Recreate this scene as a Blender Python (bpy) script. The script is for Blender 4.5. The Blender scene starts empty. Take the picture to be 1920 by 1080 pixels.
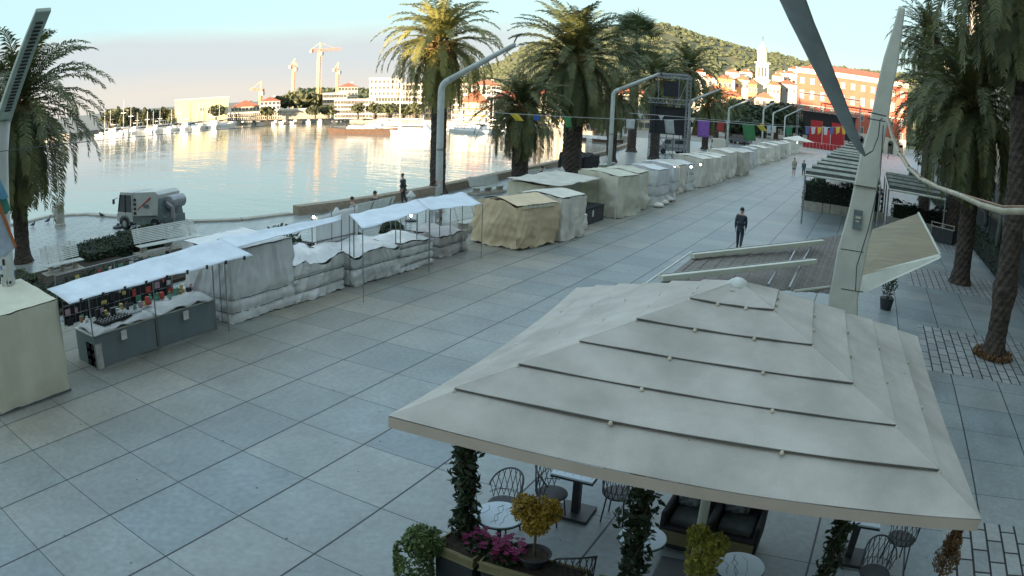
import bpy, bmesh, math, random
import numpy as np
from mathutils import Vector, Matrix, noise, Euler
random.seed(7)
R_ = math.radians
SC = bpy.context.scene
COL = SC.collection

# ------------------------------------------------------------------ camera (wide lens with barrel distortion, as a lens polynomial)
CAM = Vector((-4.23416, -8.75629, 5.73554))
RX = Vector((0.4686957, -0.8825832, 0.03703033)); UX = Vector((0.20535889, 0.14963554, 0.96717989)); FX = Vector((0.85915777, 0.44570854, -0.25137984))
LENS = [-0.0011791385645417486, 0.03992624530431145, -0.0003224025529785213, 2.4738917109506237e-05, -2.455657635153097e-07]
cd = bpy.data.cameras.new('camera'); cam = bpy.data.objects.new('camera', cd); COL.objects.link(cam)
cd.type = 'PANO'; cd.panorama_type = 'FISHEYE_LENS_POLYNOMIAL'; cd.sensor_width = 36; cd.sensor_fit = 'HORIZONTAL'; cd.fisheye_fov = R_(180)
for i_ in range(5): setattr(cd, 'fisheye_polynomial_k%d' % i_, -LENS[i_])
cd.clip_start = 0.05; cd.clip_end = 6000
M_ = Matrix((RX, UX, -FX)).transposed().to_4x4(); M_.translation = CAM; cam.matrix_world = M_
SC.camera = cam

# ------------------------------------------------------------------ sun, sky, exposure
SUN_EL, SUN_AZ = 3.0, 11.0          # travels towards +X and a little towards -Y
sd = Vector((math.cos(R_(SUN_AZ)) * math.cos(R_(SUN_EL)), -math.sin(R_(SUN_AZ)) * math.cos(R_(SUN_EL)), -math.sin(R_(SUN_EL))))
sl = bpy.data.lights.new('sun', 'SUN'); so = bpy.data.objects.new('sun', sl); COL.objects.link(so)
sl.energy = 5.0; sl.angle = R_(0.5); sl.color = (1.0, 0.78, 0.54)
so.rotation_euler = sd.to_track_quat('-Z', 'Y').to_euler(); so.location = (-60, 20, 40)
W = bpy.data.worlds.new('World'); SC.world = W; W.use_nodes = True
nt = W.node_tree; N = nt.nodes; L = nt.links
bg = N['Background']; bg.inputs['Strength'].default_value = 0.1
sky = N.new('ShaderNodeTexSky'); sky.sky_type = 'NISHITA'; sky.sun_disc = False
sky.sun_elevation = R_(SUN_EL); sky.sun_rotation = math.atan2(-sd.x, -sd.y)
sky.air_density = 1.0; sky.dust_density = 0.6; sky.ozone_density = 1.0
def wmath(op, a, b=None, c=None, clamp=False):
    n = N.new('ShaderNodeMath'); n.operation = op; n.use_clamp = clamp
    for k, v in enumerate((a, b, c)):
        if v is None: continue
        if isinstance(v, (int, float)): n.inputs[k].default_value = v
        else: L.new(v, n.inputs[k])
    return n.outputs[0]
tc = N.new('ShaderNodeTexCoord'); sp = N.new('ShaderNodeSeparateXYZ'); L.new(tc.outputs['Generated'], sp.inputs[0])
mp = N.new('ShaderNodeMapping'); mp.inputs['Scale'].default_value = (1.4, 1.4, 7); L.new(tc.outputs['Generated'], mp.inputs[0])
n1 = N.new('ShaderNodeTexNoise'); n1.inputs['Scale'].default_value = 1.5; n1.inputs['Detail'].default_value = 6; L.new(mp.outputs[0], n1.inputs[0])
n2 = N.new('ShaderNodeTexNoise'); n2.inputs['Scale'].default_value = 2.2; n2.inputs['Detail'].default_value = 3
mp2 = N.new('ShaderNodeMapping'); mp2.inputs['Scale'].default_value = (1, 1, 9); L.new(tc.outputs['Generated'], mp2.inputs[0]); L.new(mp2.outputs[0], n2.inputs[0])
tint = N.new('ShaderNodeMixRGB'); tint.blend_type = 'MIX'; tint.inputs[0].default_value = 0.80
L.new(sky.outputs[0], tint.inputs[1])
grad = N.new('ShaderNodeMapRange'); L.new(sp.outputs[2], grad.inputs[0]); grad.inputs[1].default_value = 0.0; grad.inputs[2].default_value = 0.5
ramp = N.new('ShaderNodeValToRGB'); L.new(grad.outputs[0], ramp.inputs[0])
ramp.color_ramp.elements[0].color = (0.68, 0.69, 0.61, 1); ramp.color_ramp.elements[1].color = (0.66, 0.86, 1.0, 1)
e_ = ramp.color_ramp.elements.new(0.22); e_.color = (0.47, 0.72, 0.79, 1)
e_ = ramp.color_ramp.elements.new(0.40); e_.color = (0.50, 0.72, 0.78, 1)
e_ = ramp.color_ramp.elements.new(0.62); e_.color = (0.66, 0.86, 1.0, 1)
SKYGAIN = 3.2
gn = N.new('ShaderNodeMixRGB'); gn.blend_type = 'MULTIPLY'; gn.inputs[0].default_value = 1; L.new(ramp.outputs[0], gn.inputs[1]); gn.inputs[2].default_value = (SKYGAIN, SKYGAIN, SKYGAIN, 1)
L.new(gn.outputs[0], tint.inputs[2])
# cloud bank low over the sea (left of the view), with a wavering soft upper edge
edge = wmath('MULTIPLY_ADD', n1.outputs['Fac'], 0.12, 0.056)
m1 = wmath('MULTIPLY', wmath('SUBTRACT', edge, sp.outputs[2]), 38.0, clamp=True)
mk = wmath('MULTIPLY', m1, wmath('MULTIPLY_ADD', sp.outputs[1], 5.0, -1.6, clamp=True), clamp=True)
mk = wmath('MULTIPLY', mk, 0.9)
lowf = wmath('MULTIPLY_ADD', sp.outputs[2], -20.0, 1.25, clamp=True)
lowf = wmath('ADD', wmath('MULTIPLY', lowf, 0.8), wmath('MULTIPLY_ADD', n2.outputs['Fac'], 1.3, -0.62), clamp=True)
cr = N.new('ShaderNodeMixRGB'); L.new(lowf, cr.inputs[0]); cr.inputs[1].default_value = (1.62, 1.74, 1.80, 1); cr.inputs[2].default_value = (2.05, 1.86, 1.62, 1)
cm = N.new('ShaderNodeMixRGB'); L.new(mk, cm.inputs[0]); L.new(tint.outputs[0], cm.inputs[1]); L.new(cr.outputs[0], cm.inputs[2])
L.new(cm.outputs[0], bg.inputs[0])
SC.view_settings.view_transform = 'Standard'; SC.view_settings.look = 'None'; SC.view_settings.gamma = 1; SC.view_settings.exposure = 2.15
SC.cycles.max_bounces = 6; SC.cycles.diffuse_bounces = 3; SC.cycles.glossy_bounces = 3; SC.cycles.transparent_max_bounces = 6

# ------------------------------------------------------------------ measuring: photograph pixel (1920 x 1080) -> point of the place
def ray(px, py):
    a, b = (px - 960) * 36 / 1920, (540 - py) * 36 / 1920
    r = math.hypot(a, b) + 1e-9
    t = sum(c * r ** k for k, c in enumerate(LENS))
    return FX * math.cos(t) + (RX * (a / r) + UX * (b / r)) * math.sin(t)
def at(px, py, z=0.0):
    d = ray(px, py); t = (z - CAM.z) / d.z
    return CAM + d * t
def onX(px, py, X):
    d = ray(px, py); return CAM + d * ((X - CAM.x) / d.x)
def dist(px, py, D):
    d = ray(px, py); return CAM + d * (D / math.hypot(d.x, d.y))
def zof(px, py, g):
    return dist(px, py, math.hypot(g[0] - CAM.x, g[1] - CAM.y)).z
def gnd(px, D, z=0.0):
    p = dist(px, 300, D); return Vector((p.x, p.y, z))

# ------------------------------------------------------------------ materials
MATS = {}
def mat(name, col, rough=0.7, var=0.15, scale=4.0, bump=0.0, bscale=30.0, metal=0.0, trans=0.0, spec=0.5, col2=None, emit=None, stretch=None, rand=0.0, coat=0.0, ridged=False, specks=False):
    if name in MATS: return MATS[name]
    m = bpy.data.materials.new(name); m.use_nodes = True; t = m.node_tree; n = t.nodes; l = t.links
    b = n['Principled BSDF']; b.inputs['Roughness'].default_value = rough; b.inputs['Metallic'].default_value = metal
    b.inputs['Specular IOR Level'].default_value = spec; b.inputs['Coat Weight'].default_value = coat
    c = n.new('ShaderNodeTexCoord'); mpn = n.new('ShaderNodeMapping'); l.new(c.outputs['Object'], mpn.inputs[0])
    if stretch: mpn.inputs['Scale'].default_value = stretch
    nz = n.new('ShaderNodeTexNoise'); nz.inputs['Scale'].default_value = scale; nz.inputs['Detail'].default_value = 6; nz.inputs['Roughness'].default_value = 0.6
    l.new(mpn.outputs[0], nz.inputs[0])
    rp = n.new('ShaderNodeValToRGB'); l.new(nz.outputs['Fac'], rp.inputs[0])
    c2 = col2 or tuple(x * (1 - var * 2) for x in col); c1 = col if col2 else tuple(min(1, x * (1 + var)) for x in col)
    rp.color_ramp.elements[0].position = 0.32; rp.color_ramp.elements[0].color = (*c2, 1)
    rp.color_ramp.elements[1].position = 0.68; rp.color_ramp.elements[1].color = (*c1, 1)
    out = rp.outputs[0]
    if specks:
        vo = n.new('ShaderNodeTexVoronoi'); vo.inputs['Scale'].default_value = 2.3; l.new(c.outputs['Object'], vo.inputs[0]); lt = n.new('ShaderNodeMath'); lt.operation = 'LESS_THAN'; l.new(vo.outputs['Distance'], lt.inputs[0]); lt.inputs[1].default_value = 0.03
        sm = n.new('ShaderNodeMixRGB'); l.new(lt.outputs[0], sm.inputs[0]); l.new(out, sm.inputs[1]); sm.inputs[2].default_value = (0.08, 0.08, 0.07, 1); out = sm.outputs[0]
        st = n.new('ShaderNodeTexNoise'); st.inputs['Scale'].default_value = 0.9; st.inputs['Detail'].default_value = 9; st.inputs['Distortion'].default_value = 1.5; l.new(c.outputs['Object'], st.inputs[0])
        s2 = n.new('ShaderNodeMixRGB'); s2.blend_type = 'OVERLAY'; s2.inputs[0].default_value = 0.2; l.new(out, s2.inputs[1]); l.new(st.outputs['Fac'], s2.inputs[2]); out = s2.outputs[0]
    if rand:
        oi = n.new('ShaderNodeObjectInfo'); hs = n.new('ShaderNodeHueSaturation'); mr = n.new('ShaderNodeMapRange')
        l.new(oi.outputs['Random'], mr.inputs[0]); mr.inputs[3].default_value = 1 - rand; mr.inputs[4].default_value = 1 + rand
        l.new(mr.outputs[0], hs.inputs['Value']); l.new(out, hs.inputs['Color']); out = hs.outputs[0]
    l.new(out, b.inputs['Base Color'])
    if bump:
        nb = n.new('ShaderNodeTexNoise'); nb.inputs['Scale'].default_value = bscale; nb.inputs['Detail'].default_value = 5; l.new(mpn.outputs[0], nb.inputs[0])
        if ridged: nb.noise_type = 'RIDGED_MULTIFRACTAL'; nb.inputs['Detail'].default_value = 3; nb.inputs['Distortion'].default_value = 0.6
        bp = n.new('ShaderNodeBump'); bp.inputs['Strength'].default_value = bump; bp.inputs['Distance'].default_value = 0.05; l.new(nb.outputs['Fac'], bp.inputs['Height']); l.new(bp.outputs[0], b.inputs['Normal'])
    if trans:
        tr = n.new('ShaderNodeBsdfTranslucent'); l.new(out, tr.inputs[0]); mx = n.new('ShaderNodeMixShader'); mx.inputs[0].default_value = trans
        l.new(b.outputs[0], mx.inputs[1]); l.new(tr.outputs[0], mx.inputs[2]); l.new(mx.outputs[0], n['Material Output'].inputs[0])
    if emit:
        b.inputs['Emission Color'].default_value = (*emit[0], 1); b.inputs['Emission Strength'].default_value = emit[1]
    MATS[name] = m; return m

def slab_mat(name, w, h, mortar, base, base2, off=0.0, rough=0.42, origin=(0, 0), lines=(0.03, 0.04, 0.045), spots=True, along=False):
    """stone slabs: joints, a shade of its own for every slab, blotches and small dark spots"""
    m = bpy.data.materials.new(name); m.use_nodes = True; t = m.node_tree; n = t.nodes; l = t.links
    b = n['Principled BSDF']; c = n.new('ShaderNodeTexCoord'); mpn = n.new('ShaderNodeMapping'); l.new(c.outputs['Object'], mpn.inputs[0])
    mpn.inputs['Location'].default_value = (-origin[0], -origin[1], 0)
    br = n.new('ShaderNodeTexBrick'); l.new(mpn.outputs[0], br.inputs[0]); br.offset = off; br.inputs['Scale'].default_value = 1
    br.inputs['Brick Width'].default_value = w; br.inputs['Row Height'].default_value = h; br.inputs['Mortar Size'].default_value = mortar
    br.inputs['Mortar Smooth'].default_value = 0.2; br.inputs['Bias'].default_value = 0
    br.inputs['Color1'].default_value = (*base, 1); br.inputs['Color2'].default_value = (*base2, 1); br.inputs['Mortar'].default_value = (*lines, 1)
    nz = n.new('ShaderNodeTexNoise'); nz.inputs['Scale'].default_value = 0.55; nz.inputs['Detail'].default_value = 8; nz.inputs['Roughness'].default_value = 0.65; l.new(c.outputs['Object'], nz.inputs[0])
    mx = n.new('ShaderNodeMixRGB'); mx.blend_type = 'OVERLAY'; mx.inputs[0].default_value = 0.55; l.new(br.outputs[0], mx.inputs[1]); l.new(nz.outputs['Fac'], mx.inputs[2])
    nf = n.new('ShaderNodeTexNoise'); nf.inputs['Scale'].default_value = 9; nf.inputs['Detail'].default_value = 8; l.new(c.outputs['Object'], nf.inputs[0])
    mx2 = n.new('ShaderNodeMixRGB'); mx2.blend_type = 'OVERLAY'; mx2.inputs[0].default_value = 0.28; l.new(mx.outputs[0], mx2.inputs[1]); l.new(nf.outputs['Fac'], mx2.inputs[2])
    # warmer beige towards the stalls
    sx = n.new('ShaderNodeSeparateXYZ'); l.new(c.outputs['Object'], sx.inputs[0])
    mr = n.new('ShaderNodeMapRange'); l.new(sx.outputs[1], mr.inputs[0]); mr.inputs[1].default_value = -0.5; mr.inputs[2].default_value = 4.5
    wn = n.new('ShaderNodeTexNoise'); wn.inputs['Scale'].default_value = 0.35; wn.inputs['Detail'].default_value = 4; l.new(c.outputs['Object'], wn.inputs[0])
    mm = n.new('ShaderNodeMath'); mm.operation = 'MULTIPLY'; mr.inputs[4].default_value = 2.0 if along else 0.0; mm.use_clamp = True; l.new(mr.outputs[0], mm.inputs[0]); l.new(wn.outputs['Fac'], mm.inputs[1])
    wm = n.new('ShaderNodeMixRGB'); wm.blend_type = 'MULTIPLY'; l.new(mm.outputs[0], wm.inputs[0]); l.new(mx2.outputs[0], wm.inputs[1]); wm.inputs[2].default_value = (1.0, 0.84, 0.68, 1)
    out = wm.outputs[0]
    if along:
        def mth(op, a, b=None):
            q = n.new('ShaderNodeMath'); q.operation = op
            for k_, v_ in enumerate((a, b)):
                if v_ is None: continue
                if isinstance(v_, (int, float)): q.inputs[k_].default_value = v_
                else: l.new(v_, q.inputs[k_])
            return q.outputs[0]
        fy = mth('FRACT', mth('MULTIPLY', sx.outputs[1], 1 / h)); dl = mth('LESS_THAN', mth('ABSOLUTE', mth('SUBTRACT', fy, 0.5)), 0.489); dl = mth('SUBTRACT', 1.0, dl)
        am = n.new('ShaderNodeMixRGB'); l.new(dl, am.inputs[0]); l.new(out, am.inputs[1]); am.inputs[2].default_value = (0.018, 0.026, 0.030, 1); out = am.outputs[0]
    if spots:
        vo = n.new('ShaderNodeTexVoronoi'); vo.inputs['Scale'].default_value = 1.9; l.new(c.outputs['Object'], vo.inputs[0])
        cmp_ = n.new('ShaderNodeMath'); cmp_.operation = 'LESS_THAN'; l.new(vo.outputs['Distance'], cmp_.inputs[0]); cmp_.inputs[1].default_value = 0.045
        sm = n.new('ShaderNodeMixRGB'); l.new(cmp_.outputs[0], sm.inputs[0]); l.new(out, sm.inputs[1]); sm.inputs[2].default_value = (0.05, 0.06, 0.06, 1); out = sm.outputs[0]
    l.new(out, b.inputs['Base Color'])
    rr = n.new('ShaderNodeMapRange'); l.new(nz.outputs['Fac'], rr.inputs[0]); rr.inputs[3].default_value = rough - 0.12; rr.inputs[4].default_value = rough + 0.25; l.new(rr.outputs[0], b.inputs['Roughness'])
    bp = n.new('ShaderNodeBump'); bp.inputs['Strength'].default_value = 0.5; bp.inputs['Distance'].default_value = 0.012
    ad = n.new('ShaderNodeMath'); ad.operation = 'MULTIPLY_ADD'; l.new(nf.outputs['Fac'], ad.inputs[0]); ad.inputs[1].default_value = 0.25
    iv = n.new('ShaderNodeMath'); iv.operation = 'SUBTRACT'; iv.inputs[0].default_value = 1; l.new(br.outputs['Fac'], iv.inputs[1]); l.new(iv.outputs[0], ad.inputs[2])
    l.new(ad.outputs[0], bp.inputs['Height']); l.new(bp.outputs[0], b.inputs['Normal'])
    return m

def water_mat():
    m = bpy.data.materials.new('sea_water'); m.use_nodes = True; t = m.node_tree; n = t.nodes; l = t.links
    b = n['Principled BSDF']; b.inputs['Base Color'].default_value = (0.26, 0.28, 0.24, 1); b.inputs['Roughness'].default_value = 0.04; b.inputs['IOR'].default_value = 1.33
    b.inputs['Specular IOR Level'].default_value = 0.9
    c = n.new('ShaderNodeTexCoord')
    def nz(sc, rot, stretch, det=4):
        mpn = n.new('ShaderNodeMapping'); mpn.inputs['Rotation'].default_value = (0, 0, R_(rot)); mpn.inputs['Scale'].default_value = stretch; l.new(c.outputs['Object'], mpn.inputs[0])
        x = n.new('ShaderNodeTexNoise'); x.inputs['Scale'].default_value = sc; x.inputs['Detail'].default_value = det; l.new(mpn.outputs[0], x.inputs[0]); return x.outputs['Fac']
    a = nz(1.0, -38, (1.0, 0.28, 1)); d = nz(0.12, -30, (1, 0.4, 1), 3); f = nz(3.0, -20, (1, 0.4, 1), 3)
    s1 = n.new('ShaderNodeMath'); s1.operation = 'MULTIPLY_ADD'; l.new(d, s1.inputs[0]); s1.inputs[1].default_value = 3.0; l.new(a, s1.inputs[2])
    s2 = n.new('ShaderNodeMath'); s2.operation = 'MULTIPLY_ADD'; l.new(f, s2.inputs[0]); s2.inputs[1].default_value = 0.2; l.new(s1.outputs[0], s2.inputs[2])
    bp = n.new('ShaderNodeBump'); bp.inputs['Strength'].default_value = 0.35; bp.inputs['Distance'].default_value = 0.11; l.new(s2.outputs[0], bp.inputs['Height']); l.new(bp.outputs[0], b.inputs['Normal'])
    return m

# ------------------------------------------------------------------ mesh helpers
class MB:
    def __init__(s): s.v = []; s.f = []
    def add(s, vs, fs):
        o = len(s.v); s.v += [tuple(p) for p in vs]; s.f += [tuple(i + o for i in f) for f in fs]; return s
    def box(s, c, d, rz=0.0, M=None):
        x, y, z = d[0] / 2, d[1] / 2, d[2] / 2
        vs = [Vector(p) for p in ((-x, -y, -z), (x, -y, -z), (x, y, -z), (-x, y, -z), (-x, -y, z), (x, -y, z), (x, y, z), (-x, y, z))]
        Rm = M if M is not None else Matrix.Rotation(rz, 3, 'Z')
        return s.add([Rm @ p + Vector(c) for p in vs], [(0, 3, 2, 1), (4, 5, 6, 7), (0, 1, 5, 4), (1, 2, 6, 5), (2, 3, 7, 6), (3, 0, 4, 7)])
    def tube(s, pts, r, n=8, cap=True, flat=1.0):
        pts = [Vector(p) for p in pts]; rs = r if isinstance(r, (list, tuple)) else [r] * len(pts)
        base = len(s.v); up = None
        for i, p in enumerate(pts):
            t = (pts[min(i + 1, len(pts) - 1)] - pts[max(i - 1, 0)]).normalized()
            if up is None: up = Vector((0, 0, 1)) if abs(t.z) < 0.95 else Vector((0, 1, 0))
            a = t.cross(up).normalized(); b = a.cross(t).normalized(); up = b
            for k in range(n):
                an = 2 * math.pi * k / n; s.v.append(tuple(p + a * math.cos(an) * rs[i] + b * math.sin(an) * rs[i] * flat))
        for i in range(len(pts) - 1):
            for k in range(n):
                a0 = base + i * n + k; a1 = base + i * n + (k + 1) % n; s.f.append((a0, a1, a1 + n, a0 + n))
        if cap:
            s.f.append(tuple(base + k for k in range(n))[::-1]); s.f.append(tuple(base + (len(pts) - 1) * n + k for k in range(n)))
        return s
    def lathe(s, c, prof, n=16, M=None):
        base = len(s.v); c = Vector(c)
        for r, z in prof:
            for k in range(n):
                a = 2 * math.pi * k / n; p = Vector((r * math.cos(a), r * math.sin(a), z)); p = M @ p if M is not None else p; s.v.append(tuple(p + c))
        for i in range(len(prof) - 1):
            for k in range(n):
                a0 = base + i * n + k; a1 = base + i * n + (k + 1) % n; s.f.append((a0, a1, a1 + n, a0 + n))
        s.f.append(tuple(base + k for k in range(n))[::-1]); s.f.append(tuple(base + (len(prof) - 1) * n + k for k in range(n)))
        return s
    def prism(s, poly, z0, z1):
        n = len(poly); vs = [(x, y, z0) for x, y in poly] + [(x, y, z1) for x, y in poly]
        return s.add(vs, [tuple(range(n))[::-1], tuple(range(n, 2 * n))] + [(i, (i + 1) % n, n + (i + 1) % n, n + i) for i in range(n)])
    def hexa(s, b4, t4):
        return s.add(list(b4) + list(t4), [(0, 3, 2, 1), (4, 5, 6, 7), (0, 1, 5, 4), (1, 2, 6, 5), (2, 3, 7, 6), (3, 0, 4, 7)])
    def build(s, name, m, parent=None, smooth=False, world=False, bevel=0.0, loc=None, solid=0.0):
        me = bpy.data.meshes.new(name)
        vs = s.v
        if world and parent is not None:
            o = parent
            L0 = Vector((0, 0, 0))
            while o is not None: L0 += o.location; o = o.parent
            vs = [(v[0] - L0.x, v[1] - L0.y, v[2] - L0.z) for v in vs]
        me.from_pydata(vs, [], s.f)
        if smooth: me.polygons.foreach_set('use_smooth', [True] * len(me.polygons))
        me.materials.append(m); me.update()
        ob = bpy.data.objects.new(name, me); COL.objects.link(ob)
        if parent is not None: ob.parent = parent
        if loc is not None: ob.location = loc
        if bevel:
            bv = ob.modifiers.new('bevel', 'BEVEL'); bv.width = bevel; bv.segments = 2; bv.limit_method = 'ANGLE'
        if solid:
            sm = ob.modifiers.new('solid', 'SOLIDIFY'); sm.thickness = solid
        return ob
def tag(o, label=None, cat=None, group=None, kind=None):
    if label: o['label'] = label
    if cat: o['category'] = cat
    if group: o['group'] = group
    if kind: o['kind'] = kind
    return o
def thing(name, label, cat, loc=(0, 0, 0), rz=0.0, group=None):
    o = bpy.data.objects.new(name, None); COL.objects.link(o); o.location = loc; o.rotation_euler = (0, 0, rz); o.empty_display_size = 0.3
    return tag(o, label, cat, group)
def copy_tree(o, parent=None):
    c = o.copy(); COL.objects.link(c); c.parent = parent
    for ch in [x for x in o.children]: copy_tree(ch, c)
    return c
def dup(o, loc, rz=None, label=None, scale=None, group=None):
    c = copy_tree(o); c.location = loc
    if rz is not None: c.rotation_euler = (0, 0, rz)
    if label: c['label'] = label
    if scale: c.scale = scale if isinstance(scale, tuple) else (scale,) * 3
    if group: c['group'] = group
    return c
ORD = ['first', 'second', 'third', 'fourth', 'fifth', 'sixth', 'seventh', 'eighth', 'ninth', 'tenth', 'eleventh', 'twelfth', 'thirteenth', 'fourteenth', 'fifteenth', 'sixteenth', 'seventeenth', 'eighteenth', 'nineteenth', 'twentieth',
       'twenty-first', 'twenty-second', 'twenty-third', 'twenty-fourth', 'twenty-fifth', 'twenty-sixth', 'twenty-seventh', 'twenty-eighth']
def fbm(x, y, z=0.0, o=4): return noise.fractal(Vector((x, y, z)), 1.0, 2.0, o)

# ------------------------------------------------------------------ palette
white_paint = mat('white_paint', (0.62, 0.66, 0.62), 0.45, 0.06, 3, 0.1)
grey_metal = mat('grey_metal', (0.30, 0.32, 0.33), 0.4, 0.1, 6, metal=0.6)
dark_metal = mat('dark_metal', (0.035, 0.04, 0.045), 0.5, 0.1, 6)
black_stuff = mat('black_fabric', (0.02, 0.022, 0.025), 0.85, 0.2, 8)
tarp_white = mat("tarp_white", (0.64, 0.72, 0.79), 0.5, 0.06, 2.2, 0.3, 5)
tarp_grey = mat('tarp_grey', (0.64, 0.66, 0.655), 0.36, 0.06, 3.0, 0.6, 4.0, spec=0.6, ridged=True, stretch=(1, 1, .28))
tarp_cream = mat('tarp_cream', (0.58, 0.57, 0.45), 0.6, 0.07, 1.5, 0.18, 3, ridged=True, stretch=(1, 1, .28))
tarp_beige = mat('tarp_beige', (0.62, 0.50, 0.32), 0.65, 0.08, 1.5, 0.2, 3, ridged=True, stretch=(1, 1, .28))
tarp_pale = mat('tarp_pale', (0.63, 0.61, 0.53), 0.6, 0.10, 1.5, 0.2, 3, rand=0.22, ridged=True, stretch=(1, 1, .28))
canvas = mat('canvas', (0.52, 0.50, 0.455), 0.85, 0.10, 1.4, 0.4, 160, spec=0.2, specks=True)
canvas_edge = mat('canvas_edge', (0.56, 0.48, 0.40), 0.85, 0.05, 2.0, 0.2, 140)
rope_m = mat('rope', (0.06, 0.07, 0.08), 0.8)
trunk_m = mat('palm_trunk', (0.080, 0.063, 0.050), 0.95, 0.35, 3.0, 0.9, 14, stretch=(1, 1, 2.5))
boot_m = mat('palm_boot', (0.30, 0.19, 0.08), 0.9, 0.3, 5.0, 0.8, 12)
frond_m = mat('palm_frond', (0.155, 0.16, 0.050), 0.55, 0, 0.9, trans=0.22, col2=(0.048, 0.070, 0.030))
fan_m = mat('fan_frond', (0.10, 0.14, 0.05), 0.55, 0, 0.9, trans=0.2, col2=(0.04, 0.07, 0.035))
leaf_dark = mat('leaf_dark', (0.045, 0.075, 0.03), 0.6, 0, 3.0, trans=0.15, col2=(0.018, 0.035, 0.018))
leaf_mid = mat('leaf_mid', (0.11, 0.15, 0.045), 0.6, 0, 5.0, trans=0.2, col2=(0.045, 0.075, 0.025))
leaf_far = mat('leaf_far', (0.13, 0.135, 0.06), 0.8, 0, 0.7, trans=0.1, col2=(0.06, 0.075, 0.035), rand=0.25)
leaf_yellow = mat('leaf_yellow', (0.62, 0.44, 0.06), 0.55, 0, 9.0, trans=0.2, col2=(0.26, 0.17, 0.03))
leaf_lime = mat('leaf_lime', (0.55, 0.50, 0.09), 0.55, 0, 9.0, trans=0.2, col2=(0.13, 0.16, 0.03))
leaf_rust = mat('leaf_rust', (0.26, 0.14, 0.06), 0.6, 0, 9.0, trans=0.15, col2=(0.09, 0.06, 0.025))
leaf_ivy = mat('leaf_ivy', (0.17, 0.24, 0.08), 0.55, 0, 7.0, trans=0.2, col2=(0.05, 0.09, 0.03))
petal = mat('petal_magenta', (0.26, 0.02, 0.11), 0.6, 0.2, 9.0, trans=0.2)
bark = mat('bark', (0.12, 0.09, 0.06), 0.9, 0.2, 6, 0.5)
wood_olive = mat('planter_olive', (0.20, 0.18, 0.09), 0.6, 0.12, 5, 0.1)
planter_dark = mat('planter_dark', (0.03, 0.035, 0.04), 0.6, 0.2, 5)
soil = mat('soil', (0.04, 0.03, 0.02), 0.95, 0.3, 20)
stone_pale = mat('stone_pale', (0.40, 0.38, 0.32), 0.8, 0.12, 3, 0.3, 20)
stone_wall = mat('stone_wall', (0.33, 0.27, 0.20), 0.8, 0.15, 2.5, 0.3, 20)
marble = mat('marble', (0.50, 0.62, 0.70), 0.18, 0, 2.2, col2=(0.46, 0.58, 0.66))
glass_dark = mat('glass_dark', (0.03, 0.04, 0.05), 0.08, 0.1, 3, spec=0.9)
red_m = mat('stage_red', (0.34, 0.01, 0.015), 0.6, 0.1, 2)
bulb_m = mat('bulb_glow', (1, 0.95, 0.85), 0.4, emit=((1.0, 0.86, 0.65), 6.0))
roof_tile = mat('roof_tile', (0.40, 0.13, 0.07), 0.85, 0.2, 1.2, 0.4, 12, rand=0.15)
skin_m = mat('skin', (0.42, 0.26, 0.19), 0.6, 0.05, 10)
hair_m = mat('hair', (0.03, 0.022, 0.018), 0.7, 0.1, 20)

# ================================================================== GROUND, SEA, PAVING
WZ = -1.3
quay = [(-500, 33), (4, 33), (9.5, 32.4), (11.6, 30.6), (14.0, 31.0), (15.6, 28.6), (16.2, 25.0), (17.2, 20.2), (19.0, 18.2), (21.6, 17.4), (24, 16.8), (27, 16.4), (32, 16.4), (39, 17.1), (49.7, 18.4), (74, 21.5), (100, 27)]
shore_px = [(1100, 252), (1000, 248), (900, 241), (860, 237), (750, 233), (680, 229), (620, 227), (520, 230), (420, 234), (300, 239), (200, 248), (130, 258)]
shore = [(p.x, p.y) for p in (at(x, y, WZ) for x, y in shore_px)]
land = quay + [(128, 36), (137, 44)] + shore + [(84, 235), (60, 420), (-40, 3000), (3500, 3000), (3500, -3000), (-500, -3000)]
from mathutils.geometry import tessellate_polygon
g = MB(); n_ = len(land); tri = tessellate_polygon([[Vector((x, y, 0)) for x, y in land]])
g.v = [(x, y, 0) for x, y in land] + [(x, y, -5) for x, y in land]
for t in tri:
    a, b, c = (Vector((*land[i], 0)) for i in t)
    g.f.append(t if (b - a).cross(c - a).z > 0 else t[::-1])
g.f += [(i, (i + 1) % n_, n_ + (i + 1) % n_, n_ + i)[::-1] for i in range(n_)]
tag(g.build('ground', mat('ground_stone', (0.26, 0.25, 0.22), 0.85, 0.15, 0.3, 0.2, 5)), kind='structure')
w = MB(); w.add([(-600, -10, WZ), (3500, -10, WZ), (3500, 3200, WZ), (-600, 3200, WZ)], [(0, 1, 2, 3)])
tag(w.build('water', water_mat()), kind='structure')

slab = slab_mat('promenade_slabs', 1.5, 1.5, 0.009, (0.20, 0.245, 0.26), (0.27, 0.30, 0.295), origin=(0, 0), along=True)
p = MB(); p.add([(-40, -40, 0.004), (260, -40, 0.004), (260, 9.6, 0.004), (-40, 9.6, 0.004)], [(0, 1, 2, 3)])
tag(p.build('promenade_paving', slab), kind='structure')
cob = slab_mat('quay_stone', 0.9, 0.42, 0.02, (0.24, 0.28, 0.28), (0.33, 0.36, 0.34), off=0.5, rough=0.26, spots=False)
qp = MB(); poly = [(-40, 9.6), (140, 9.6), (128, 36 - .4)] + [(x, y - 0.45) for x, y in quay[::-1] if x > -40] + [(-40, 32.5)]
tt = tessellate_polygon([[Vector((x, y, 0)) for x, y in poly]]); qp.v = [(x, y, 0.004) for x, y in poly]
for t in tt:
    a, b, c = (Vector((*poly[i], 0)) for i in t); qp.f.append(t if (b - a).cross(c - a).z > 0 else t[::-1])
tag(qp.build('quay_paving', cob), kind='structure')
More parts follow.
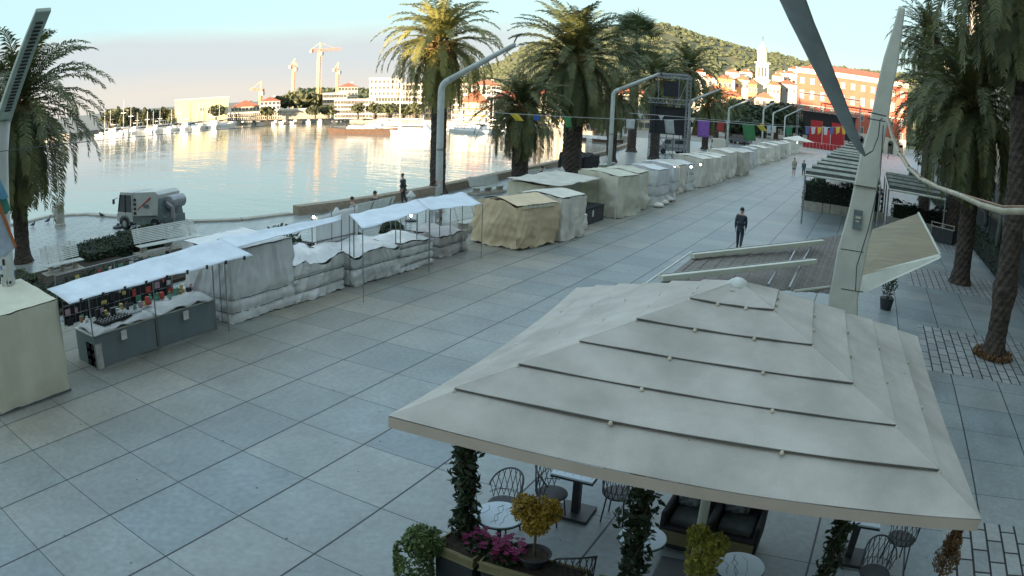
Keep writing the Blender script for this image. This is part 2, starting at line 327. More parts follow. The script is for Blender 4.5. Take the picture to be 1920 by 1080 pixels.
# coping stones along the quay edge
cp = MB()
for (a, b) in zip(quay[1:9], quay[2:10]):
    A = Vector((*a, 0)); B = Vector((*b, 0)); d = (B - A); cp.box(((A + B) / 2 + Vector((0, -0.22, 0.03))), (d.length + 0.05, 0.5, 0.14), math.atan2(d.y, d.x))
tag(cp.build('kerb', stone_pale, bevel=0.02), kind='structure')
# strips of block paving under the right-hand palms
blk = slab_mat('palm_blocks', 0.66, 0.32, 0.024, (0.26, 0.29, 0.295), (0.36, 0.38, 0.37), off=0.5, lines=(0.012, 0.015, 0.018), spots=False)
for i, (x0, x1) in enumerate(((3.3, 6.45), (14.3, 18.9), (25.2, 29.6), (36.4, 40.5))):
    b = MB(); hx, hy = (x1 - x0) / 2, 4.4
    b.add([(-hx, -hy, 0), (hx, -hy, 0), (hx, hy, 0), (-hx, hy, 0)], [(0, 1, 2, 3)])
    o = b.build('block_paving', blk, loc=((x0 + x1) / 2, -15.6, 0.008)); tag(o, kind='structure')

# quay parapet: long low stone wall
wl = [(21.6, 16.5), (24, 15.95), (27, 15.6), (32, 15.6), (39, 16.3), (49.7, 17.6), (74, 20.7), (100, 26.2), (126, 35)]
m = MB(); t_ = 0.62
lo, hi = [], []
for i, (x, y) in enumerate(wl):
    a = Vector(wl[max(i - 1, 0)]); b = Vector(wl[min(i + 1, len(wl) - 1)]); nrm = Vector((-(b - a).y, (b - a).x)).normalized() * t_
    lo.append((x, y)); hi.append((x + nrm.x, y + nrm.y))
for i in range(len(wl) - 1):
    b4 = [(*lo[i], 0), (*lo[i + 1], 0), (*hi[i + 1], 0), (*hi[i], 0)]
    m.hexa(b4, [(x, y, 0.46) for x, y, z in b4])
o = m.build('quay_wall', stone_wall); tag(o, 'long low stone parapet wall between the quay walk and the harbour water', 'wall')

# hedge beds beside the quay
def leaf_cloud(mb, c, rad, n, size, seed=0, fn=None, up=0.0):
    rnd = random.Random(seed); c = Vector(c)
    for _ in range(n):
        if fn: p = fn(rnd)
        else:
            while True:
                q = Vector((rnd.uniform(-1, 1), rnd.uniform(-1, 1), rnd.uniform(-1, 1)))
                if 0.25 < q.length < 1 and fbm(q.x * 2.2 + seed, q.y * 2.2, q.z * 2.2) > -0.28: break
            p = c + Vector((q.x * rad[0], q.y * rad[1], q.z * rad[2]))
        s = size * rnd.uniform(0.6, 1.3)
        a = Vector((rnd.gauss(0, 1), rnd.gauss(0, 1), rnd.gauss(0, 0.7) + up)).normalized(); b = a.cross(Vector((rnd.gauss(0, 1), rnd.gauss(0, 1), rnd.gauss(0, 1)))).normalized()
        o = len(mb.v)
        mb.v += [tuple(p - a * s), tuple(p + b * s * 0.42), tuple(p + a * s), tuple(p - b * s * 0.42)]; mb.f.append((o, o + 1, o + 2, o + 3))
    return mb
def hedge(label, x0, x1, y0, y1, h, seed, m_=leaf_dark, dens=260, name='hedge', size=0.07, core=True):
    r = thing(name, label, 'hedge', ((x0 + x1) / 2, (y0 + y1) / 2, 0))
    w_, d_ = (x1 - x0), (y1 - y0)
    n = int(dens * (w_ * d_ + (w_ + d_) * h) * 0.9)
    def fn(rnd):
        u, v = rnd.uniform(-.5, .5) * w_, rnd.uniform(-.5, .5) * d_
        hh = h * (0.86 + 0.22 * fbm(u * 0.9 + seed, v * 0.9)) ; k = rnd.random()
        if k < 0.55: z = hh + rnd.gauss(0, 0.035)
        else:
            z = rnd.uniform(0, hh)
            if rnd.random() < w_ / (w_ + d_): v = (d_ / 2) * rnd.choice((-1, 1)) + rnd.gauss(0, .03)
            else: u = (w_ / 2) * rnd.choice((-1, 1)) + rnd.gauss(0, .03)
        return Vector((u, v, z))
    leaf_cloud(MB(), (0, 0, 0), None, n, size, seed, fn).build('foliage', m_, r)
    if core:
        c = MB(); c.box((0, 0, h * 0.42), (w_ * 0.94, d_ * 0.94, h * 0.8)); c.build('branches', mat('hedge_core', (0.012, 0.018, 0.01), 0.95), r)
    return r
tag(MB().box((5.5, 13.6, 0.06), (9.5, 6.0, 0.12)).build('planting_bed', soil), kind='structure')
tag(MB().box((14.3, 13.0, 0.06), (4.6, 4.4, 0.12)).build('planting_bed', soil), kind='structure')
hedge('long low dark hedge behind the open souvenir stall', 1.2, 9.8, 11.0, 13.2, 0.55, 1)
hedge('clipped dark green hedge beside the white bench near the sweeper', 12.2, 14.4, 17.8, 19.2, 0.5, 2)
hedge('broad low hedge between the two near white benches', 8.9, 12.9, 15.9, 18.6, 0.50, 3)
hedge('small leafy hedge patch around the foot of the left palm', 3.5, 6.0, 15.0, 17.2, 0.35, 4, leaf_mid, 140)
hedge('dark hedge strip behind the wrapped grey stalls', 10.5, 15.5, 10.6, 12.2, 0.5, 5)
for i, (x, y, rr, hh, lb) in enumerate(((12.2, 8.2, 0.75, 1.6, 'tall leafy oleander showing through the gap above the lumpy wrapped stall'), (19.0, 8.8, 0.5, 0.8, 'small dark shrub behind the smallest wrapped table'), (16.8, 9.2, 0.6, 0.7, 'low leafy shrub under the white tarp roofs'))):
    r = thing('shrub', lb, 'shrub', (x, y, 0)); leaf_cloud(MB(), (0, 0, hh * 0.6), (rr, rr, hh * 0.5), 900, 0.09, 20 + i, up=0.6).build('foliage', leaf_dark, r)
    k = MB()
    for j in range(5): a = j * 1.3; k.tube([(0, 0, 0), (0.1 * math.cos(a), 0.1 * math.sin(a), hh * 0.4), (rr * 0.5 * math.cos(a), rr * 0.5 * math.sin(a), hh * 0.8)], 0.012, 5)
    k.build('stem', bark, r)

# ================================================================== PALMS
frond_gold = mat('palm_frond_gold', (0.34, 0.30, 0.08), 0.55, 0, 0.9, trans=0.22, col2=(0.13, 0.15, 0.05))
def frond_mesh(seed, n_fr, Lf, pairs=30, wide=0.055, leaf=0.55, top=82, low=-42, droop=75, core_r=0.35):
    """feather-leaved crown: arching midribs with rows of narrow leaflets"""
    rnd = random.Random(seed); V = []; F = []
    for i in range(n_fr):
        k = (i + 0.5) / n_fr
        el = R_(top - (top - low) * k ** 0.85 + rnd.gauss(0, 5)); az = i * 2.39996 + rnd.gauss(0, .12)
        Ln = Lf * rnd.uniform(0.86, 1.1) * (0.80 + 0.25 * math.sin(math.pi * min(1, k * 1.15)))
        dr = R_(droop * rnd.uniform(0.75, 1.2)) * (0.62 + 0.6 * k)
        p = Vector((core_r * math.cos(az) * math.cos(el), core_r * math.sin(az) * math.cos(el), core_r * 0.9 * math.sin(el) - 0.4 * k)); tw = rnd.uniform(-.5, .5)
        side0 = Vector((-math.sin(az), math.cos(az), 0)); ns = pairs; pts = []; dirs = []
        for s in range(ns + 1):
            t = s / ns; e = el - dr * t ** 1.5
            e = max(e, R_(-86)); d = Vector((math.cos(az + tw * t * .5) * math.cos(e), math.sin(az + tw * t * .5) * math.cos(e), math.sin(e)))
            pts.append(p.copy()); dirs.append(d); p = p + d * (Ln / ns)
        for s in range(ns):                                       # midrib
            wd = 0.045 * (1 - s / ns) + 0.008; o = len(V)
            V += [pts[s] - side0 * wd, pts[s] + side0 * wd, pts[s + 1] + side0 * wd * .9, pts[s + 1] - side0 * wd * .9]; F.append((o, o + 1, o + 2, o + 3))
        for s in range(2, ns + 1):
            t = s / ns; d = dirs[s]; up = side0.cross(d).normalized() * -1
            if up.z < 0 and el > 0: up = -up
            ll = leaf * (math.sin(math.pi * (0.08 + 0.86 * t)) ** 0.6) * rnd.uniform(.8, 1.1)
            for sg in (-1, 1):
                if rnd.random() < 0.06: continue
                dv = (side0 * sg * 0.72 + d * 0.62 + up * rnd.uniform(0.0, 0.42)).normalized()
                b = pts[s]; m_ = b + dv * ll * 0.55; e = m_ + (dv * 0.9 + Vector((0, 0, -0.55 - .3 * k))).normalized() * ll * 0.5
                wv = d * wide * 0.5; o = len(V)
                V += [b - wv * .6, b + wv * .6, m_ + wv, m_ - wv, e]; F += [(o, o + 1, o + 2, o + 3), (o + 3, o + 2, o + 4)]
    me = bpy.data.meshes.new('crown'); me.from_pydata([tuple(v) for v in V], [], F); me.materials.append(frond_m); me.update(); return me
def fan_mesh(seed, n, Lf=1.5, blade=0.95):
    rnd = random.Random(seed); V = []; F = []
    for i in range(n):
        k = (i + .5) / n; el = R_(80 - 150 * k + rnd.gauss(0, 6)); az = i * 2.39996
        d = Vector((math.cos(az) * math.cos(el), math.sin(az) * math.cos(el), math.sin(el))); sd_ = Vector((-math.sin(az), math.cos(az), 0)); up = d.cross(sd_) * -1
        h = d * Lf * rnd.uniform(.8, 1.1); o = len(V)
        V += [tuple(-sd_ * .02), tuple(sd_ * .02), tuple(h + sd_ * .02), tuple(h - sd_ * .02)]; F.append((o, o + 1, o + 2, o + 3))
        for j in range(17):
            a = R_(-100 + 200 * j / 16); dv = (d * math.cos(a) + sd_ * math.sin(a)).normalized(); l_ = blade * (1 - .2 * abs(a) / 1.75)
            m_ = h + dv * l_ * .6; e = m_ + (dv + Vector((0, 0, -.8))).normalized() * l_ * .45; wv = (d * -math.sin(a) + sd_ * math.cos(a)) * .055; o = len(V)
            V += [tuple(h), tuple(m_ + wv), tuple(e), tuple(m_ - wv)]; F.append((o, o + 1, o + 2, o + 3))
    me = bpy.data.meshes.new('crown'); me.from_pydata([tuple(v) for v in V], [], F); me.materials.append(fan_m); me.update(); return me
GOLD = frond_mesh(1, 135, 4.7, 46, 0.10, 0.62, low=-78, droop=116); GOLD.materials[0] = frond_gold
CR = [frond_mesh(1, 140, 4.7, 46, 0.09, 0.62, low=-70, droop=112), frond_mesh(2, 170, 4.5, 46, 0.09, 0.62, top=86, low=-74, droop=102), frond_mesh(3, 125, 4.3, 44, 0.09, 0.6, top=76, low=-80, droop=105)]
CRfar = [frond_mesh(11, 90, 4.4, 24, 0.15, 0.65, droop=100, low=-60), frond_mesh(12, 90, 4.2, 22, 0.15, 0.65, low=-65, droop=105)]
FAN = fan_mesh(5, 80, 1.6, 1.25)
def palm(label, x, y, zc, crown, sc=1.0, r0=0.5, r1=0.75, rz=0.0, lean=(0, 0), knob=1.0, name='palm_tree', waist=None, seed=0):
    """trunk from the ground to just under the crown centre zc"""
    r = thing(name, label, 'palm tree', (x, y, 0), rz, 'palm trees lining the promenade')
    top = Vector((lean[0], lean[1], zc)); n = 20; lv = max(14, int(zc * 5)); mb = MB(); base = 0
    for i in range(lv + 1):
        t = i / lv; z = t * (zc - 0.3); rr = r0 + (r1 - r0) * max(0, (t - 0.55) / 0.45) ** 1.6
        rr += 0.22 * max(0, 1 - z / 0.55) ** 1.5 * r0 * 2
        if waist and abs(z - waist) < 0.5: rr += 0.09 * (1 - abs(z - waist) * 2)
        c = top * t; rr *= 1 + 0.05 * fbm(z * 0.9 + seed, seed)
        for k in range(n):
            a = 2 * math.pi * k / n; bump = 1 + 0.055 * (1 if (i + k) % 2 else -0.6) + 0.05 * fbm(math.cos(a) * 3 + seed, math.sin(a) * 3, z * 2)
            mb.v.append((c.x + rr * bump * math.cos(a), c.y + rr * bump * math.sin(a), z))
        if i:
            for k in range(n):
                a0 = (i - 1) * n + k; a1 = (i - 1) * n + (k + 1) % n; mb.f.append((a0, a1, a1 + n, a0 + n))
    mb.build('trunk', trunk_m, r)
    if knob:
        b = MB(); rnd = random.Random(seed)
        b.lathe((top.x, top.y, 0), [(r1 * .9, zc - 1.5 * knob), (r1 * 1.12, zc - 1.0 * knob), (r1 * 1.15, zc - .5 * knob), (r1 * .8, zc)], 16)
        for i in range(110):                                       # cut leaf bases
            a = rnd.uniform(0, 6.283); z = zc - 1.5 * knob + rnd.random() * 1.5 * knob; q = Vector((math.cos(a), math.sin(a), 0)); c = Vector((top.x, top.y, z)) + q * r1
            b.tube([c, c + q * .22 + Vector((0, 0, .26))], [.09, .04], 4)
        b.build('leaf_bases', boot_m, r)
    c = bpy.data.objects.new('crown', crown); COL.objects.link(c); c.parent = r; c.location = (top.x, top.y, zc); c.scale = (sc,) * 3
    return r
def pz(px, py, x, y): return zof(px, py, (x, y))
def palm_px(label, bx, by, cy, crown, sc, base=None, **k):
    g_ = base or at(bx, by); x, y = g_[0], g_[1]
    return palm(label, x, y, zof(bx, cy, (x, y)), crown, sc, **k)
palm_px('tall sunlit date palm right behind the bent white lamp post, golden green fronds', 820, 362, 78, GOLD, 0.88, r0=0.46, r1=0.80, seed=1, rz=0.4)
palm_px('shortest date palm leaning over the water wall, fronds hanging low', 973, 357, 198, CR[2], 0.80, r0=0.52, r1=0.62, seed=2, rz=1.1, knob=.8)
palm_px('largest date palm with yellow upright top fronds and dense dark skirt', 1070, 335, 104, CR[1], 1.24, r0=0.72, r1=0.85, seed=3, rz=2.0)
palm_px('date palm behind the thick white pole, dark thin trunk', 1155, 298, 178, CRfar[0], 1.0, r0=0.5, r1=0.7, seed=4, base=(66, 17.0))
palm('tall fan palm with stiff blue green leaves rising against the hill', 84.8, 21.2, zof(1180, 78, (84.8, 21.2)), FAN, 1.6, 0.55, 0.5, 0.3, name='palm_tree', knob=0, seed=5)
palm_px('date palm just left of the lighting truss, half hidden by fronds', 1235, 300, 150, CRfar[1], 1.15, r0=0.5, r1=0.75, seed=6, base=(76, 15.5))
palm_px('tall date palm right of the lighting truss', 1300, 300, 130, CRfar[0], 1.2, r0=0.55, r1=0.75, seed=7, base=(92, 16))
palm_px('date palm with sunlit yellow fronds in front of the bell tower', 1400, 290, 195, CRfar[1], 1.0, r0=0.5, r1=0.7, seed=8, base=(125, 19))
palm_px('dark date palm between the truss tower and the far lamp posts', 1345, 290, 200, CRfar[0], 1.05, r0=0.5, r1=0.7, seed=9, base=(108, 17))
palm_px('farthest date palm before the red building corner', 1452, 280, 215, CRfar[1], 1.0, r0=0.5, r1=0.7, seed=10, base=(165, 24))
palm_px('dark date palm at the left edge with drooping fronds over the hedge', 22, 490, 192, CR[2], 1.06, r0=0.36, r1=0.52, seed=11, rz=.5, base=(7.2, 19.6))
palm_px('right-hand date palm with a wide dark hanging crown and ringed trunk', 1795, 530, 183, CR[1], 1.0, r0=0.42, r1=0.50, seed=12, rz=1.7, base=(27.5, -13.9))
palm_px('nearest right-hand palm with a bare thick trunk rising out of the picture', 1858, 668, -90, CR[1], 0.95, r0=0.35, r1=0.42, seed=13, rz=.9, waist=2.0, base=(16.7, -13.75), knob=1.2)
palm_px('palm whose crown shows behind the top of the leaning white mast', 1694, 400, 62, CR[0], 0.80, r0=0.45, r1=0.6, seed=14, rz=2.9, base=(52, -13.9))
palm_px('dark palm behind the wide hanging crown on the right', 1740, 400, 170, CRfar[0], 1.1, r0=0.45, r1=0.6, seed=15, base=(41, -15.0))
palm_px('more distant right-hand palm just past the striped terrace awnings', 1680, 300, 175, CRfar[1], 1.1, r0=0.45, r1=0.6, seed=16, base=(68, -15.2))
palm_px('palm with dark fronds reaching in at the right edge of the terrace', 1915, 500, 175, CR[2], 0.8, r0=0.40, r1=0.5, seed=17, base=(24.0, -17.8))
# grass tufts round the foot of the nearest palm
r = thing('grass_ring', 'dry brown grass ring round the foot of the nearest right-hand palm', 'grass', (16.7, -13.75, 0))
rg = random.Random(3)
leaf_cloud(MB(), (0, 0, 0), None, 1300, 0.07, 40, lambda q: (lambda a, d: Vector((math.cos(a) * d, math.sin(a) * d, q.uniform(0.02, 0.16))))(q.uniform(0, 6.28), q.uniform(.36, .72)), up=.8).build('blades', leaf_rust, r)

# ================================================================== BUILDINGS
def wallm(name, c, rand=0.0): return mat('wall_' + name, c, 0.85, 0.06, 0.35, 0.15, 6, rand=rand)
W_white, W_cream, W_yel, W_orange = wallm('white', (0.86, 0.83, 0.76)), wallm('cream', (0.62, 0.54, 0.40)), wallm('yellow', (0.66, 0.57, 0.30)), wallm('orange', (0.55, 0.24, 0.10))
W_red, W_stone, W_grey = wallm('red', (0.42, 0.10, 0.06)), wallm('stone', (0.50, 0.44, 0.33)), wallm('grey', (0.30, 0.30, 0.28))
win_m = mat('window_dark', (0.06, 0.065, 0.07), 0.25, 0.2, 2); shut_m = mat('shutter_green', (0.10, 0.15, 0.10), 0.6); frame_pale = mat('frame_pale', (0.60, 0.55, 0.44), 0.7)
def hip(w_, d_, h_, z0, ov=0.5):
    a, b = w_ / 2 + ov, d_ / 2 + ov; k = min(a, b) * 0.85
    ra, rb = (a - k, 0.0) if a >= b else (0.0, b - k)
    m_ = MB(); m_.add([(-a, -b, z0), (a, -b, z0), (a, b, z0), (-a, b, z0), (-ra, -rb, z0 + h_), (ra, -rb, z0 + h_), (ra, rb, z0 + h_), (-ra, rb, z0 + h_)],
                      [(0, 3, 2, 1), (4, 5, 6, 7), (0, 1, 5, 4), (1, 2, 6, 5), (2, 3, 7, 6), (3, 0, 4, 7)]); return m_
WCACHE = {}
def window_mesh(w_, h_, kind):
    key = (round(w_, 2), round(h_, 2), kind)
    if key not in WCACHE:
        a = MB(); a.box((0, -0.02, 0), (w_, 0.06, h_)); me_src = a.build('window', win_m); pane = me_src.data; bpy.data.objects.remove(me_src)
        f = MB(); t = 0.12
        f.box((0, -0.06, h_ / 2 + t / 2), (w_ + .4, .16, t)); f.box((0, -0.08, -h_ / 2 - t / 2), (w_ + .5, .22, t)); f.box((-w_ / 2 - t / 2, -.06, 0), (t, .14, h_)); f.box((w_ / 2 + t / 2, -.06, 0), (t, .14, h_)); f.box((0, -.075, 0), (.06, .06, h_))
        fo = f.build('frame', frame_pale); fr = fo.data; bpy.data.objects.remove(fo)
        sh = None
        if kind:
            s = MB(); s.box((0, -.07, 0), (w_ * .45, .06, h_)); so_ = s.build('shutter', shut_m if kind == 1 else frame_pale); sh = so_.data; bpy.data.objects.remove(so_)
        WCACHE[key] = (pane, fr, sh)
    return WCACHE[key]
def add_window(parent, x, y, z, w_, h_, kind=0, face=0):
    """face: 0 = -y side of the local frame, 1 = +x, 2 = +y, 3 = -x"""
    pane, fr, sh = window_mesh(w_, h_, kind)
    o = bpy.data.objects.new('window', pane); COL.objects.link(o); o.parent = parent; o.location = (x, y, z); o.rotation_euler = (0, 0, face * math.pi / 2)
    c = bpy.data.objects.new('frame', fr); COL.objects.link(c); c.parent = o
    if sh:
        for sg in (-1, 1): s = bpy.data.objects.new('shutter', sh); COL.objects.link(s); s.parent = o; s.location = (sg * (w_ * .78 + .1), 0, 0)
    return o
def building(label, pos, rz, w_, d_, h_, wm, roof='flat', floors=3, cols=5, ww=1.1, wh=1.6, kind=0, side=True, name='building', z0=0.0, ground_gap=0.0, cat='building', group=None, roof_h=None):
    """local -y side is the facade that looks at the harbour or the street"""
    r = thing(name, label, cat, (pos[0], pos[1], z0), rz, group)
    m_ = MB(); m_.box((0, 0, h_ / 2), (w_, d_, h_)); m_.build('wall', wm, r)
    if roof == 'hip': hip(w_, d_, roof_h or min(w_, d_) * .22, h_ + .02).build('roof', roof_tile, r); c_ = MB(); c_.box((w_ * .2, d_ * .15, h_ + 1.2), (.8, .8, 2.2)); c_.build('chimney', wm, r)
    else:
        c_ = MB(); c_.box((0, 0, h_ + .2), (w_ + .5, d_ + .5, .4)); c_.build('cornice', frame_pale, r)
    fh = (h_ - ground_gap) / floors
    for f in range(floors):
        z = ground_gap + fh * (f + .55)
        for c in range(cols):
            add_window(r, -w_ / 2 + w_ * (c + .5) / cols, -d_ / 2 - .01, z, ww, min(wh, fh * .62), kind)
        if side:
            nc = max(1, int(cols * d_ / w_ + .3))
            for c in range(min(nc, 4)):
                add_window(r, -w_ / 2 - .01, -d_ / 2 + d_ * (c + .5) / nc, z, ww, min(wh, fh * .62), kind, 3)
    return r
def facade_px(label, px0, px1, ytop, D, wm, depth=12, z0=0.0, name='building', **k):
    """a building whose facade looks back at the camera's side of the harbour"""
    a, b = gnd(px0, D), gnd(px1, D); mid = (a + b) / 2; v = (b - a); w_ = v.length; rz = math.atan2(v.y, v.x)
    out = Vector((math.cos(rz + math.pi / 2), math.sin(rz + math.pi / 2), 0))
    if out.dot(mid - CAM) < 0: out = -out; 
    h_ = zof((px0 + px1) / 2, ytop, mid) - z0
    return building(label, mid + out * depth / 2, rz, w_, depth, h_, wm, name=name, z0=z0, **k)
# far side of the harbour, left to right
facade_px('blank cream yellow block behind the marina masts', 327, 427, 186, 232, W_yel, 14, floors=1, cols=1, ww=.8, wh=.8, side=False)
facade_px('pale hall with a low pink tiled roof right of the cream block', 432, 486, 200, 262, W_cream, 14, roof='hip', floors=2, cols=8, ww=.9, wh=1, side=False)
facade_px('long low ferry terminal with pale flat roofs behind the quay', 428, 520, 212, 215, W_cream, 8, floors=2, cols=24, ww=1.2, wh=1.0, side=False)
facade_px('second low terminal wing with a banded front under the cranes', 522, 616, 206, 212, W_stone, 8, floors=3, cols=26, ww=1.3, wh=.8, side=False)
facade_px('pale house on the slope between the small crane and the trees', 486, 524, 190, 290, W_white, 10, roof='hip', floors=3, cols=5, side=False)
facade_px('stepped apartment block left of the white hotel', 604, 648, 176, 270, W_cream, 12, floors=4, cols=7, side=False)
facade_px('apartment house with pink roof behind the stepped block', 632, 668, 163, 320, W_cream, 12, roof='hip', floors=5, cols=6, side=False)
facade_px('long bright white waterfront hotel wing', 626, 700, 188, 205, W_white, 14, floors=4, cols=14, ww=.7, wh=1.0, side=False, kind=0)
facade_px('main white hotel block with many small windows', 702, 792, 182, 200, W_white, 16, floors=4, cols=16, ww=.7, wh=1.0, side=False)
facade_px('tall flat white tower block above the hotel', 690, 752, 148, 248, W_white, 16, floors=6, cols=8, ww=.7, wh=1.0, side=False)
facade_px('broad white block with vertical slit windows near the tall palm', 752, 808, 158, 240, W_white, 14, floors=4, cols=10, ww=.6, wh=2.4, side=False)
facade_px('cream block hidden behind the tall sunlit palm', 796, 850, 172, 210, W_cream, 14, floors=5, cols=8, side=False)
facade_px('tall white apartment house left of the orange house', 846, 872, 158, 196, W_white, 12, floors=7, cols=4, side=False)
facade_px('orange house with a bright red tiled roof on the west quay', 864, 912, 192, 180, W_orange, 12, roof='hip', roof_h=3.4, floors=3, cols=5, ww=1, wh=1.3, kind=2, side=False, ground_gap=0)
facade_px('white villa on the slope above the orange house', 880, 935, 160, 250, W_white, 12, roof='hip', floors=6, cols=6, side=False)
wb = [(915, 975, 175, 190, W_cream, 'cream waterfront house behind the shortest palm'), (975, 1040, 168, 195, W_stone, 'stone waterfront house behind the largest palm'), (1042, 1100, 176, 172, W_yel, 'yellow waterfront house right of the largest palm'),
      (1098, 1142, 182, 160, W_orange, 'orange red waterfront house seen left of the thick pole'), (1146, 1215, 165, 190, W_cream, 'cream house behind the fan palm trunk'), (1218, 1290, 172, 195, W_stone, 'stone house behind the lighting truss')]
for i, (a, b, yt, D, wm, lb) in enumerate(wb):
    facade_px(lb, a, b, yt + 12, D, wm, 12, roof='hip', roof_h=2.6, floors=4, cols=6, ww=1.1, wh=1.5, kind=(i % 3), side=False)

# bell tower
def bell_tower():
    D = 330; g_ = gnd(1421, D); r = thing('bell_tower', 'slender cream stone bell tower with arched openings and a pointed spire', 'bell tower', g_, R_(10))
    z = lambda y: zof(1421, y, g_); zb, zc1, zc2, zs, zt = z(200), z(150), z(118), z(92), z(76); hw = 3.3
    ston = wallm('tower', (0.66, 0.56, 0.38))
    s = MB(); s.box((0, 0, zc1 / 2), (hw * 2, hw * 2, zc1)); s.box((0, 0, (zb + zc1) / 2 + 4), (hw * 2.15, hw * 2.15, .5)); s.build('shaft', ston, r)
    b = MB(); hb = zc2 - zc1
    b.box((0, 0, zc1 + .2), (hw * 2.3, hw * 2.3, .5)); b.box((0, 0, zc1 + hb * .5), (hw * 1.75, hw * 1.75, hb)); b.box((0, 0, zc2), (hw * 2.2, hw * 2.2, .5)); b.build('belfry', ston, r)
    t = MB(); t.lathe((0, 0, 0), [(hw * .72, zc2), (hw * .72, zc2 + (zs - zc2) * .75), (hw * .85, zc2 + (zs - zc2) * .78), (hw * .6, zs)], 8); t.build('lantern', ston, r)
    q = MB(); q.lathe((0, 0, 0), [(hw * .66, zs), (hw * .3, zs + (zt - zs) * .55), (.05, zt)], 8); sp_ = q.build('spire', ston, r)
    f = MB(); f.tube([(0, 0, zt - .2), (0, 0, zt + 2.4)], .12, 5); f.box((0, 0, zt + 1.6), (.12, 1.2, .14)); f.build('finial', dark_metal, sp_)
    for k in range(3):
        for zz, hh in ((zc1 - 9, 4.4), (zc1 + hb * .45, hb * .5)):
            wv = MB(); x = -hw - .03 if zz < zc1 else -hw * .875 - .03; yy = (k - 1) * 1.5
            wv.box((x, yy, zz), (.1, .8, hh)); wv.lathe((x, yy, zz + hh / 2), [(.4, -.05), (.4, .05)], 12, Matrix.Rotation(math.pi / 2, 3, 'Y')); wv.build('opening', win_m, r)
bell_tower()

# red building across the end of the promenade
def red_palace():
    X = 236.0; a = onX(1490, 260, X); b = onX(1640, 260, X); c_right = b.y - 11.0
    y0, y1 = a.y, c_right; w_ = y0 - y1; mid = ((X + 9), (y0 + y1) / 2)
    g_ = Vector((X, (y0 + b.y) / 2, 0)); h_ = zof(1560, 136, g_)
    r = thing('palace', 'long red rendered palace with pale window frames closing the end of the promenade', 'building', (mid[0], mid[1], 0), 0)
    m_ = MB(); m_.box((0, 0, h_ / 2), (18, w_, h_)); m_.build('wall', W_red, r)
    m_ = MB(); m_.box((-.1, 0, h_ - .6), (18.9, w_ + .9, 1.6)); m_.box((-.1, 0, h_ * .5), (18.3, w_ + .3, .3)); m_.build('cornice', frame_pale, r)
    hip(18, w_, 2.6, h_ + .22, 1).build('roof', roof_tile, r)
    st = MB(); st.box((-.12, 0, 2.6), (18.25, w_ + .25, 5.2)); st.build('arcade', wallm('arcade', (.48, .44, .36)), r)
    n = 11
    for f, (zz, hh) in enumerate(((h_ - 3.8, 1.7), (h_ - 8.4, 2.5), (h_ - 13.2, 2.5), (h_ - 17.6, 2.2))):
        for k in range(n):
            o = add_window(r, -9.01, w_ / 2 - w_ * (k + .5) / n, zz, 1.1, hh, 0, 3)
    for k in range(n):
        o = MB(); yy = w_ / 2 - w_ * (k + .5) / n; o.box((-9.3, yy, 1.7), (.1, 1.9, 3.4)); o.lathe((-9.3, yy, 3.4), [(.95, -.05), (.95, .05)], 14, Matrix.Rotation(math.pi / 2, 3, 'Y')); o.build('arch', win_m, r)
    bal = MB()
    for k in (0, 1): bal.box((-9.8, w_ / 2 - w_ * (k * 2 + 1) / n, h_ - 15.6), (1.4, w_ * 1.8 / n, .25))
    bl = bal.build('balcony', frame_pale, r); ra = MB()
    for k in range(26): ra.tube([(-10.4, w_ / 2 - .7 - k * .45, h_ - 15.5), (-10.4, w_ / 2 - .7 - k * .45, h_ - 14.5)], .03, 4)
    ra.box((-10.4, w_ / 2 - 6.3, h_ - 14.5), (.1, 12.2, .1)); ra.build('railing', dark_metal, bl)
    r.rotation_euler = (0, 0, 0)
    return X, y0, y1, h_
PX, PY0, PY1, PH = red_palace()
# dark screening wall / stage roof truss in front of the red building
def truss(mb, a, b, s=.35, r_=.035, n=8):
    a, b = Vector(a), Vector(b); d = (b - a).normalized(); u = Vector((0, 0, 1)) if abs(d.z) < .9 else Vector((1, 0, 0)); v = d.cross(u).normalized(); u = v.cross(d).normalized()
    cs = [(u * i + v * j) * s / 2 for i, j in ((1, 1), (1, -1), (-1, -1), (-1, 1))]
    for c in cs: mb.tube([a + c, b + c], r_, 4, False)
    for k in range(n):
        p0 = a.lerp(b, k / n); p1 = a.lerp(b, (k + 1) / n)
        for q in range(4): mb.tube([p0 + cs[q], p1 + cs[(q + 1) % 4]], r_ * .6, 4, False)
    return mb
def end_stage():
    X = 205.0; yl = onX(1495, 230, X).y; yr = onX(1612, 230, X).y; z1 = zof(1550, 178, (X, 0)); z2 = zof(1550, 208, (X, 0))
    r = thing('stage', 'big dark event stage with a trussed roof front before the red palace', 'stage', (X, (yl + yr) / 2, 0)); w_ = yl - yr
    k = MB(); k.box((2.5, 0, z2 / 2 + 1), (.3, w_ * .86, z2 - 3)); k.build('backdrop', black_stuff, r)
    k = MB(); k.box((3, 0, z1 - .1), (6, w_, .25)); k.build('roof', dark_metal, r)
    for s in (-1, 1):
        for x in (0, 6): truss(MB(), (x, s * w_ / 2, 0), (x, s * w_ / 2, z1 - .2), .45, .06, 14).build('tower', grey_metal, r)
    k = MB(); truss(k, (0, -w_ / 2, z2), (0, w_ / 2, z2), 1.3, .07, 24); truss(k, (0, -w_ / 2, z1 - .9), (0, w_ / 2, z1 - .9), .5, .05, 24); k.build('truss', mat('truss_pale', (.45, .38, .32), .6), r)
    for i in range(9):
        y = -w_ / 2 + w_ * (i + .5) / 9; l_ = MB(); l_.lathe((-.3, y, z2 - 1.1), [(.12, 0), (.28, .1), (.28, .6), (.1, .7)], 8); l_.build('spotlight', dark_metal, r)
end_stage()
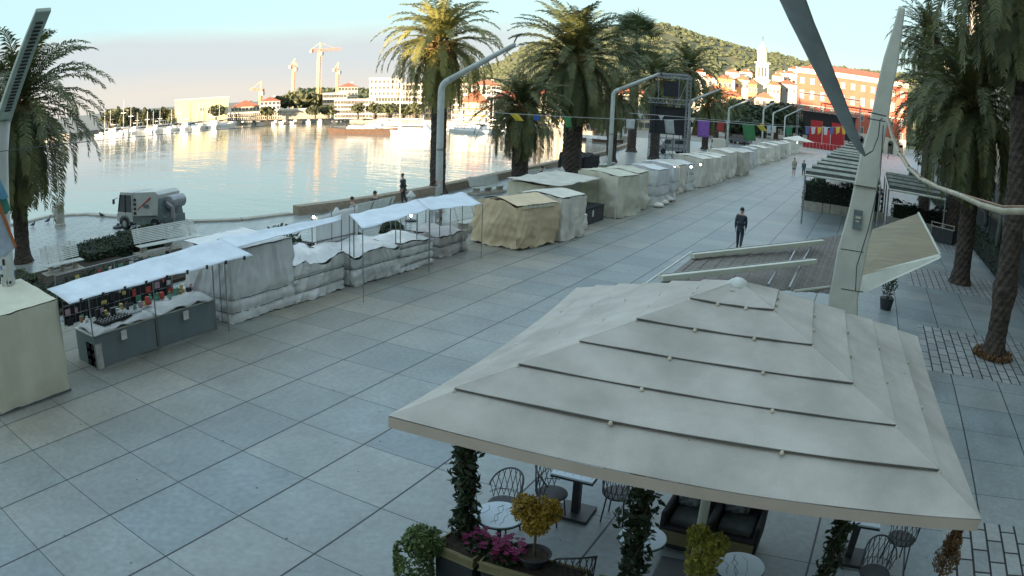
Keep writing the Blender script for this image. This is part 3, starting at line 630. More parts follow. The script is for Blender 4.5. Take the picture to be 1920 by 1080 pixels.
def red_stage():
    a = at(1512, 268); X = min(a.x, 190.0); a.x = X; yl = onX(1516, 262, X).y; yr = onX(1582, 262, X).y; w_ = yl - yr; zt = zof(1545, 236, (X, a.y))
    r = thing('podium', 'bright red draped podium with steps in front of the palace', 'podium', (X, (yl + yr) / 2, 0))
    k = MB(); k.box((3, 0, zt * .42), (6, w_, zt * .84)); k.build('base', red_m, r, bevel=.1)
    for i in (-1, 1): k = MB(); k.box((1.5, i * w_ * .3, zt * .95), (2.5, w_ * .32, zt * .5)); k.build('drape', red_m, r)
    k = MB(); k.box((-.15, 0, zt * .45), (.3, w_ * .2, zt * .7)); k.build('panel', mat('stage_red_bright', (.50, .02, .03), .5), r)
    k = MB()
    for i in (-1, 1): k.tube([(-.4, i * w_ * .12, 0), (-.4, i * w_ * .12, zt * .95)], .08, 6)
    k.tube([(-.4, -w_ * .12, zt * .95), (-.4, w_ * .12, zt * .95)], .08, 6); k.build('frame', white_paint, r)
    b = thing('barrier', 'low red barrier fence with thin pale rails in front of the red podium', 'barrier', (X - 14, (yl + yr) / 2 - 1, 0)); w2 = w_ * 1.25
    k = MB(); k.box((0, 0, .55), (.08, w2, 1.1)); k.build('panel', red_m, b)
    k = MB()
    for i in range(15): k.tube([(-.1, -w2 / 2 + w2 * i / 14, 0), (-.1, -w2 / 2 + w2 * i / 14, 1.5)], .05, 5)
    k.tube([(-.1, -w2 / 2, 1.5), (-.1, w2 / 2, 1.5)], .05, 5); k.build('rail', mat('rail_pink', (.6, .3, .28), .5), b)
red_stage()

# houses on the lower slope of the hill
hs = [(1338, 1366, 140, 300, W_orange, 1), (1352, 1378, 128, 380, W_cream, 0), (1370, 1398, 142, 310, W_yel, 0), (1378, 1402, 128, 400, W_white, 0), (1396, 1412, 150, 300, W_orange, 0), (1432, 1456, 152, 290, W_cream, 0), (1440, 1462, 135, 380, W_stone, 0),
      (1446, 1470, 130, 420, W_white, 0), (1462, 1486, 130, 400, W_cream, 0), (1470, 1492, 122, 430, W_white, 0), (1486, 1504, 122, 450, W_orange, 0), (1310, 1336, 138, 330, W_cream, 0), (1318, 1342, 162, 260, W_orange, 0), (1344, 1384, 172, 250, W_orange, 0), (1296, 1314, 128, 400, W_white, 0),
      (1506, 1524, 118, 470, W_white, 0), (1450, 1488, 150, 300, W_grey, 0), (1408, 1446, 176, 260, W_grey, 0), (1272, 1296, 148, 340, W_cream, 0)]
pos = ['the far left', 'beside the dark palm', 'under the bell tower', 'up behind', 'at the foot', 'right of the bell tower']
for i, (a, b, yt, D, wm, kk) in enumerate(hs):
    col_ = {W_orange: 'orange', W_cream: 'cream', W_yel: 'yellow', W_white: 'white', W_stone: 'stone', W_grey: 'shaded grey'}[wm]
    side_ = 'left of the bell tower' if b < 1410 else ('before the bell tower' if a < 1425 else 'right of the bell tower')
    facade_px('%s tiled-roof house %s, %s hillside house from the left' % (col_, side_, ORD[sorted(h[0] for h in hs).index(a)]), a, b, yt + 7, D, wm, 9, z0=-2.0, roof='hip', roof_h=2.2, floors=4, cols=3, ww=1.1, wh=1.5, side=False, name='house', cat='house', group='houses on the hillside')

# buildings along the right-hand side of the promenade
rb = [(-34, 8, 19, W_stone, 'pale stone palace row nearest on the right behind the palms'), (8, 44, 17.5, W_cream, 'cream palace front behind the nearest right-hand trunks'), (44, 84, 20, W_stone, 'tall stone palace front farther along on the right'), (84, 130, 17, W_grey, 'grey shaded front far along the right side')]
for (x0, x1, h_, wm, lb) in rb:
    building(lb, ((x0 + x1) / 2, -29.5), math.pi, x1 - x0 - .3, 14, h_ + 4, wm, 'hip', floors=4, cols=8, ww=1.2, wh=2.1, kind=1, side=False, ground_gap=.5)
# unseen blocks added behind the camera, sized to keep morning sun off the promenade
for i, (y0, y1, h_, bx_) in enumerate(((-60, -5, 26, -24), (-20, 33, 24, -66), (33, 39, 12.2, -66), (39, 66, 27, -66), (66, 93, 27.5, -66))):
    r = thing('shade_block', '%s unseen block added behind the viewpoint, sized to shade the promenade' % ORD[i], 'building', (bx_, (y0 + y1) / 2, 0))
    k = MB(); k.box((0, 0, h_ / 2), (12, y1 - y0 - .02, h_)); k.build('wall', W_stone, r); hip(12, y1 - y0 - 1.2, 1.2, h_ + .01, .3).build('roof', roof_tile, r)

# ================================================================== HILL
def hill():
    prof = [(-200, 175), (700, 168), (860, 150), (930, 118), (985, 84), (1060, 62), (1140, 48), (1200, 40), (1235, 42), (1275, 54), (1320, 66), (1380, 84), (1430, 98), (1480, 110), (1540, 120), (1640, 134), (1800, 150), (2300, 170)]
    V = []; F = []; NA, ND = 260, 46; A0, A1 = -10, 1900
    for i in range(NA + 1):
        px = A0 + (A1 - A0) * i / NA
        px = max(560, min(px, 1900)); 
        for q in range(len(prof) - 1):
            if prof[q][0] <= px <= prof[q + 1][0]:
                t = (px - prof[q][0]) / (prof[q + 1][0] - prof[q][0]); t = t * t * (3 - 2 * t) * .4 + t * .6; py = prof[q][1] * (1 - t) + prof[q + 1][1] * t; break
        d = ray(px, 200); az = Vector((d.x, d.y, 0)).normalized(); Dp = 1050
        H = dist(px, py, Dp).z
        for j in range(ND + 1):
            s = j / ND; D = 430 + (1500 - 430) * s
            e = min(1, (D - 430) / (Dp - 430)); e = e ** 0.9
            if D > Dp: e = 1 - (D - Dp) / 600
            z = -3 + (H + 3) * e; P_ = CAM + az * D
            z += (fbm(P_.x * .012, P_.y * .012, 2) * 7 + fbm(P_.x * .06, P_.y * .06, 5) * 2.4) * min(1, e * 1.6) * (0.5 if D > Dp * .93 else 1)
            V.append((P_.x, P_.y, z))
    for i in range(NA):
        for j in range(ND):
            a = i * (ND + 1) + j; F.append((a, a + 1, a + ND + 2, a + ND + 1))
    mb = MB(); mb.v = V; mb.f = F
    m_ = mat('hill_forest', (0.15, 0.14, 0.065), 0.95, 0, 0.035, 0.6, 0.12, col2=(0.06, 0.075, 0.035))
    tag(mb.build('hill', m_, smooth=True), kind='structure')
    rnd = random.Random(5); t = MB()                               # the wood on the slope, one mass of small crowns
    for _ in range(9000):
        i = rnd.randrange(0, NA); j = int(ND * rnd.random() ** .9 * .62); k = i * (ND + 1) + j; a = Vector(V[k]); b = Vector(V[k + 1]); c = Vector(V[k + ND + 1]); u, v = rnd.random(), rnd.random()
        P_ = a + (b - a) * u + (c - a) * v
        if fbm(P_.x * .02, P_.y * .02, 9) < -.25: continue
        s = rnd.uniform(1.5, 3.3); o = len(t.v); ph = rnd.random() * 6
        ring = [(1.0, .1), (.95, .7), (.45, 1.25)]
        for rr, zz in ring:
            for q in range(5):
                an = ph + q * 1.2566; k2 = rr * s * rnd.uniform(.75, 1.2); t.v.append((P_.x + k2 * math.cos(an), P_.y + k2 * math.sin(an), P_.z + zz * s * rnd.uniform(.85, 1.1) * .8))
        t.v.append((P_.x, P_.y, P_.z + 1.2 * s))
        for e in (0, 1):
            for q in range(5): t.f.append((o + e * 5 + q, o + e * 5 + (q + 1) % 5, o + e * 5 + 5 + (q + 1) % 5, o + e * 5 + 5 + q))
        for q in range(5): t.f.append((o + 10 + q, o + 10 + (q + 1) % 5, o + 15))
    tag(t.build('woodland', mat('woodland_leaf', (0.095, 0.105, 0.045), 0.9, 0, 0.25, col2=(0.050, 0.065, 0.032))), kind='stuff')
hill()
# separate trees across the water and below the hill
def tree(label, g_, h_, w_, seed, m_=leaf_far, conical=False, n=500, group='trees across the harbour', name='tree', ls=None):
    r = thing(name, label, 'tree', g_, 0, group)
    k = MB(); k.tube([(0, 0, 0), (0, 0, h_ * .35), (0.05 * w_, 0, h_ * .8)], [w_ * .07, w_ * .05, w_ * .02], 6)
    for j in range(4): a = j * 1.7 + seed; k.tube([(0, 0, h_ * (.3 + .08 * j)), (w_ * .3 * math.cos(a), w_ * .3 * math.sin(a), h_ * (.55 + .08 * j))], [w_ * .03, w_ * .01], 5)
    k.build('trunk', bark, r)
    rnd = random.Random(seed); c = MB(); ls = ls or w_ * .11
    if conical:
        leaf_cloud(c, (0, 0, 0), None, n, ls * 1.4, seed, lambda q: (lambda a, t: Vector((math.cos(a) * w_ * .5 * (1 - t) ** .7 * q.uniform(.3, 1), math.sin(a) * w_ * .5 * (1 - t) ** .7 * q.uniform(.3, 1), h_ * (.08 + .92 * t))))(q.uniform(0, 6.28), q.random()), up=1)
    else:
        for b in range(6):
            a = rnd.uniform(0, 6.28); d = rnd.uniform(0, .25) * w_
            leaf_cloud(c, (d * math.cos(a), d * math.sin(a), h_ * rnd.uniform(.5, .8)), (w_ * .33, w_ * .33, h_ * .22), n // 6, ls, seed * 7 + b)
    c.build('crown', m_, r)
    return r
rt = random.Random(9)
for i in range(15):
    px = 204 + i * 8.4; D = 238; yt = 206 + rt.uniform(-5, 5); con = i not in (0, 1, 5, 11); g_ = gnd(px, D + rt.uniform(-6, 6))
    tree('%s %s left of the cream block behind the masts' % (ORD[i], 'dark cypress' if con else 'round dark pine'), g_, zof(px, yt, g_), 4.2 if con else 8.5, 60 + i, leaf_far, con, 420)
for i, (px, yt, D, w_, lb) in enumerate(((533, 178, 300, 11, 'round tree left of the second crane mast'), (553, 172, 300, 13, 'big round tree between two crane masts'), (584, 176, 290, 15, 'broad tree left of the tallest crane mast'), (404, 196, 228, 7, 'lone tree against the cream yellow block'), (614, 200, 206, 6, 'leafy tree at the left corner of the white hotel'),
        (650, 168, 330, 8, 'tree on the roof line behind the apartment house'), (590, 214, 204, 5, 'small round tree before the banded terminal'), (500, 214, 208, 5, 'small tree before the long low terminal'))):
    g_ = gnd(px, D); tree(lb, g_, max(4, zof(px, yt, g_)), w_, 90 + i, leaf_far, False, 600)
for i, px in enumerate((670, 700, 726, 752, 776)):
    g_ = gnd(px, 196); tree('%s low clipped street tree before the white hotel, from the left' % ORD[i], g_, 4.6, 5.2, 110 + i, leaf_far, False, 420)
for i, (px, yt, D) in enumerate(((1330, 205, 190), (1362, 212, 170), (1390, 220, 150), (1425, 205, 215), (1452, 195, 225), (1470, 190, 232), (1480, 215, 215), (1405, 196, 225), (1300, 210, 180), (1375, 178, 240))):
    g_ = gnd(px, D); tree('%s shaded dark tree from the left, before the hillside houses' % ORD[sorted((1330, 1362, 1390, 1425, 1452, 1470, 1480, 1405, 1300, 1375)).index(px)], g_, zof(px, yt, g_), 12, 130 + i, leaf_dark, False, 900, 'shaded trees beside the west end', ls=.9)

# ================================================================== MARKET STALLS
def wrap(name, x0, x1, yf, yb, hf, hb, m_, parent, seed=0, fold=0.05, fr=2.2, ridge=0.0, lump=0.0, step=0.10, ropes=(), hem=0.05, wave=0.5, taper=0.0, crease=0.03):
    """a stall or table wrapped in sheeting: four creased sides and a sagging top (local coords about the parent)"""
    cx, cy = (x0 + x1) / 2, (yf + yb) / 2; per = []
    def seg(a, b):
        n = max(2, int((Vector(b) - Vector(a)).length / step))
        for i in range(n): t = i / n; per.append((a[0] + (b[0] - a[0]) * t, a[1] + (b[1] - a[1]) * t))
    c = [(x0, yf), (x1, yf), (x1, yb), (x0, yb)]
    for i in range(4): seg(c[i], c[(i + 1) % 4])
    n = len(per); nz = 26; mb = MB()
    def top(x, y):
        t = min(1, max(0, (y - yf) / max(.01, yb - yf))); z = hf + (hb - hf) * t
        z += ridge * (1 - abs(2 * t - 1)); z += lump * fbm(x * 1.7 + seed, y * 1.7, seed) + 0.02 * fbm(x * 3, y * 3 + seed)
        return z
    for j in range(nz + 1):
        u = j / nz
        for i, (x, y) in enumerate(per):
            zt = top(x, y); z = hem * (0.5 + fbm(x * 2 + seed, y * 2)) + (zt - hem) * u if j else max(0.012, hem * (0.6 + fbm(x * 2.2 + seed, y * 2.2)))
            s = i * step; dx, dy = x - cx, y - cy
            nx = 1 if abs(x - x1) < 1e-3 else (-1 if abs(x - x0) < 1e-3 else 0); ny = 1 if abs(y - yb) < 1e-3 else (-1 if abs(y - yf) < 1e-3 else 0)
            d = fold * (0.25 + 0.95 * (1 - u)) * (math.sin(s * fr * 2.2 + 2.2 * fbm(s * .5, seed, u * .7)) * wave + 1.5 * fbm(s * fr * .55 + seed * 3, u * 1.6 + seed, 0))
            sh = .55 * math.sin(s * .7 + seed); ua, va = s - z * sh, z * .30 + s * .06
            d += crease * (max(0, 1 - 5 * abs(fbm(ua * 1.9 + seed, va, seed * 2.0, 2))) + .7 * max(0, 1 - 5 * abs(fbm(ua * 3.6, va * 1.4 + 7, seed + 9.0, 2)))) * (1 if nx or ny else 0)
            for rz_ in ropes: d -= 0.05 * math.exp(-((z - rz_) / 0.05) ** 2)
            d += 0.02 - taper * u
            mb.v.append((x + nx * d, y + ny * d, z))
    for j in range(nz):
        for i in range(n): a = j * n + i; b = j * n + (i + 1) % n; mb.f.append((a, b, b + n, a + n))
    o = len(mb.v); gx, gy = max(3, int((x1 - x0) / .2)), 9
    for a in range(gx + 1):
        for b in range(gy + 1):
            x = x0 + .02 + (x1 - x0 - .04) * a / gx; y = yf + .02 + (yb - yf - .04) * b / gy
            z = top(x, y) + (0.004 if not lump else 0) + 0.05 * math.sin(math.pi * a / gx) * math.sin(math.pi * b / gy) * (1 if lump else -1)
            x += (taper - .03) * (1 if a == 0 else (-1 if a == gx else 0)); y += (taper - .03) * (1 if b == 0 else (-1 if b == gy else 0))
            mb.v.append((x, y, z))
    for a in range(gx):
        for b in range(gy): k = o + a * (gy + 1) + b; mb.f.append((k, k + gy + 1, k + gy + 2, k + 1))
    ob = mb.build(name, m_, parent, smooth=True)
    for q, rz_ in enumerate(ropes):
        r_ = MB(); pts = [(x + (0.035 if x > cx else -0.035) * 1, y + (0.035 if y > cy else -.035), rz_ + .05 * fbm(x * .8 + q * 5, y * .8, seed)) for x, y in per[::3]]
        pts.append(pts[0]); r_.tube(pts, 0.010, 4, False).build('rope', rope_m, parent)
    return ob
def sheet(name, corners, m_, parent, nx=14, ny=8, sag=0.12, seed=0, noise_=0.03, world=True, solid=0.012):
    a, b, c, d = [Vector(p) for p in corners]; mb = MB()
    for i in range(nx + 1):
        for j in range(ny + 1):
            u, v = i / nx, j / ny; p = (a * (1 - u) + b * u) * (1 - v) + (d * (1 - u) + c * u) * v
            p.z -= sag * math.sin(math.pi * u) * (0.35 + math.sin(math.pi * v)) * .7; p.z += noise_ * fbm(p.x * 1.6 + seed, p.y * 1.6)
            if j in (0, ny): p.z += min(noise_, .035) * .8 * math.sin(u * 19 + seed)
            mb.v.append(tuple(p))
    for i in range(nx):
        for j in range(ny): k = i * (ny + 1) + j; mb.f.append((k, k + ny + 1, k + ny + 2, k + 1))
    return mb.build(name, m_, parent, smooth=True, world=world, solid=solid)
def poles(parent, pts, z1, r_=0.018, m_=grey_metal, name='pole'):
    for x, y in pts: MB().tube([(x, y, 0), (x, y, z1)], r_, 8).build(name, m_, parent)
GT = 'closed market stalls along the promenade'

# near left cream tent
r = thing('market_tent', 'plain cream box tent at the lower left edge of the row', 'market stall', (1.0, 6.2, 0), 0, GT)
a_ = at(5, 775); 
wrap('cover', a_.x - 1.0, 1.12, a_.y - 6.2 - 0.02, 1.15, 2.0, 2.12, tarp_cream, r, 3, 0.022, 1.0, hem=.03, wave=.15, crease=.012)
MB().tube([(-2.2, -1.24, .05), (1.1, -1.26, .05)], .02, 5).build('hem_bar', rope_m, r)

# open souvenir stall
sx0, sx1, syf, syb = 3.25, 7.15, 5.55, 7.5
S1 = thing('souvenir_stall', 'open souvenir stall with a long white sheet roof and grey fronted tables', 'market stall', ((sx0 + sx1) / 2, (syf + syb) / 2, 0), 0, None)
lx, ly = S1.location.x, S1.location.y
f4 = [at(130, 568, 1.98), at(475, 478, 1.95), at(415, 448, 2.30), at(88, 541, 2.12)]
sheet('roof_sheet', f4, tarp_white, S1, 22, 8, 0.04, 4, 0.015)
poles(S1, [(x - lx, y - ly) for x in (sx0, 5.2, sx1) for y in (syf + .03, syb)], 1.95)
for z in (1.93,): MB().tube([(sx0 - lx, syf + .03 - ly, z), (sx1 - lx, syf + .03 - ly, z)], .015, 6).build('rail', grey_metal, S1); MB().tube([(sx0 - lx, syb - ly, z), (sx1 - lx, syb - ly, z)], .015, 6).build('rail', grey_metal, S1)
panel_m = mat('stall_panel', (0.17, 0.21, 0.225), 0.7, 0.06, 2)
for i, (a, b) in enumerate(((sx0, 5.17), (5.23, sx1))):
    t = thing('market_table', '%s grey-skirted table of the open souvenir stall' % ('nearer, tray-covered' if i == 0 else 'farther, cloth-covered'), 'table', ((a + b) / 2, syf + .55, 0), 0, 'tables of the souvenir stall'); w2 = b - a
    MB().box((0, -.5, .41), (w2 - .04, .02, .76)).build('skirt', panel_m, t, bevel=.004)
    MB().box((-w2 / 2 + .03, 0, .41), (.02, .98, .76)).build('side_panel', panel_m, t)
    MB().box((0, 0, .80), (w2, 1.02, .03)).build('table_top', white_paint, t)
    for x in (-w2 / 2 + .05, w2 / 2 - .05):
        for y in (-.47, .47): MB().tube([(x, y, 0), (x, y, .79)], .015, 6).build('leg', grey_metal, t)
    cl = MB(); c = sheet('white_cloth', [(a + .02, syf - .03, .86), (b - .02, syf - .03, .86), (b - .05, syf + .95, .90), (a + .05, syf + .95, .90)], mat('cloth_white', (0.55, 0.56, 0.55), .7, .12, 3, .5, 9), None, 16, 10, -0.05, 6 + i, .09, world=False)
    tag(c, 'crumpled white sheet over the %s souvenir table' % ('nearer' if i == 0 else 'farther'), 'cloth')
    pr = MB().box((0, 0, 0), (.17, .006, .22)); o = pr.build('price_sheet', mat('paper', (.7, .7, .68), .6), None, loc=((a + b) / 2 - .1, syf - .075, .66)); tag(o, 'sheet of white paper hanging on the %s table front' % ('nearer' if i == 0 else 'farther'), 'paper')
# stacked printed boxes under the near end
fr = thing('lettered_box', 'white printed cardboard box under the near end of the souvenir table', 'box', (sx0 + .12, syf + .28, 0)); MB().box((0, 0, .3), (.2, .5, .6)).build('carton', mat('carton', (.5, .5, .47), .7), fr, bevel=.01)
for q in range(3):
    MB().lathe((-.105, -.14 + q * .02, .13 + q * .19), [(.065, -.004), (.065, .004)], 14, Matrix.Rotation(math.pi / 2, 3, 'Y')).build('emblem', black_stuff, fr); MB().box((-.105, .12, .13 + q * .19), (.008, .12, .1)).build('print', black_stuff, fr)
# goods: trays, boxes, hanging things
goods = [mat('goods_%d' % i, c, .5, .15, 12) for i, c in enumerate([(.5, .08, .06), (.08, .2, .4), (.55, .45, .15), (.6, .6, .58), (.10, .3, .2), (.35, .2, .12), (.03, .03, .035), (.45, .3, .35)])]
gn_ = ['red', 'blue', 'ochre', 'white', 'green', 'brown', 'black', 'mauve']
rnd = random.Random(12)
t = thing('jewellery_tray', 'large black display tray with rows of pendants on the near souvenir table', 'tray', (4.15, 6.05, .93)); MB().box((0, 0, 0), (.95, .5, .05), .1).build('tray', black_stuff, t, bevel=.01)
for i in range(9):
    for j in range(4): MB().lathe((-.4 + i * .1, -.18 + j * .12, .03), [(.018, 0), (.022, .012), (.01, .02)], 6).build('pendant', goods[3], t)
t = thing('pendant_rack', 'tilted black wire display frame beside the black tray', 'rack', (4.75, 6.1, .93)); k = MB()
for i in range(7): k.tube([(-.22 + i * .07, -.2, .02), (-.22 + i * .07, .2, .16)], .007, 4)
k.tube([(-.24, -.2, .02), (.24, -.2, .02)], .01, 4); k.tube([(-.24, .2, .16), (.24, .2, .16)], .01, 4); k.build('frame', dark_metal, t)
for i in range(26):
    x = sx0 + .15 + (sx1 - sx0 - .3) * i / 25 + rnd.uniform(-.04, .04); y = syf + rnd.uniform(.62, .98); q = rnd.randrange(8); s = (rnd.uniform(.07, .16), rnd.uniform(.06, .12), rnd.uniform(.08, .26))
    z0 = .94 + s[2] / 2; kk = i % 3
    mb = MB()
    if kk == 0: mb.box((0, 0, 0), s, rnd.uniform(-.4, .4))
    elif kk == 1: mb.lathe((0, 0, -s[2] / 2), [(s[0] * .4, 0), (s[0] * .5, s[2] * .4), (s[0] * .22, s[2] * .75), (s[0] * .28, s[2])], 10)
    else: mb.box((0, 0, -s[2] * .3), (s[0], s[1], s[2] * .4), .2); mb.box((0, 0, s[2] * .15), (s[0] * .6, s[1] * .6, s[2] * .5), .5)
    o = mb.build(('souvenir_box', 'souvenir_vase', 'souvenir_stand')[kk], goods[q], None, loc=(x, y, z0), bevel=.004 if kk != 1 else 0)
    tag(o, '%s small souvenir, %s from the near end along the back of the table' % (gn_[q], ORD[i]), 'souvenir', 'souvenirs on the stall tables')
for i in range(20):
    x = sx0 + .25 + (sx1 - sx0 - .5) * i / 19; q = rnd.randrange(8); hh = rnd.uniform(.22, .6); mb = MB(); wd = rnd.uniform(.05, .16); yy = syf + (1.0 if i % 2 else 1.75)
    for s_ in range(5): z = -hh * s_ / 4; mb.v += [(-wd / 2 * (1 - .1 * s_), .015 * math.sin(s_), z), (wd / 2 * (1 - .1 * s_), -.015 * math.sin(s_ + 1), z)]
    mb.f = [(2 * s_, 2 * s_ + 1, 2 * s_ + 3, 2 * s_ + 2) for s_ in range(4)]
    o = mb.build('hanging_scarf' if wd > .1 else 'hanging_beads', goods[q], None, loc=(x, yy, 1.9 if i % 2 else 1.86), solid=.012)
    tag(o, '%s hanging %s under the white roof, %s from the near end' % (gn_[q], 'scarf' if wd > .1 else 'string of beads', ORD[i]), 'souvenir', 'goods hanging in the souvenir stall')
t = thing('display_grid', 'black wire display wall with dark goods at the back of the open souvenir stall', 'rack', (5.2, 7.42, 0))
k = MB(); k.box((0, 0, 1.12), (3.7, .03, .9)); k.build('backing', black_stuff, t)
k = MB(); [k.tube([(-1.85 + i * .185, -.03, .6), (-1.85 + i * .185, -.03, 1.6)], .006, 4) for i in range(21)]; [k.tube([(-1.85, -.03, z), (1.85, -.03, z)], .006, 4) for z in (.65, .9, 1.15, 1.4, 1.6)]; k.build('grid', grey_metal, t)
for i in range(30): MB().box((-1.75 + (i % 10) * .38 + rnd.uniform(-.1, .1), -.06, .75 + (i // 10) * .28 + rnd.uniform(-.05, .05)), (rnd.uniform(.06, .2), .03, rnd.uniform(.08, .22))).build('hung_article', goods[rnd.randrange(8)], t)
# clips along the roof edge
for i in range(9):
    t_ = (i + .5) / 9; p_ = f4[0].lerp(f4[1], t_); k = MB(); k.box((0, 0, 0), (.03, .05, .09), .3); k.box((.01, 0, .03), (.10, .025, .02), .5)
    o = k.build('clamp', black_stuff, None, loc=(p_.x, p_.y, p_.z - .02)); tag(o, 'small black spring clamp on the white roof edge, %s from the near end' % ORD[i], 'clamp', 'clamps on the souvenir stall roof')

# wrapped grey stalls
r = thing('wrapped_stall', 'tall grey plastic-wrapped stall beside the open souvenir stall', 'market stall', (8.9, 6.6, 0), 0, GT)
wrap('cover', -1.15, 1.15, -1.0, 1.0, 1.92, 2.0, tarp_grey, r, 21, .05, 1.5, step=.06, crease=.055, ropes=(.62, .28), hem=.04, wave=.3)
r = thing('wrapped_table', 'lumpy low grey plastic-wrapped table right of the tall wrapped stall', 'market stall', (11.2, 6.5, 0), 0, GT)
wrap('cover', -1.05, 1.05, -.95, .9, 1.10, 1.2, tarp_grey, r, 33, .05, 1.6, step=.06, crease=.06, ropes=(.72, .3), lump=.22, hem=.04, wave=.3)
r = thing('wrapped_table', 'long wrapped grey table with a pale sheet roof on thin poles above it', 'market stall', (13.85, 6.3, 0), 0, GT)
wrap('cover', -1.25, 1.0, -.9, .9, .98, 1.05, tarp_grey, r, 41, .05, 1.7, step=.06, crease=.055, ropes=(.55,), lump=.12, hem=.06, wave=.3)
poles(r, [(-1.15, -.8), (.98, -.8), (-1.15, .95), (.98, .95), (-.2, .95)], 2.1)
sheet('back_sheet', [(12.9, 7.25, .95), (15.0, 7.25, .95), (15.0, 7.25, 2.05), (12.9, 7.25, 1.95)], tarp_grey, r, 12, 8, 0.0, 8, .02)
MB().tube([(-1.2, .93, 1.15), (1.0, .93, 1.15)], .014, 6).build('rail', dark_metal, r)
r = thing('wrapped_table', 'wrapped grey table tied with dark rope next to the long wrapped one', 'market stall', (15.85, 6.25, 0), 0, GT)
wrap('cover', -.95, .85, -.9, .8, .95, 1.0, tarp_grey, r, 52, .045, 1.8, step=.06, crease=.055, ropes=(.8, .5, .22), lump=.10, hem=.05, wave=.3)
poles(r, [(-.9, -.85), (.82, -.85), (.82, .85)], 2.1)
r = thing('wrapped_table', 'smallest wrapped table in the row, pinkish grey, before the long bench', 'market stall', (18.5, 6.3, 0), 0, GT)
wrap('cover', -.95, .85, -.75, .75, .82, .9, mat('tarp_pinkgrey', (.46, .44, .42), .5, .1, 3, .6, 6), r, 61, .05, 1.7, step=.06, crease=.05, ropes=(.42,), lump=.14, hem=.05, wave=.3)
poles(r, [(-.9, -.7), (-.2, -.7), (.4, .8), (.82, .8), (-.9, .8)], 1.9)
for lb, cs, sd_ in (('blue white roof sheet over the tall wrapped stall and its neighbour', [at(420, 470, 2.08), at(640, 412, 2.1), at(640, 403, 2.2), at(408, 447, 2.25)], 1),
                ('pale roof sheet stretched on poles over the long wrapped table', [at(680, 429, 2.12), at(806, 392, 2.15), at(782, 374, 2.35), at(655, 402, 2.25)], 2),
                ('small pale roof sheet over the smallest wrapped table, draped at one corner', [at(805, 394, 2.05), at(905, 383, 2.0), at(868, 360, 2.3), at(783, 373, 2.25)], 3),
                ('blue white sheet corner hanging between the first two wrapped stalls', [at(545, 432, 2.05), at(660, 408, 2.1), at(655, 400, 2.2), at(520, 428, 2.25)], 5)):
    if sd_ == 5: continue
    c0 = sum(cs, Vector()) / 4; r = thing('roof_sheet', lb, 'tarpaulin', (c0.x, c0.y, 0)); sheet('sheet', cs, tarp_white, r, 18, 8, .05, sd_, .02)
    for q in cs: MB().tube([(q.x - c0.x, q.y - c0.y, 0), (q.x - c0.x, q.y - c0.y, q.z - .02)], .015, 6).build('pole', grey_metal, r)
# small lit bulbs hanging under the roofs
for i, (px, py, z, lb) in enumerate(((588, 405, 2.0, 'lit bulb in the gap above the lumpy wrapped table'), (771, 402, 2.0, 'lit bulb at the roof corner of the long wrapped table'), (1265, 312, 2.2, 'lit bulb on the pale tent before the tattered one'), (1296, 311, 2.2, 'lit bulb on the front of the tattered white tent'), (1314, 307, 2.2, 'lit bulb right of the tattered white tent'), (1494, 266, 2.2, 'tiny lit bulb at the farthest tents'))):
    p_ = at(px, py, z); r = thing('light_bulb', lb, 'bulb', p_, 0, 'lit bulbs on the stalls'); s_ = .022 + .0009 * (p_ - CAM).length
    MB().lathe((0, 0, -s_), [(.01, -s_), (s_ * .8, -s_ * .5), (s_, 0), (s_ * .7, s_ * .8), (s_ * .3, s_ * 1.3)], 12).build('glass', bulb_m, r, smooth=True)
    MB().lathe((0, 0, 0), [(s_ * .35, 0), (s_ * .35, s_ * 1.2), (.006, s_ * 1.4)], 8).build('socket', dark_metal, r)

# big beige tent and the grey one behind it
def gable_tent(name, label, pos, rz, w_, d_, h_, rid, m_, seed, m2=None, **k):
    r = thing(name, label, 'market stall', pos, rz, GT)
    wrap('cover', -w_ / 2, w_ / 2, -d_ / 2, d_ / 2, h_, h_, m_, r, seed, k.get('fold', .07), k.get('fr', 1.2), step=.07, crease=.04, ridge=rid, hem=k.get('hem', .06), wave=.35, taper=.02)
    return r
A = at(935, 460); B = at(1042, 460)
r = gable_tent('market_tent', 'big beige canvas tent with scalloped flap, gathered at its near corner', (21.9, 4.75, 0), -.28, 2.4, 2.4, 1.75, .28, tarp_beige, 71, fold=.12, fr=1.1, hem=.12)
sc_ = MB()
for i in range(14): sc_.box((-.9 + i * .135, -1.26, 1.68 + .012 * (i % 2)), (.125, .012, .09 + .03 * (i % 2)))
sc_.build('scalloped_flap', tarp_cream, r)
for x, y in ((-1.0, -.9), (-.3, -1.05)): MB().lathe((x, y, 0), [(.035, 0), (.035, .12)], 8).build('foot', dark_metal, r)
r = gable_tent('market_tent', 'grey white tent attached to the back of the big beige one', (24.35, 4.35, 0), -.1, 2.1, 2.3, 1.85, .18, tarp_pale, 72, fold=.08)
r = thing('wrapped_crate', 'low pale wrapped goods crate left of the black box', 'crate', (26.3, 4.2, 0)); wrap('cover', -.75, .6, -.55, .6, .72, .78, tarp_pale, r, 75, .04, 1.5, lump=.05)
r = thing('storage_box', 'black storage box with a small white notice between cream tents', 'box', (28.9, 4.6, 0)); MB().box((0, 0, .38), (2.5, 1.1, .76)).build('body', mat('box_dark', (.045, .045, .055), .7, .15, 3), r, bevel=.02); MB().box((0, 0, .785), (2.56, 1.16, .05)).build('lid', black_stuff, r, bevel=.01); MB().box((-.25, -.56, .5), (.16, .012, .3)).build('notice', mat('paper', (.7, .7, .68), .6), r)
r = thing('market_tent', 'set-back cream stall with pleated white side curtains above the black box', 'market stall', (28.4, 6.1, 0), 0, GT)
wrap('cover', -2.4, 2.3, -.75, 1.2, 1.95, 2.05, tarp_cream, r, 77, .07, 3.2)
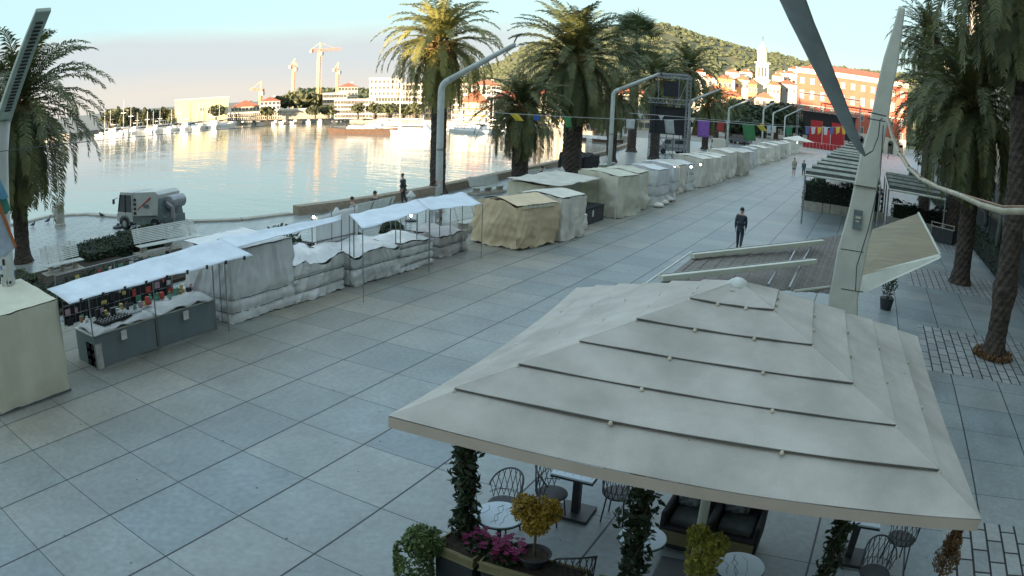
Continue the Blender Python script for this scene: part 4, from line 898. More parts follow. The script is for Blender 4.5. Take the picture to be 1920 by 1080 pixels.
sheet('roof', [(25.6, 4.5, 2.02), (31.0, 4.6, 2.02), (31.0, 7.2, 2.2), (25.6, 7.2, 2.2)], tarp_pale, r, 16, 8, .05, 7, .04)
poles(r, [(-2.5, -1.4), (-.4, -1.4), (2.4, -1.4)], 2.0)
# the long line of closed tents beyond: (left px, bottom px, right px, bottom px, top px, depth, cover, look)
tl = [(1152, 411, 1196, 402, 326, 2.4, tarp_cream, 'cream square tent right of the black box'), (1198, 401, 1222, 391, 323, 2.2, tarp_cream, 'second, narrower cream tent after the black box'),
      (1224, 388, 1250, 381, 311, 2.0, tarp_grey, 'silvery tied-up tent with loose bags at its foot'), (1251, 378, 1264, 373, 309, 1.8, tarp_grey, 'narrow dark gap tent with hanging clothes'),
      (1265, 368, 1288, 360, 307, 2.2, tarp_pale, 'white tent with hanging bulbs'), (1288, 361, 1306, 356, 303, 2.2, tarp_grey, 'tattered white tent tied with cord'),
      (1308, 352, 1332, 347, 296, 2.2, tarp_pale, 'shaded open-front grey tent'), (1333, 346, 1350, 342, 291, 2.2, tarp_pale, 'first of the four joined pale tents'),
      (1350, 341, 1366, 337, 289, 2.2, tarp_pale, 'second of the four joined pale tents'), (1366, 336, 1383, 331, 285, 2.2, tarp_pale, 'third of the four joined pale tents'), (1383, 331, 1400, 325, 280, 2.2, tarp_pale, 'last of the four joined pale tents'),
      (1402, 318, 1412, 315, 282, 1.8, tarp_grey, 'half open messy stall with goods showing'), (1413, 314, 1424, 311, 278, 1.8, tarp_grey, 'small rumpled stall after the messy one'), (1427, 309, 1442, 306, 273, 2.2, tarp_pale, 'pale tent after the messy stalls'),
      (1446, 303, 1459, 300, 270, 2.2, tarp_pale, 'pale tent with an open dark side'), (1461, 299, 1477, 295, 267, 2.2, tarp_pale, 'fifth tent from the far end'), (1478, 292, 1485, 290, 264, 2.0, tarp_pale, 'third narrow tent from the far end'), (1487, 289, 1496, 287, 262, 2.0, tarp_pale, 'second tent from the far end')]
for i, (a, ya, b, yb, yt, dp, m_, lb) in enumerate(tl):
    A = at(a, ya); B = at(b, yb); L_ = (B - A).length; rz = math.atan2((B - A).y, (B - A).x); mid = (A + B) / 2; hh = zof((a + b) / 2, yt + 3, mid)
    n_ = Vector((-math.sin(rz), math.cos(rz), 0)); c0 = mid + n_ * dp / 2
    r = thing('market_tent', lb, 'market stall', (c0.x, c0.y, 0), rz, GT)
    hh += .10 * math.sin(i * 2.3)
    gp = .10 + .0035 * (A - CAM).length; wrap('cover', -L_ / 2 + gp, L_ / 2 - gp, -dp / 2 + .28 * math.sin(i * 1.7), dp / 2, hh, hh + .16, m_, r, 100 + i, .08 + .012 * L_, 1.6 if m_ != tarp_grey else 2.2, step=max(.1, L_ / 60), ropes=(.6, 1.2) if m_ == tarp_grey and i < 8 else (), ridge=.10, wave=.4, lump=.05 if m_ == tarp_grey else 0, crease=.02)
    poles(r, [(-L_ / 2, -dp / 2 - .02), (L_ / 2, -dp / 2 - .02)], hh - .05, .02, white_paint)
for i, (px, py, s_, lb) in enumerate(((1250, 377, .5, 'white tied rubbish bag lying before the silvery tent'), (1240, 383, .42, 'crumpled white bag at the foot of the silvery tent'), (1232, 388, .35, 'small white bag next to the cream tents'))):
    p_ = at(px, py); r = thing('bag', lb, 'bag', p_); k = MB()
    k.lathe((0, 0, 0), [(s_ * .7, 0), (s_, s_ * .25), (s_ * .8, s_ * .5), (s_ * .3, s_ * .7), (s_ * .05, s_ * .75)], 16)
    k.v = [(x * (1.3 + .3 * fbm(x * 3 + i, y * 3)), y * (1 + .4 * fbm(x * 3, y * 3 + i)), max(.0, z * (1 + .5 * fbm(x * 2, y * 2 + 4)))) for x, y, z in k.v]; k.build('sack', tarp_pale, r, smooth=True)
    MB().tube([(0, 0, s_ * .7), (.02, 0, s_ * .9)], [.03, .05], 6).build('knot', tarp_pale, r)
# open parasol at the far end of the row and two folded ones behind the stalls
def parasol_open(label, g_, h_, w_, rz=0.2):
    r = thing('parasol', label, 'parasol', g_, rz); k = MB(); a = w_ / 2
    k.add([(-a, -a, h_ - .9), (a, -a, h_ - .9), (a, a, h_ - .9), (-a, a, h_ - .9), (0, 0, h_)], [(0, 1, 4), (1, 2, 4), (2, 3, 4), (3, 0, 4)]); k.build('canopy', tarp_pale, r, solid=.03)
    MB().tube([(0, 0, 0), (0, 0, h_)], .05, 8).build('pole', grey_metal, r); MB().box((0, 0, .06), (.8, .8, .12)).build('base', dark_metal, r)
g_ = at(1495, 285); parasol_open('open pale square parasol at the far end of the tent row', g_, zof(1495, 254, g_), 6.0)
def parasol_closed(label, g_, h_):
    r = thing('folded_parasol', label, 'parasol', g_, 0, 'folded white parasols behind the stalls'); MB().lathe((0, 0, 0), [(.28, 0), (.28, .06), (.05, .1)], 16).build('base', dark_metal, r)
    MB().tube([(0, 0, .06), (0, 0, h_)], .028, 8).build('pole', grey_metal, r); k = MB(); n = 24
    for z, rr in ((h_ * .36, .17), (h_ * .5, .15), (h_ * .62, .11), (h_ * .74, .12), (h_ * .8, .19), (h_ * .83, .20), (h_ * .93, .09), (h_ * .99, .04)):
        for q in range(n): a = 2 * math.pi * q / n; m2 = rr * (1 + .16 * math.cos(a * 6)); k.v.append((m2 * math.cos(a), m2 * math.sin(a), z))
    for i in range(7):
        for q in range(n): a0 = i * n + q; a1 = i * n + (q + 1) % n; k.f.append((a0, a1, a1 + n, a0 + n))
    k.f.append(tuple(7 * n + q for q in range(n))); k.build('cover', mat('parasol_white', (.62, .64, .62), .6, .05), r, smooth=True)
for px, py, yt, lb in ((632, 470, 388, 'folded white parasol standing behind the lumpy wrapped table'), (770, 415, 357, 'folded white parasol behind the roof sheets, near the standing man'), (1051, 362, 312, 'folded white parasol beside the largest palm'), (937, 375, 340, 'folded white parasol by the seaside benches')):
    if px == 937: continue
    g_ = at(px, py); parasol_closed(lb, g_, zof(px, yt, g_))

# ================================================================== BENCHES, BOLLARD, SWEEPER
def bench(label, p0, p1, flip=False, lie=0.0):
    A, B = Vector((p0[0], p0[1], 0)), Vector((p1[0], p1[1], 0)); L_ = (B - A).length; mid = (A + B) / 2; rz = math.atan2((B - A).y, (B - A).x) + (math.pi if flip else 0)
    r = thing('bench', label, 'bench', mid, rz, 'white slatted benches on the quay')
    k = MB()
    for i in range(8): k.box((0, -.18 + i * .065 - .28, .44), (L_, .048, .03))
    k.build('seat', white_paint, r)
    k = MB()
    for i in range(9): k.box((0, .12 + i * .028, .52 + i * .062), (L_, .025, .046), M=Matrix.Rotation(R_(-20), 3, 'X'))
    k.build('backrest', white_paint, r)
    for x in (-L_ / 2 + .3, 0, L_ / 2 - .3):
        k = MB(); k.box((x, -.15, .21), (.10, .5, .42)); k.box((x, .25, .75), (.05, .05, .7), M=Matrix.Rotation(R_(-22), 3, 'X')); k.build('support', stone_pale, r)
    MB().box((0, -.1, .08), (L_ * 1.02, .75, .12)).build('plinth', stone_pale, r)
    return r
bench('long white slatted bench in front of the street sweeper', (10.9, 15.4), (13.9, 15.0))
bench('short white slatted bench near the left palm', (6.6, 15.9), (8.3, 15.7))
bench('white bench seen above the smallest wrapped table', (22.4, 7.9), (25.6, 7.7))
bench('white bench between the bent lamp post and the shortest palm', (33.6, 13.9), (36.4, 13.4))
bench('white bench right of the largest palm', (56.5, 14.6), (60.5, 15.0))
bench('white bench at the foot of the largest palm', (41.5, 12.6), (44.5, 12.6))
r = thing('stone_ledge', 'low pale stone ledge behind the big beige tent', 'ledge', (28.5, 8.6, 0)); MB().box((0, 0, .22), (5, .8, .44)).build('block', stone_pale, r, bevel=.03); MB().box((0, 0, .46), (5.1, .9, .05)).build('slab_top', white_paint, r, bevel=.01)
p_ = at(113, 424); r = thing('bollard', 'round stone mooring bollard on the quay corner', 'bollard', p_); MB().lathe((0, 0, 0), [(.36, 0), (.34, .12), (.29, .16), (.28, 1.02), (.33, 1.06), (.33, 1.18), (.26, 1.25), (.05, 1.27)], 24).build('post', stone_pale, r, smooth=False)
for i, (px, py) in enumerate(((90, 418), (114, 423), (191, 408), (62, 426))):
    p_ = at(px, py); r = thing('pigeon', ['grey pigeon standing left of the bollard', 'grey pigeon at the foot of the bollard', 'pigeon alone near the quay edge between bollard and sweeper', 'pigeon beside the left palm trunk'][i], 'bird', (p_.x, p_.y, 0), i * 1.7, 'pigeons on the quay'); k = MB()
    k.tube([(-.24, 0, .10), (-.13, 0, .12), (0, 0, .15), (.09, 0, .18), (.13, 0, .24), (.16, 0, .28), (.20, 0, .28), (.235, 0, .27)], [.02, .045, .085, .075, .045, .042, .03, .006], 10)
    k.tube([(0, .03, .1), (0.01, .03, .0)], .008, 5); k.tube([(0, -.03, .1), (0.01, -.03, .0)], .008, 5); k.build('body', mat('feather', (.05, .055, .065), .6, .2, 10), r, smooth=True)

def sweeper():
    """compact street sweeper, local x = length (front at +x), seen from its side"""
    A, B = at(238, 421), at(352, 432); mid = (A + B) / 2; v = A - B; rz = math.atan2(v.y, v.x); L_ = v.length
    r = thing('street_sweeper', 'white compact street sweeper lorry with glazed cab, red stripe and dark skirt', 'sweeper', (mid.x - .35, mid.y - .25, 0), rz); r.scale = (.86, .86, .80)
    H = 2.25; wd = 1.7; wp = mat('lorry_white', (.46, .48, .45), .35, .05, 2); gr = mat('lorry_grey', (.13, .17, .17), .5)
    k = MB(); x0, x1 = L_ / 2 - 1.5, L_ / 2
    def prof(mb, pts, y0, y1): n = len(pts); mb.add([(x, y0, z) for x, z in pts] + [(x, y1, z) for x, z in pts], [tuple(range(n)), tuple(range(n, 2 * n))[::-1]] + [(i, i + n, (i + 1) % n + n, (i + 1) % n) for i in range(n)])
    prof(k, [(x0, .5), (x1, .5), (x1 + .02, .9), (x1 - .12, 1.05), (x0, 1.05)], -wd / 2, wd / 2); k.box((x0 + .05, 0, 1.55), (.10, wd, 1.2)); prof(k, [(x0, 2.08), (x1 - .32, 2.08), (x1 - .38, H), (x0, H)], -wd / 2, wd / 2)
    cab = k.build('cab', wp, r, bevel=.02)
    for y in (-wd / 2 + .04, wd / 2 - .04):
        for a, b in (((x1 - .1, 1.05), (x1 - .33, 2.1)), ((x0 + .04, 1.0), (x0 + .04, 2.1)), ((x0 + .75, 1.0), (x0 + .72, 2.1))): MB().tube([(a[0], y, a[1]), (b[0], y, b[1])], .045, 6).build('pillar', dark_metal, cab)
    prof(MB(), [(0, 0)] * 3, 0, 0)
    k = MB(); prof(k, [(x0 + .05, 1.05), (x1 - .16, 1.05), (x1 - .37, 2.08), (x0 + .05, 2.08)], -wd / 2 + .05, wd / 2 - .05); k.build('windows', glass_dark, cab)
    k = MB(); k.box((x0 + .5, .2, 1.15), (.45, .45, .5)); k.build('driver_seat', black_stuff, cab)
    k = MB(); b0 = -L_ / 2 + .55; prof(k, [(b0 + .35, 1.0), (x0 - .05, .85), (x0 - .05, 1.3), (x0 - .25, H + .02), (b0 + .55, H + .12), (b0 + .25, H - .05)], -wd / 2 - .02, wd / 2 + .02); tank = k.build('hopper', wp, r, bevel=.04)
    for y in (-wd / 2 - .035, wd / 2 + .035):
        k = MB(); k.hexa([(b0 + .9, y, 1.95), (x0 - .5, y, 1.25), (x0 - .5, y + .01, 1.25), (b0 + .9, y + .01, 1.95)], [(b0 + .9, y, 2.07), (x0 - .5, y, 1.32), (x0 - .5, y + .01, 1.32), (b0 + .9, y + .01, 2.07)]); k.build('stripe', mat('stripe_red', (.5, .05, .03), .5), tank)
        k = MB()
        for i in range(4): k.box((x0 - .26, y, 1.05 + i * .26), (.22, .012, .16))
        k.build('vent', black_stuff, tank)
        k = MB(); k.box((b0 + 1.3, y, 1.5), (.5, .012, .22)); k.build('badge', gr, tank)
    k = MB(); prof(k, [(b0 - .05, .75), (b0 + .3, .75), (b0 + .55, 1.0), (b0 + .45, 2.1), (b0 + .3, 2.1)], -wd / 2, wd / 2); k.build('tail_frame', gr, r)
    k = MB(); k.lathe((b0 - .25, 0, 1.75), [(.32, -.55), (.38, -.5), (.38, .5), (.32, .55)], 18, Matrix.Rotation(math.pi / 2, 3, 'X')); k.tube([(b0 - .1, .5, 1.7), (b0 - .5, .5, 1.5), (b0 - .55, .5, .9), (b0 - .3, .4, .4)], .12, 10); k.build('suction_fan', grey_metal, r)
    k = MB(); prof(k, [(b0 - .25, .35), (x0 - .3, .35), (x0, .5), (x0, .9), (b0 - .2, .95)], -wd / 2 + .05, wd / 2 - .05); k.build('chassis', gr, r, bevel=.03)
    for x in (x1 - .75, b0 + .55):
        for y in (-wd / 2 + .08, wd / 2 - .08):
            w_ = MB().lathe((x, y, .38), [(.30, -.13), (.38, -.10), (.38, .10), (.30, .13)], 24, Matrix.Rotation(math.pi / 2, 3, 'X')).build('wheel', black_stuff, r)
            MB().lathe((x, y, .38), [(.12, -.145), (.2, -.14), (.2, .14), (.12, .145)], 16, Matrix.Rotation(math.pi / 2, 3, 'X')).build('rim', grey_metal, w_)
            k = MB()
            for s_ in range(9): a = math.pi * s_ / 8; k.box((x + .45 * math.cos(a), y, .4 + .45 * math.sin(a)), (.2, .3, .03), M=Matrix.Rotation(math.pi / 2 - a, 3, 'Y'))
            k.build('mudguard', gr, r)
    for y in (-wd / 2 - .12, wd / 2 + .12): k = MB(); k.tube([(x1 - .1, y * .85, 1.9), (x1 + .12, y, 1.8)], .02, 6); k.box((x1 + .14, y, 1.68), (.05, .16, .3)); k.build('mirror', dark_metal, r)
    for y in (-.5, .5): MB().lathe((x1 + .02, y, .72), [(.09, 0), (.09, .03)], 14, Matrix.Rotation(math.pi / 2, 3, 'Y')).build('headlight', frame_pale, r)
    for y in (-.6, .6): k = MB(); k.lathe((x1 + .25, y, 0), [(.34, .02), (.34, .1), (.1, .2), (.05, .3)], 18); k.build('brush', dark_metal, r)
sweeper()

# ================================================================== LAMP POSTS, CRANES, BOATS
steel_white = mat('post_white', (0.50, 0.54, 0.52), 0.45, 0.08, 2, 0.05)
GL = 'white bent-arm lamp posts along the sea side'
def lamp(label, X, pb, pt, rad=.19, base_px=None, stickers=False):
    b = onX(pb[0], pb[1], X); t = onX(pt[0], pt[1], X); x, y = X, b.y
    r = thing('street_lamp', label, 'lamp post', (x, y, 0), 0, GL); zb = b.z; tp = Vector((0, t.y - y, t.z))
    pts = [(0, 0, 0), (0, 0, zb * .5), (0, 0, zb - .35)]; rs = [rad, rad, rad * .95]
    d = (tp - Vector((0, 0, zb))); dn = d.normalized()
    for q in range(1, 6): s = q / 6; c0 = Vector((0, 0, zb - .35)); c1 = Vector((0, 0, zb)); c2 = c1 + dn * .35; p_ = c0.lerp(c1, s).lerp(c1.lerp(c2, s), s); pts.append(tuple(p_)); rs.append(rad * .92)
    MB().tube(pts + [tuple(Vector((0, 0, zb)) + dn * .5)], rs + [rad * .85], 14).build('pole', steel_white, r, smooth=True)
    MB().tube([Vector((0, 0, zb)) + dn * .45, Vector((0, 0, zb)) + d * .5, tp], [rad * .84, rad * .7, rad * .45], 12).build('arm', steel_white, r, smooth=True)
    MB().lathe((0, 0, 0), [(rad * 1.6, 0), (rad * 1.6, .08), (rad * 1.15, .12)], 16).build('base_plate', grey_metal, r)
    k = MB(); k.tube([Vector((0, 0, zb)) + d * .45 + Vector((0, 0, -rad * .8)), tp + Vector((0, 0, -rad * .5))], rad * .28, 6); k.build('light_strip', mat('lamp_glass', (.3, .32, .34), .2), r)
    k = MB(); k.tube([tp + Vector((0, .05, .05)), tp + Vector((0, -.1, .35)), tp + Vector((0, -.3, .42))], .03, 6); k.build('hook', dark_metal, r)
    MB().lathe((0, 0, zb * .55), [(rad * 1.04, 0), (rad * 1.06, .05), (rad * 1.04, .1)], 14).build('collar', grey_metal, r)
    if stickers:
        rn = random.Random(3); ms = [goods[3], black_stuff, goods[1], goods[0]]
        for i in range(26):
            a = rn.uniform(2.6, 5.6); z = rn.uniform(.4, 2.4); k = MB(); w_, h_ = rn.uniform(.05, .12), rn.uniform(.05, .13)
            k.box((math.cos(a) * (rad + .004), math.sin(a) * (rad + .004), z), (.006, w_, h_), a); k.build('sticker', ms[i % 4 if i % 2 else 0], r)
    return r
lamp('nearest bent white lamp post with stickers on its foot, arm rising right', 22.3, (828, 158), (966, 82), .155, stickers=True)
lamp('second bent white lamp post, partly hidden by palm fronds', 44.0, (1150, 172), (1236, 138), .155)
lamp('third bent lamp post beside the lighting truss', 66.0, (1294, 190), (1348, 168), .14)
lamp('fourth bent lamp post before the shaded trees', 88.0, (1367, 203), (1417, 182), .14)
lamp('fifth bent lamp post, half hidden under the bell tower', 110.0, (1432, 204), (1458, 189), .14)
lamp('sixth bent lamp post, second from the far end', 140.0, (1450, 212), (1484, 197), .16)
lamp('farthest bent lamp post in front of the palace corner', 165.0, (1472, 219), (1504, 203), .17)
# lamp at the left edge of the picture
r = thing('street_lamp', 'sticker-covered lamp post at the left edge with a wide arm rising right', 'lamp post', (gnd(2, 17).x, gnd(2, 17).y, 0), 0, GL)
g_ = r.location.copy(); a0 = dist(-70, 250, 17) - g_; a1 = dist(82, 18, 13.5) - g_
MB().tube([(0, 0, 0), (0, 0, 3), (0, 0, a0.z - .6), tuple(Vector((0, 0, a0.z)).lerp(a1, .08))], [.20, .2, .2, .19], 14).build('pole', steel_white, r, smooth=True)
dd = (a1 - Vector((0, 0, a0.z)))
def qframe(d): s = d.cross(Vector((0, 0, 1))).normalized(); return s, s.cross(d).normalized()
sv, uv = qframe(dd); k = MB()
def beam(mb, a, b, wa, wb, ha, hb, s, u): mb.hexa([a - s * wa - u * ha, a + s * wa - u * ha, b + s * wb - u * hb, b - s * wb - u * hb], [a - s * wa + u * ha, a + s * wa + u * ha, b + s * wb + u * hb, b - s * wb + u * hb])
beam(k, Vector((0, 0, a0.z)), a1, .22, .17, .09, .05, sv, uv); k.build('arm', mat('arm_green_white', (.38, .46, .40), .5, .1, 3), r, bevel=.02)
k = MB()
for i in range(26): c = Vector((0, 0, a0.z)).lerp(a1, .2 + .75 * i / 26) - uv * (.10 - .03 * i / 26); k.box(c, (.16, .05, .03), math.atan2(dd.y, dd.x) + 1.57)
k.build('light_strip', dark_metal, r)
rn = random.Random(8)
for i in range(30):
    a = rn.uniform(2.8, 6.0); z = rn.uniform(.2, 3.0); MB().box((math.cos(a) * .204, math.sin(a) * .204, z), (.006, rn.uniform(.06, .14), rn.uniform(.06, .16)), a).build('sticker', [goods[3], black_stuff, goods[3], goods[1], black_stuff][i % 5], r)

crane_m = mat('crane_orange', (0.66, 0.44, 0.22), .6, .1, 2); crane_p = mat('crane_pink', (.60, .30, .24), .6)
def crane(label, px, ytop, ybase, pl, pr, D, w_=2.0, ydrop=0):
    g_ = gnd(px, D); zt = zof(px, ytop, g_); r = thing('tower_crane', label, 'crane', g_, 0, 'tower cranes above the harbour')
    k = MB(); truss(k, (0, 0, 0), (0, 0, zt), w_, .12, 30); k.box((0, 0, zt * .5), (w_ * .35, w_ * .35, zt)); k.build('mast', crane_m, r)
    a = dist(pl, ytop + ydrop, D) - g_; b = dist(pr, ytop, D) - g_; k = MB(); truss(k, (0, 0, zt), (b.x, b.y, zt + .3), .9, .12, 18); k.build('jib', crane_p, r)
    k = MB(); truss(k, (0, 0, zt), (a.x, a.y, zt), 1.1, .16, 5); k.box((a.x * .85, a.y * .85, zt - .4), (1.4, 1.4, 1.3)); k.build('counter_jib', crane_p, r)
    k = MB(); k.tube([(0, 0, zt), (0, 0, zt + 3.5)], .4, 4); k.tube([(0, 0, zt + 3.5), (b.x * .7, b.y * .7, zt + .8)], .08, 3); k.tube([(0, 0, zt + 3.5), (a.x * .8, a.y * .8, zt + .8)], .08, 3); k.build('apex', crane_m, r)
    MB().box((0, -1.2, zt - 1.6), (1.3, 1.3, 1.5)).build('cabin', frame_pale, r)
crane('tallest orange tower crane with a long pink jib to the right', 595, 94, 205, 582, 640, 330, 1.5)
crane('middle-height orange crane left of the tallest one', 548, 124, 205, 544, 558, 330, 1.2)
crane('crane behind the stepped apartment block, upper part only showing', 630, 130, 200, 626, 636, 360, 1.1)
crane('small low crane with its jib pointing left above the terminal', 487, 168, 210, 492, 468, 300, 1.1)

boat_w = mat('boat_white', (.72, .72, .70), .3, .05, 1); boat_wood = mat('boat_wood', (.10, .06, .04), .5, .15, 2); boat_blue = mat('boat_blue', (.06, .12, .25), .4)
def hull_mb(L_, w_, h_, sheer=.25):
    k = MB(); n = 14; 
    for i in range(n + 1):
        t = i / n; x = -L_ / 2 + L_ * t; wf = (1 - max(0, (t - .45) / .55) ** 2.2) * (0.82 + .18 * min(1, t * 4)); z = h_ * (1 + sheer * (2 * t - .8) ** 2)
        k.v += [(x, -w_ / 2 * wf, z), (x + (.06 * L_ * (t - .5)) * -.6, -w_ / 2 * wf * .72, -.35), (x - .06 * L_ * max(0, t - .5), 0, -.6), (x + (.06 * L_ * (t - .5)) * -.6, w_ / 2 * wf * .72, -.35), (x, w_ / 2 * wf, z)]
    for i in range(n):
        for j in range(4): a = i * 5 + j; k.f.append((a, a + 5, a + 6, a + 1))
        a = i * 5; k.f.append((a + 4, a + 9, a + 5, a))
    k.f.append((0, 1, 2, 3, 4)); return k
def boat(label, g_, rz, L_, mast=0.0, hull=None, cabin=1, name='sailboat', cat='boat', grp='moored boats in the harbour'):
    r = thing(name, label, cat, (g_.x, g_.y, WZ), rz, grp); w_ = L_ * .3; h_ = L_ * .05 + .2
    hull_mb(L_, w_, h_).build('hull', hull or boat_w, r, smooth=False)
    if cabin == 1: k = MB(); k.hexa([(-L_ * .22, -w_ * .28, h_), (L_ * .22, -w_ * .2, h_), (L_ * .22, w_ * .2, h_), (-L_ * .22, w_ * .28, h_)], [(-L_ * .2, -w_ * .24, h_ + .55), (L_ * .12, -w_ * .15, h_ + .5), (L_ * .12, w_ * .15, h_ + .5), (-L_ * .2, w_ * .24, h_ + .55)]); k.build('cabin', boat_w, r)
    if cabin == 2:
        k = MB(); k.hexa([(-L_ * .35, -w_ * .38, h_), (L_ * .25, -w_ * .3, h_), (L_ * .25, w_ * .3, h_), (-L_ * .35, w_ * .38, h_)], [(-L_ * .33, -w_ * .35, h_ + 1.3), (L_ * .12, -w_ * .25, h_ + 1.3), (L_ * .12, w_ * .25, h_ + 1.3), (-L_ * .33, w_ * .35, h_ + 1.3)]); c_ = k.build('cabin', boat_w, r)
        k = MB(); k.box((-L_ * .1, 0, h_ + .85), (L_ * .40, w_ * .74, .4)); k.build('windows', glass_dark, c_); k = MB(); k.box((-L_ * .15, 0, h_ + 2.3), (L_ * .3, w_ * .6, .1)); k.build('canopy', boat_w, r)
        [MB().tube([(x, y, h_ + 1.2), (x, y, h_ + 2.3)], .05, 4).build('canopy_post', grey_metal, r) for x in (-L_ * .28, -L_ * .02) for y in (-w_ * .25, w_ * .25)]
    if mast:
        m_ = MB().tube([(L_ * .05, 0, h_), (L_ * .05, 0, mast)], [.10, .06], 5).build('mast', mat('mast_pale', (.62, .60, .55), .4), r)
        k = MB(); k.tube([(L_ * .05, 0, h_ + 1.2), (-L_ * .36, 0, h_ + 1.3)], .14, 6); k.build('furled_sail', boat_blue if int(L_ * 10) % 2 else boat_w, r)
        k = MB(); k.tube([(L_ * .05, 0, mast), (L_ * .48, 0, h_)], .02, 3); k.tube([(L_ * .05, 0, mast), (-L_ * .48, 0, h_)], .02, 3); k.box((L_ * .05, 0, mast * .6), (.05, w_ * .6, .05)); k.build('rigging', grey_metal, r)
    return r
rb_ = random.Random(4)
for i in range(20):
    px = 196 + i * 11.4 + rb_.uniform(-2, 2); py = 251.5 - (px - 190) * .075 + 2.0; g_ = at(px, py + 1.0, WZ); hm = zof(px, 205 + rb_.uniform(-13, 12) if i not in (3, 15) else 186, g_)
    boat('white sailboat in the marina row, %s from the left' % ORD[i], g_, rb_.choice((-.2, .1, 2.9)) + .4 + rb_.uniform(-.3, .3), rb_.uniform(8, 11.5), max(6, hm - WZ) if i % 4 != 2 else 0, None, 1 if i % 4 != 2 else 2, 'sailboat' if i % 4 != 2 else 'motorboat')
for i in range(9):
    px = 440 + i * 20 + rb_.uniform(-4, 4); g_ = at(px, 233.5 - i * .45, WZ); boat('small white boat by the low ferry terminal, %s from the left' % ORD[i], g_, .5 + rb_.uniform(-.3, .3), rb_.uniform(5, 7), 0, None, 1, 'motorboat')
boat('long low wooden boat with a brown hull moored before the hotel', at(682, 250, WZ), 1.75 + math.pi, 15, 0, boat_wood, 1, 'wooden_boat')
boat('white motor yacht moored just right of the wooden boat', at(752, 251, WZ), -1.3, 9.5, 0, None, 2, 'yacht')
boat('white motor yacht with flybridge left of the tall palm trunk', at(786, 253, WZ), -1.3, 11, 0, None, 2, 'yacht')
boat('tall-masted white sailing yacht before the hotel', at(744, 246, WZ), -1.0, 12, 17, None, 1, 'sailboat')
boat('flat grey work pontoon behind the wooden boat', at(700, 243, WZ), 1.75, 11, 0, mat('boat_grey', (.30, .32, .33), .6), 1, 'pontoon')
for i in range(8):
    px = 858 + i * 15.5; g_ = at(px, 246 + (i % 3) * 2.0, WZ); boat('white boat by the west quay between the palm trunks, %s from the left' % ORD[i], g_, -1.2 + rb_.uniform(-.4, .4), rb_.uniform(6, 9), 9 if i in (4,) else 0, None, 1 + i % 2, 'motorboat')
for i in range(5):
    px = 1096 + i * 11; g_ = at(px, 262 + i * 1.2, WZ); boat('small boat seen between the palms beside the thick pole, %s from the left' % ORD[i], g_, -1.0, 6, 0, boat_w if i % 2 else boat_wood, 1, 'motorboat')

# ================================================================== TRUSS TOWER WITH SCREEN
def truss_tower():
    X = 62.0; pl = onX(1216, 190, X); pr = onX(1291, 190, X); zb = zof(1250, 190, (X, pl.y)); zt = zof(1250, 142, (X, pl.y)); cy = (pl.y + pr.y) / 2; w_ = pl.y - pr.y
    r = thing('truss_tower', 'aluminium lighting truss tower carrying a black screen behind the stalls', 'stage truss', (X, cy, 0))
    k = MB(); truss(k, (0, -w_ / 2, 0), (0, -w_ / 2, zt), .38, .03, 24); k.build('mast', grey_metal, r)
    k = MB(); truss(k, (0, w_ / 2 - .5, 0), (0, w_ / 2 - .5, zb), .32, .025, 18); k.build('mast', dark_metal, r)
    k = MB(); truss(k, (0, -w_ / 2, zb), (0, w_ / 2, zb), .42, .035, 10); k.build('lower_beam', grey_metal, r)
    k = MB(); truss(k, (0, -w_ / 2 + .3, zt), (0, w_ / 2 - .8, zt), .36, .03, 8); truss(k, (1.6, -w_ / 2 + .3, zt), (1.6, w_ / 2 - .8, zt), .36, .03, 8); k.tube([(0, w_ / 2 - .8, zt), (0, w_ / 4, zb)], .04, 5); k.tube([(0, w_ / 4, zt), (0, w_ / 4, zb)], .03, 5); k.tube([(0, -w_ / 4, zt), (0, -w_ / 4, zb)], .03, 5); k.tube([(0, -w_ / 4, zb), (0, -w_ / 2, zt)], .03, 5); k.build('upper_beam', grey_metal, r)
    z0 = zof(1250, 250, (X, cy)); k = MB(); k.box((.4, 0, (zb + z0) / 2 - .3), (.25, w_ * .95, zb - z0 - .4)); k.build('screen', black_stuff, r, bevel=.02)
    k = MB(); k.box((.5, -.2, (zt + zb) / 2), (.6, w_ * .4, (zt - zb) * .6)); k.build('speaker_array', black_stuff, r)
    for i in range(4): k = MB(); k.lathe((0, -w_ / 2 + .6 + i * .8, zb - .55), [(.08, 0), (.15, .08), (.15, .3), (.06, .36)], 10); k.build('spotlight', dark_metal, r)
    k = MB()
    k.tube([(0, w_ / 2 - .2, 1), (2.2, w_ / 2 - .2, 1)], .025, 5); k.tube([(0, -w_ / 6, 2.1), (2.2, -w_ / 6, 2.1)], .025, 5)
    for x in (0, 2.2):
        for y in (-w_ / 2 + .2, -w_ / 6, w_ / 6, w_ / 2 - .2): k.tube([(x, y, 0), (x, y, z0)], .03, 5)
    for z in (1, 2.1, 3.0):
        for x in (0, 2.2): k.tube([(x, -w_ / 2 + .2, z), (x, w_ / 2 - .2, z)], .025, 5)
    k.tube([(0, -w_ / 2 + .2, 0), (0, w_ / 6, 3)], .025, 5); k.tube([(0, w_ / 2 - .2, 0), (0, -w_ / 6, 3)], .025, 5); k.build('scaffold', dark_metal, r)
truss_tower()
r = thing('equipment_cover', 'dark cloth-covered equipment heap beneath the fan palm', 'cover', (52, 14.6, 0)); wrap('cover', -1.6, 1.6, -1.1, 1.1, 1.5, 1.7, black_stuff, r, 91, .12, 1.0, lump=.25)
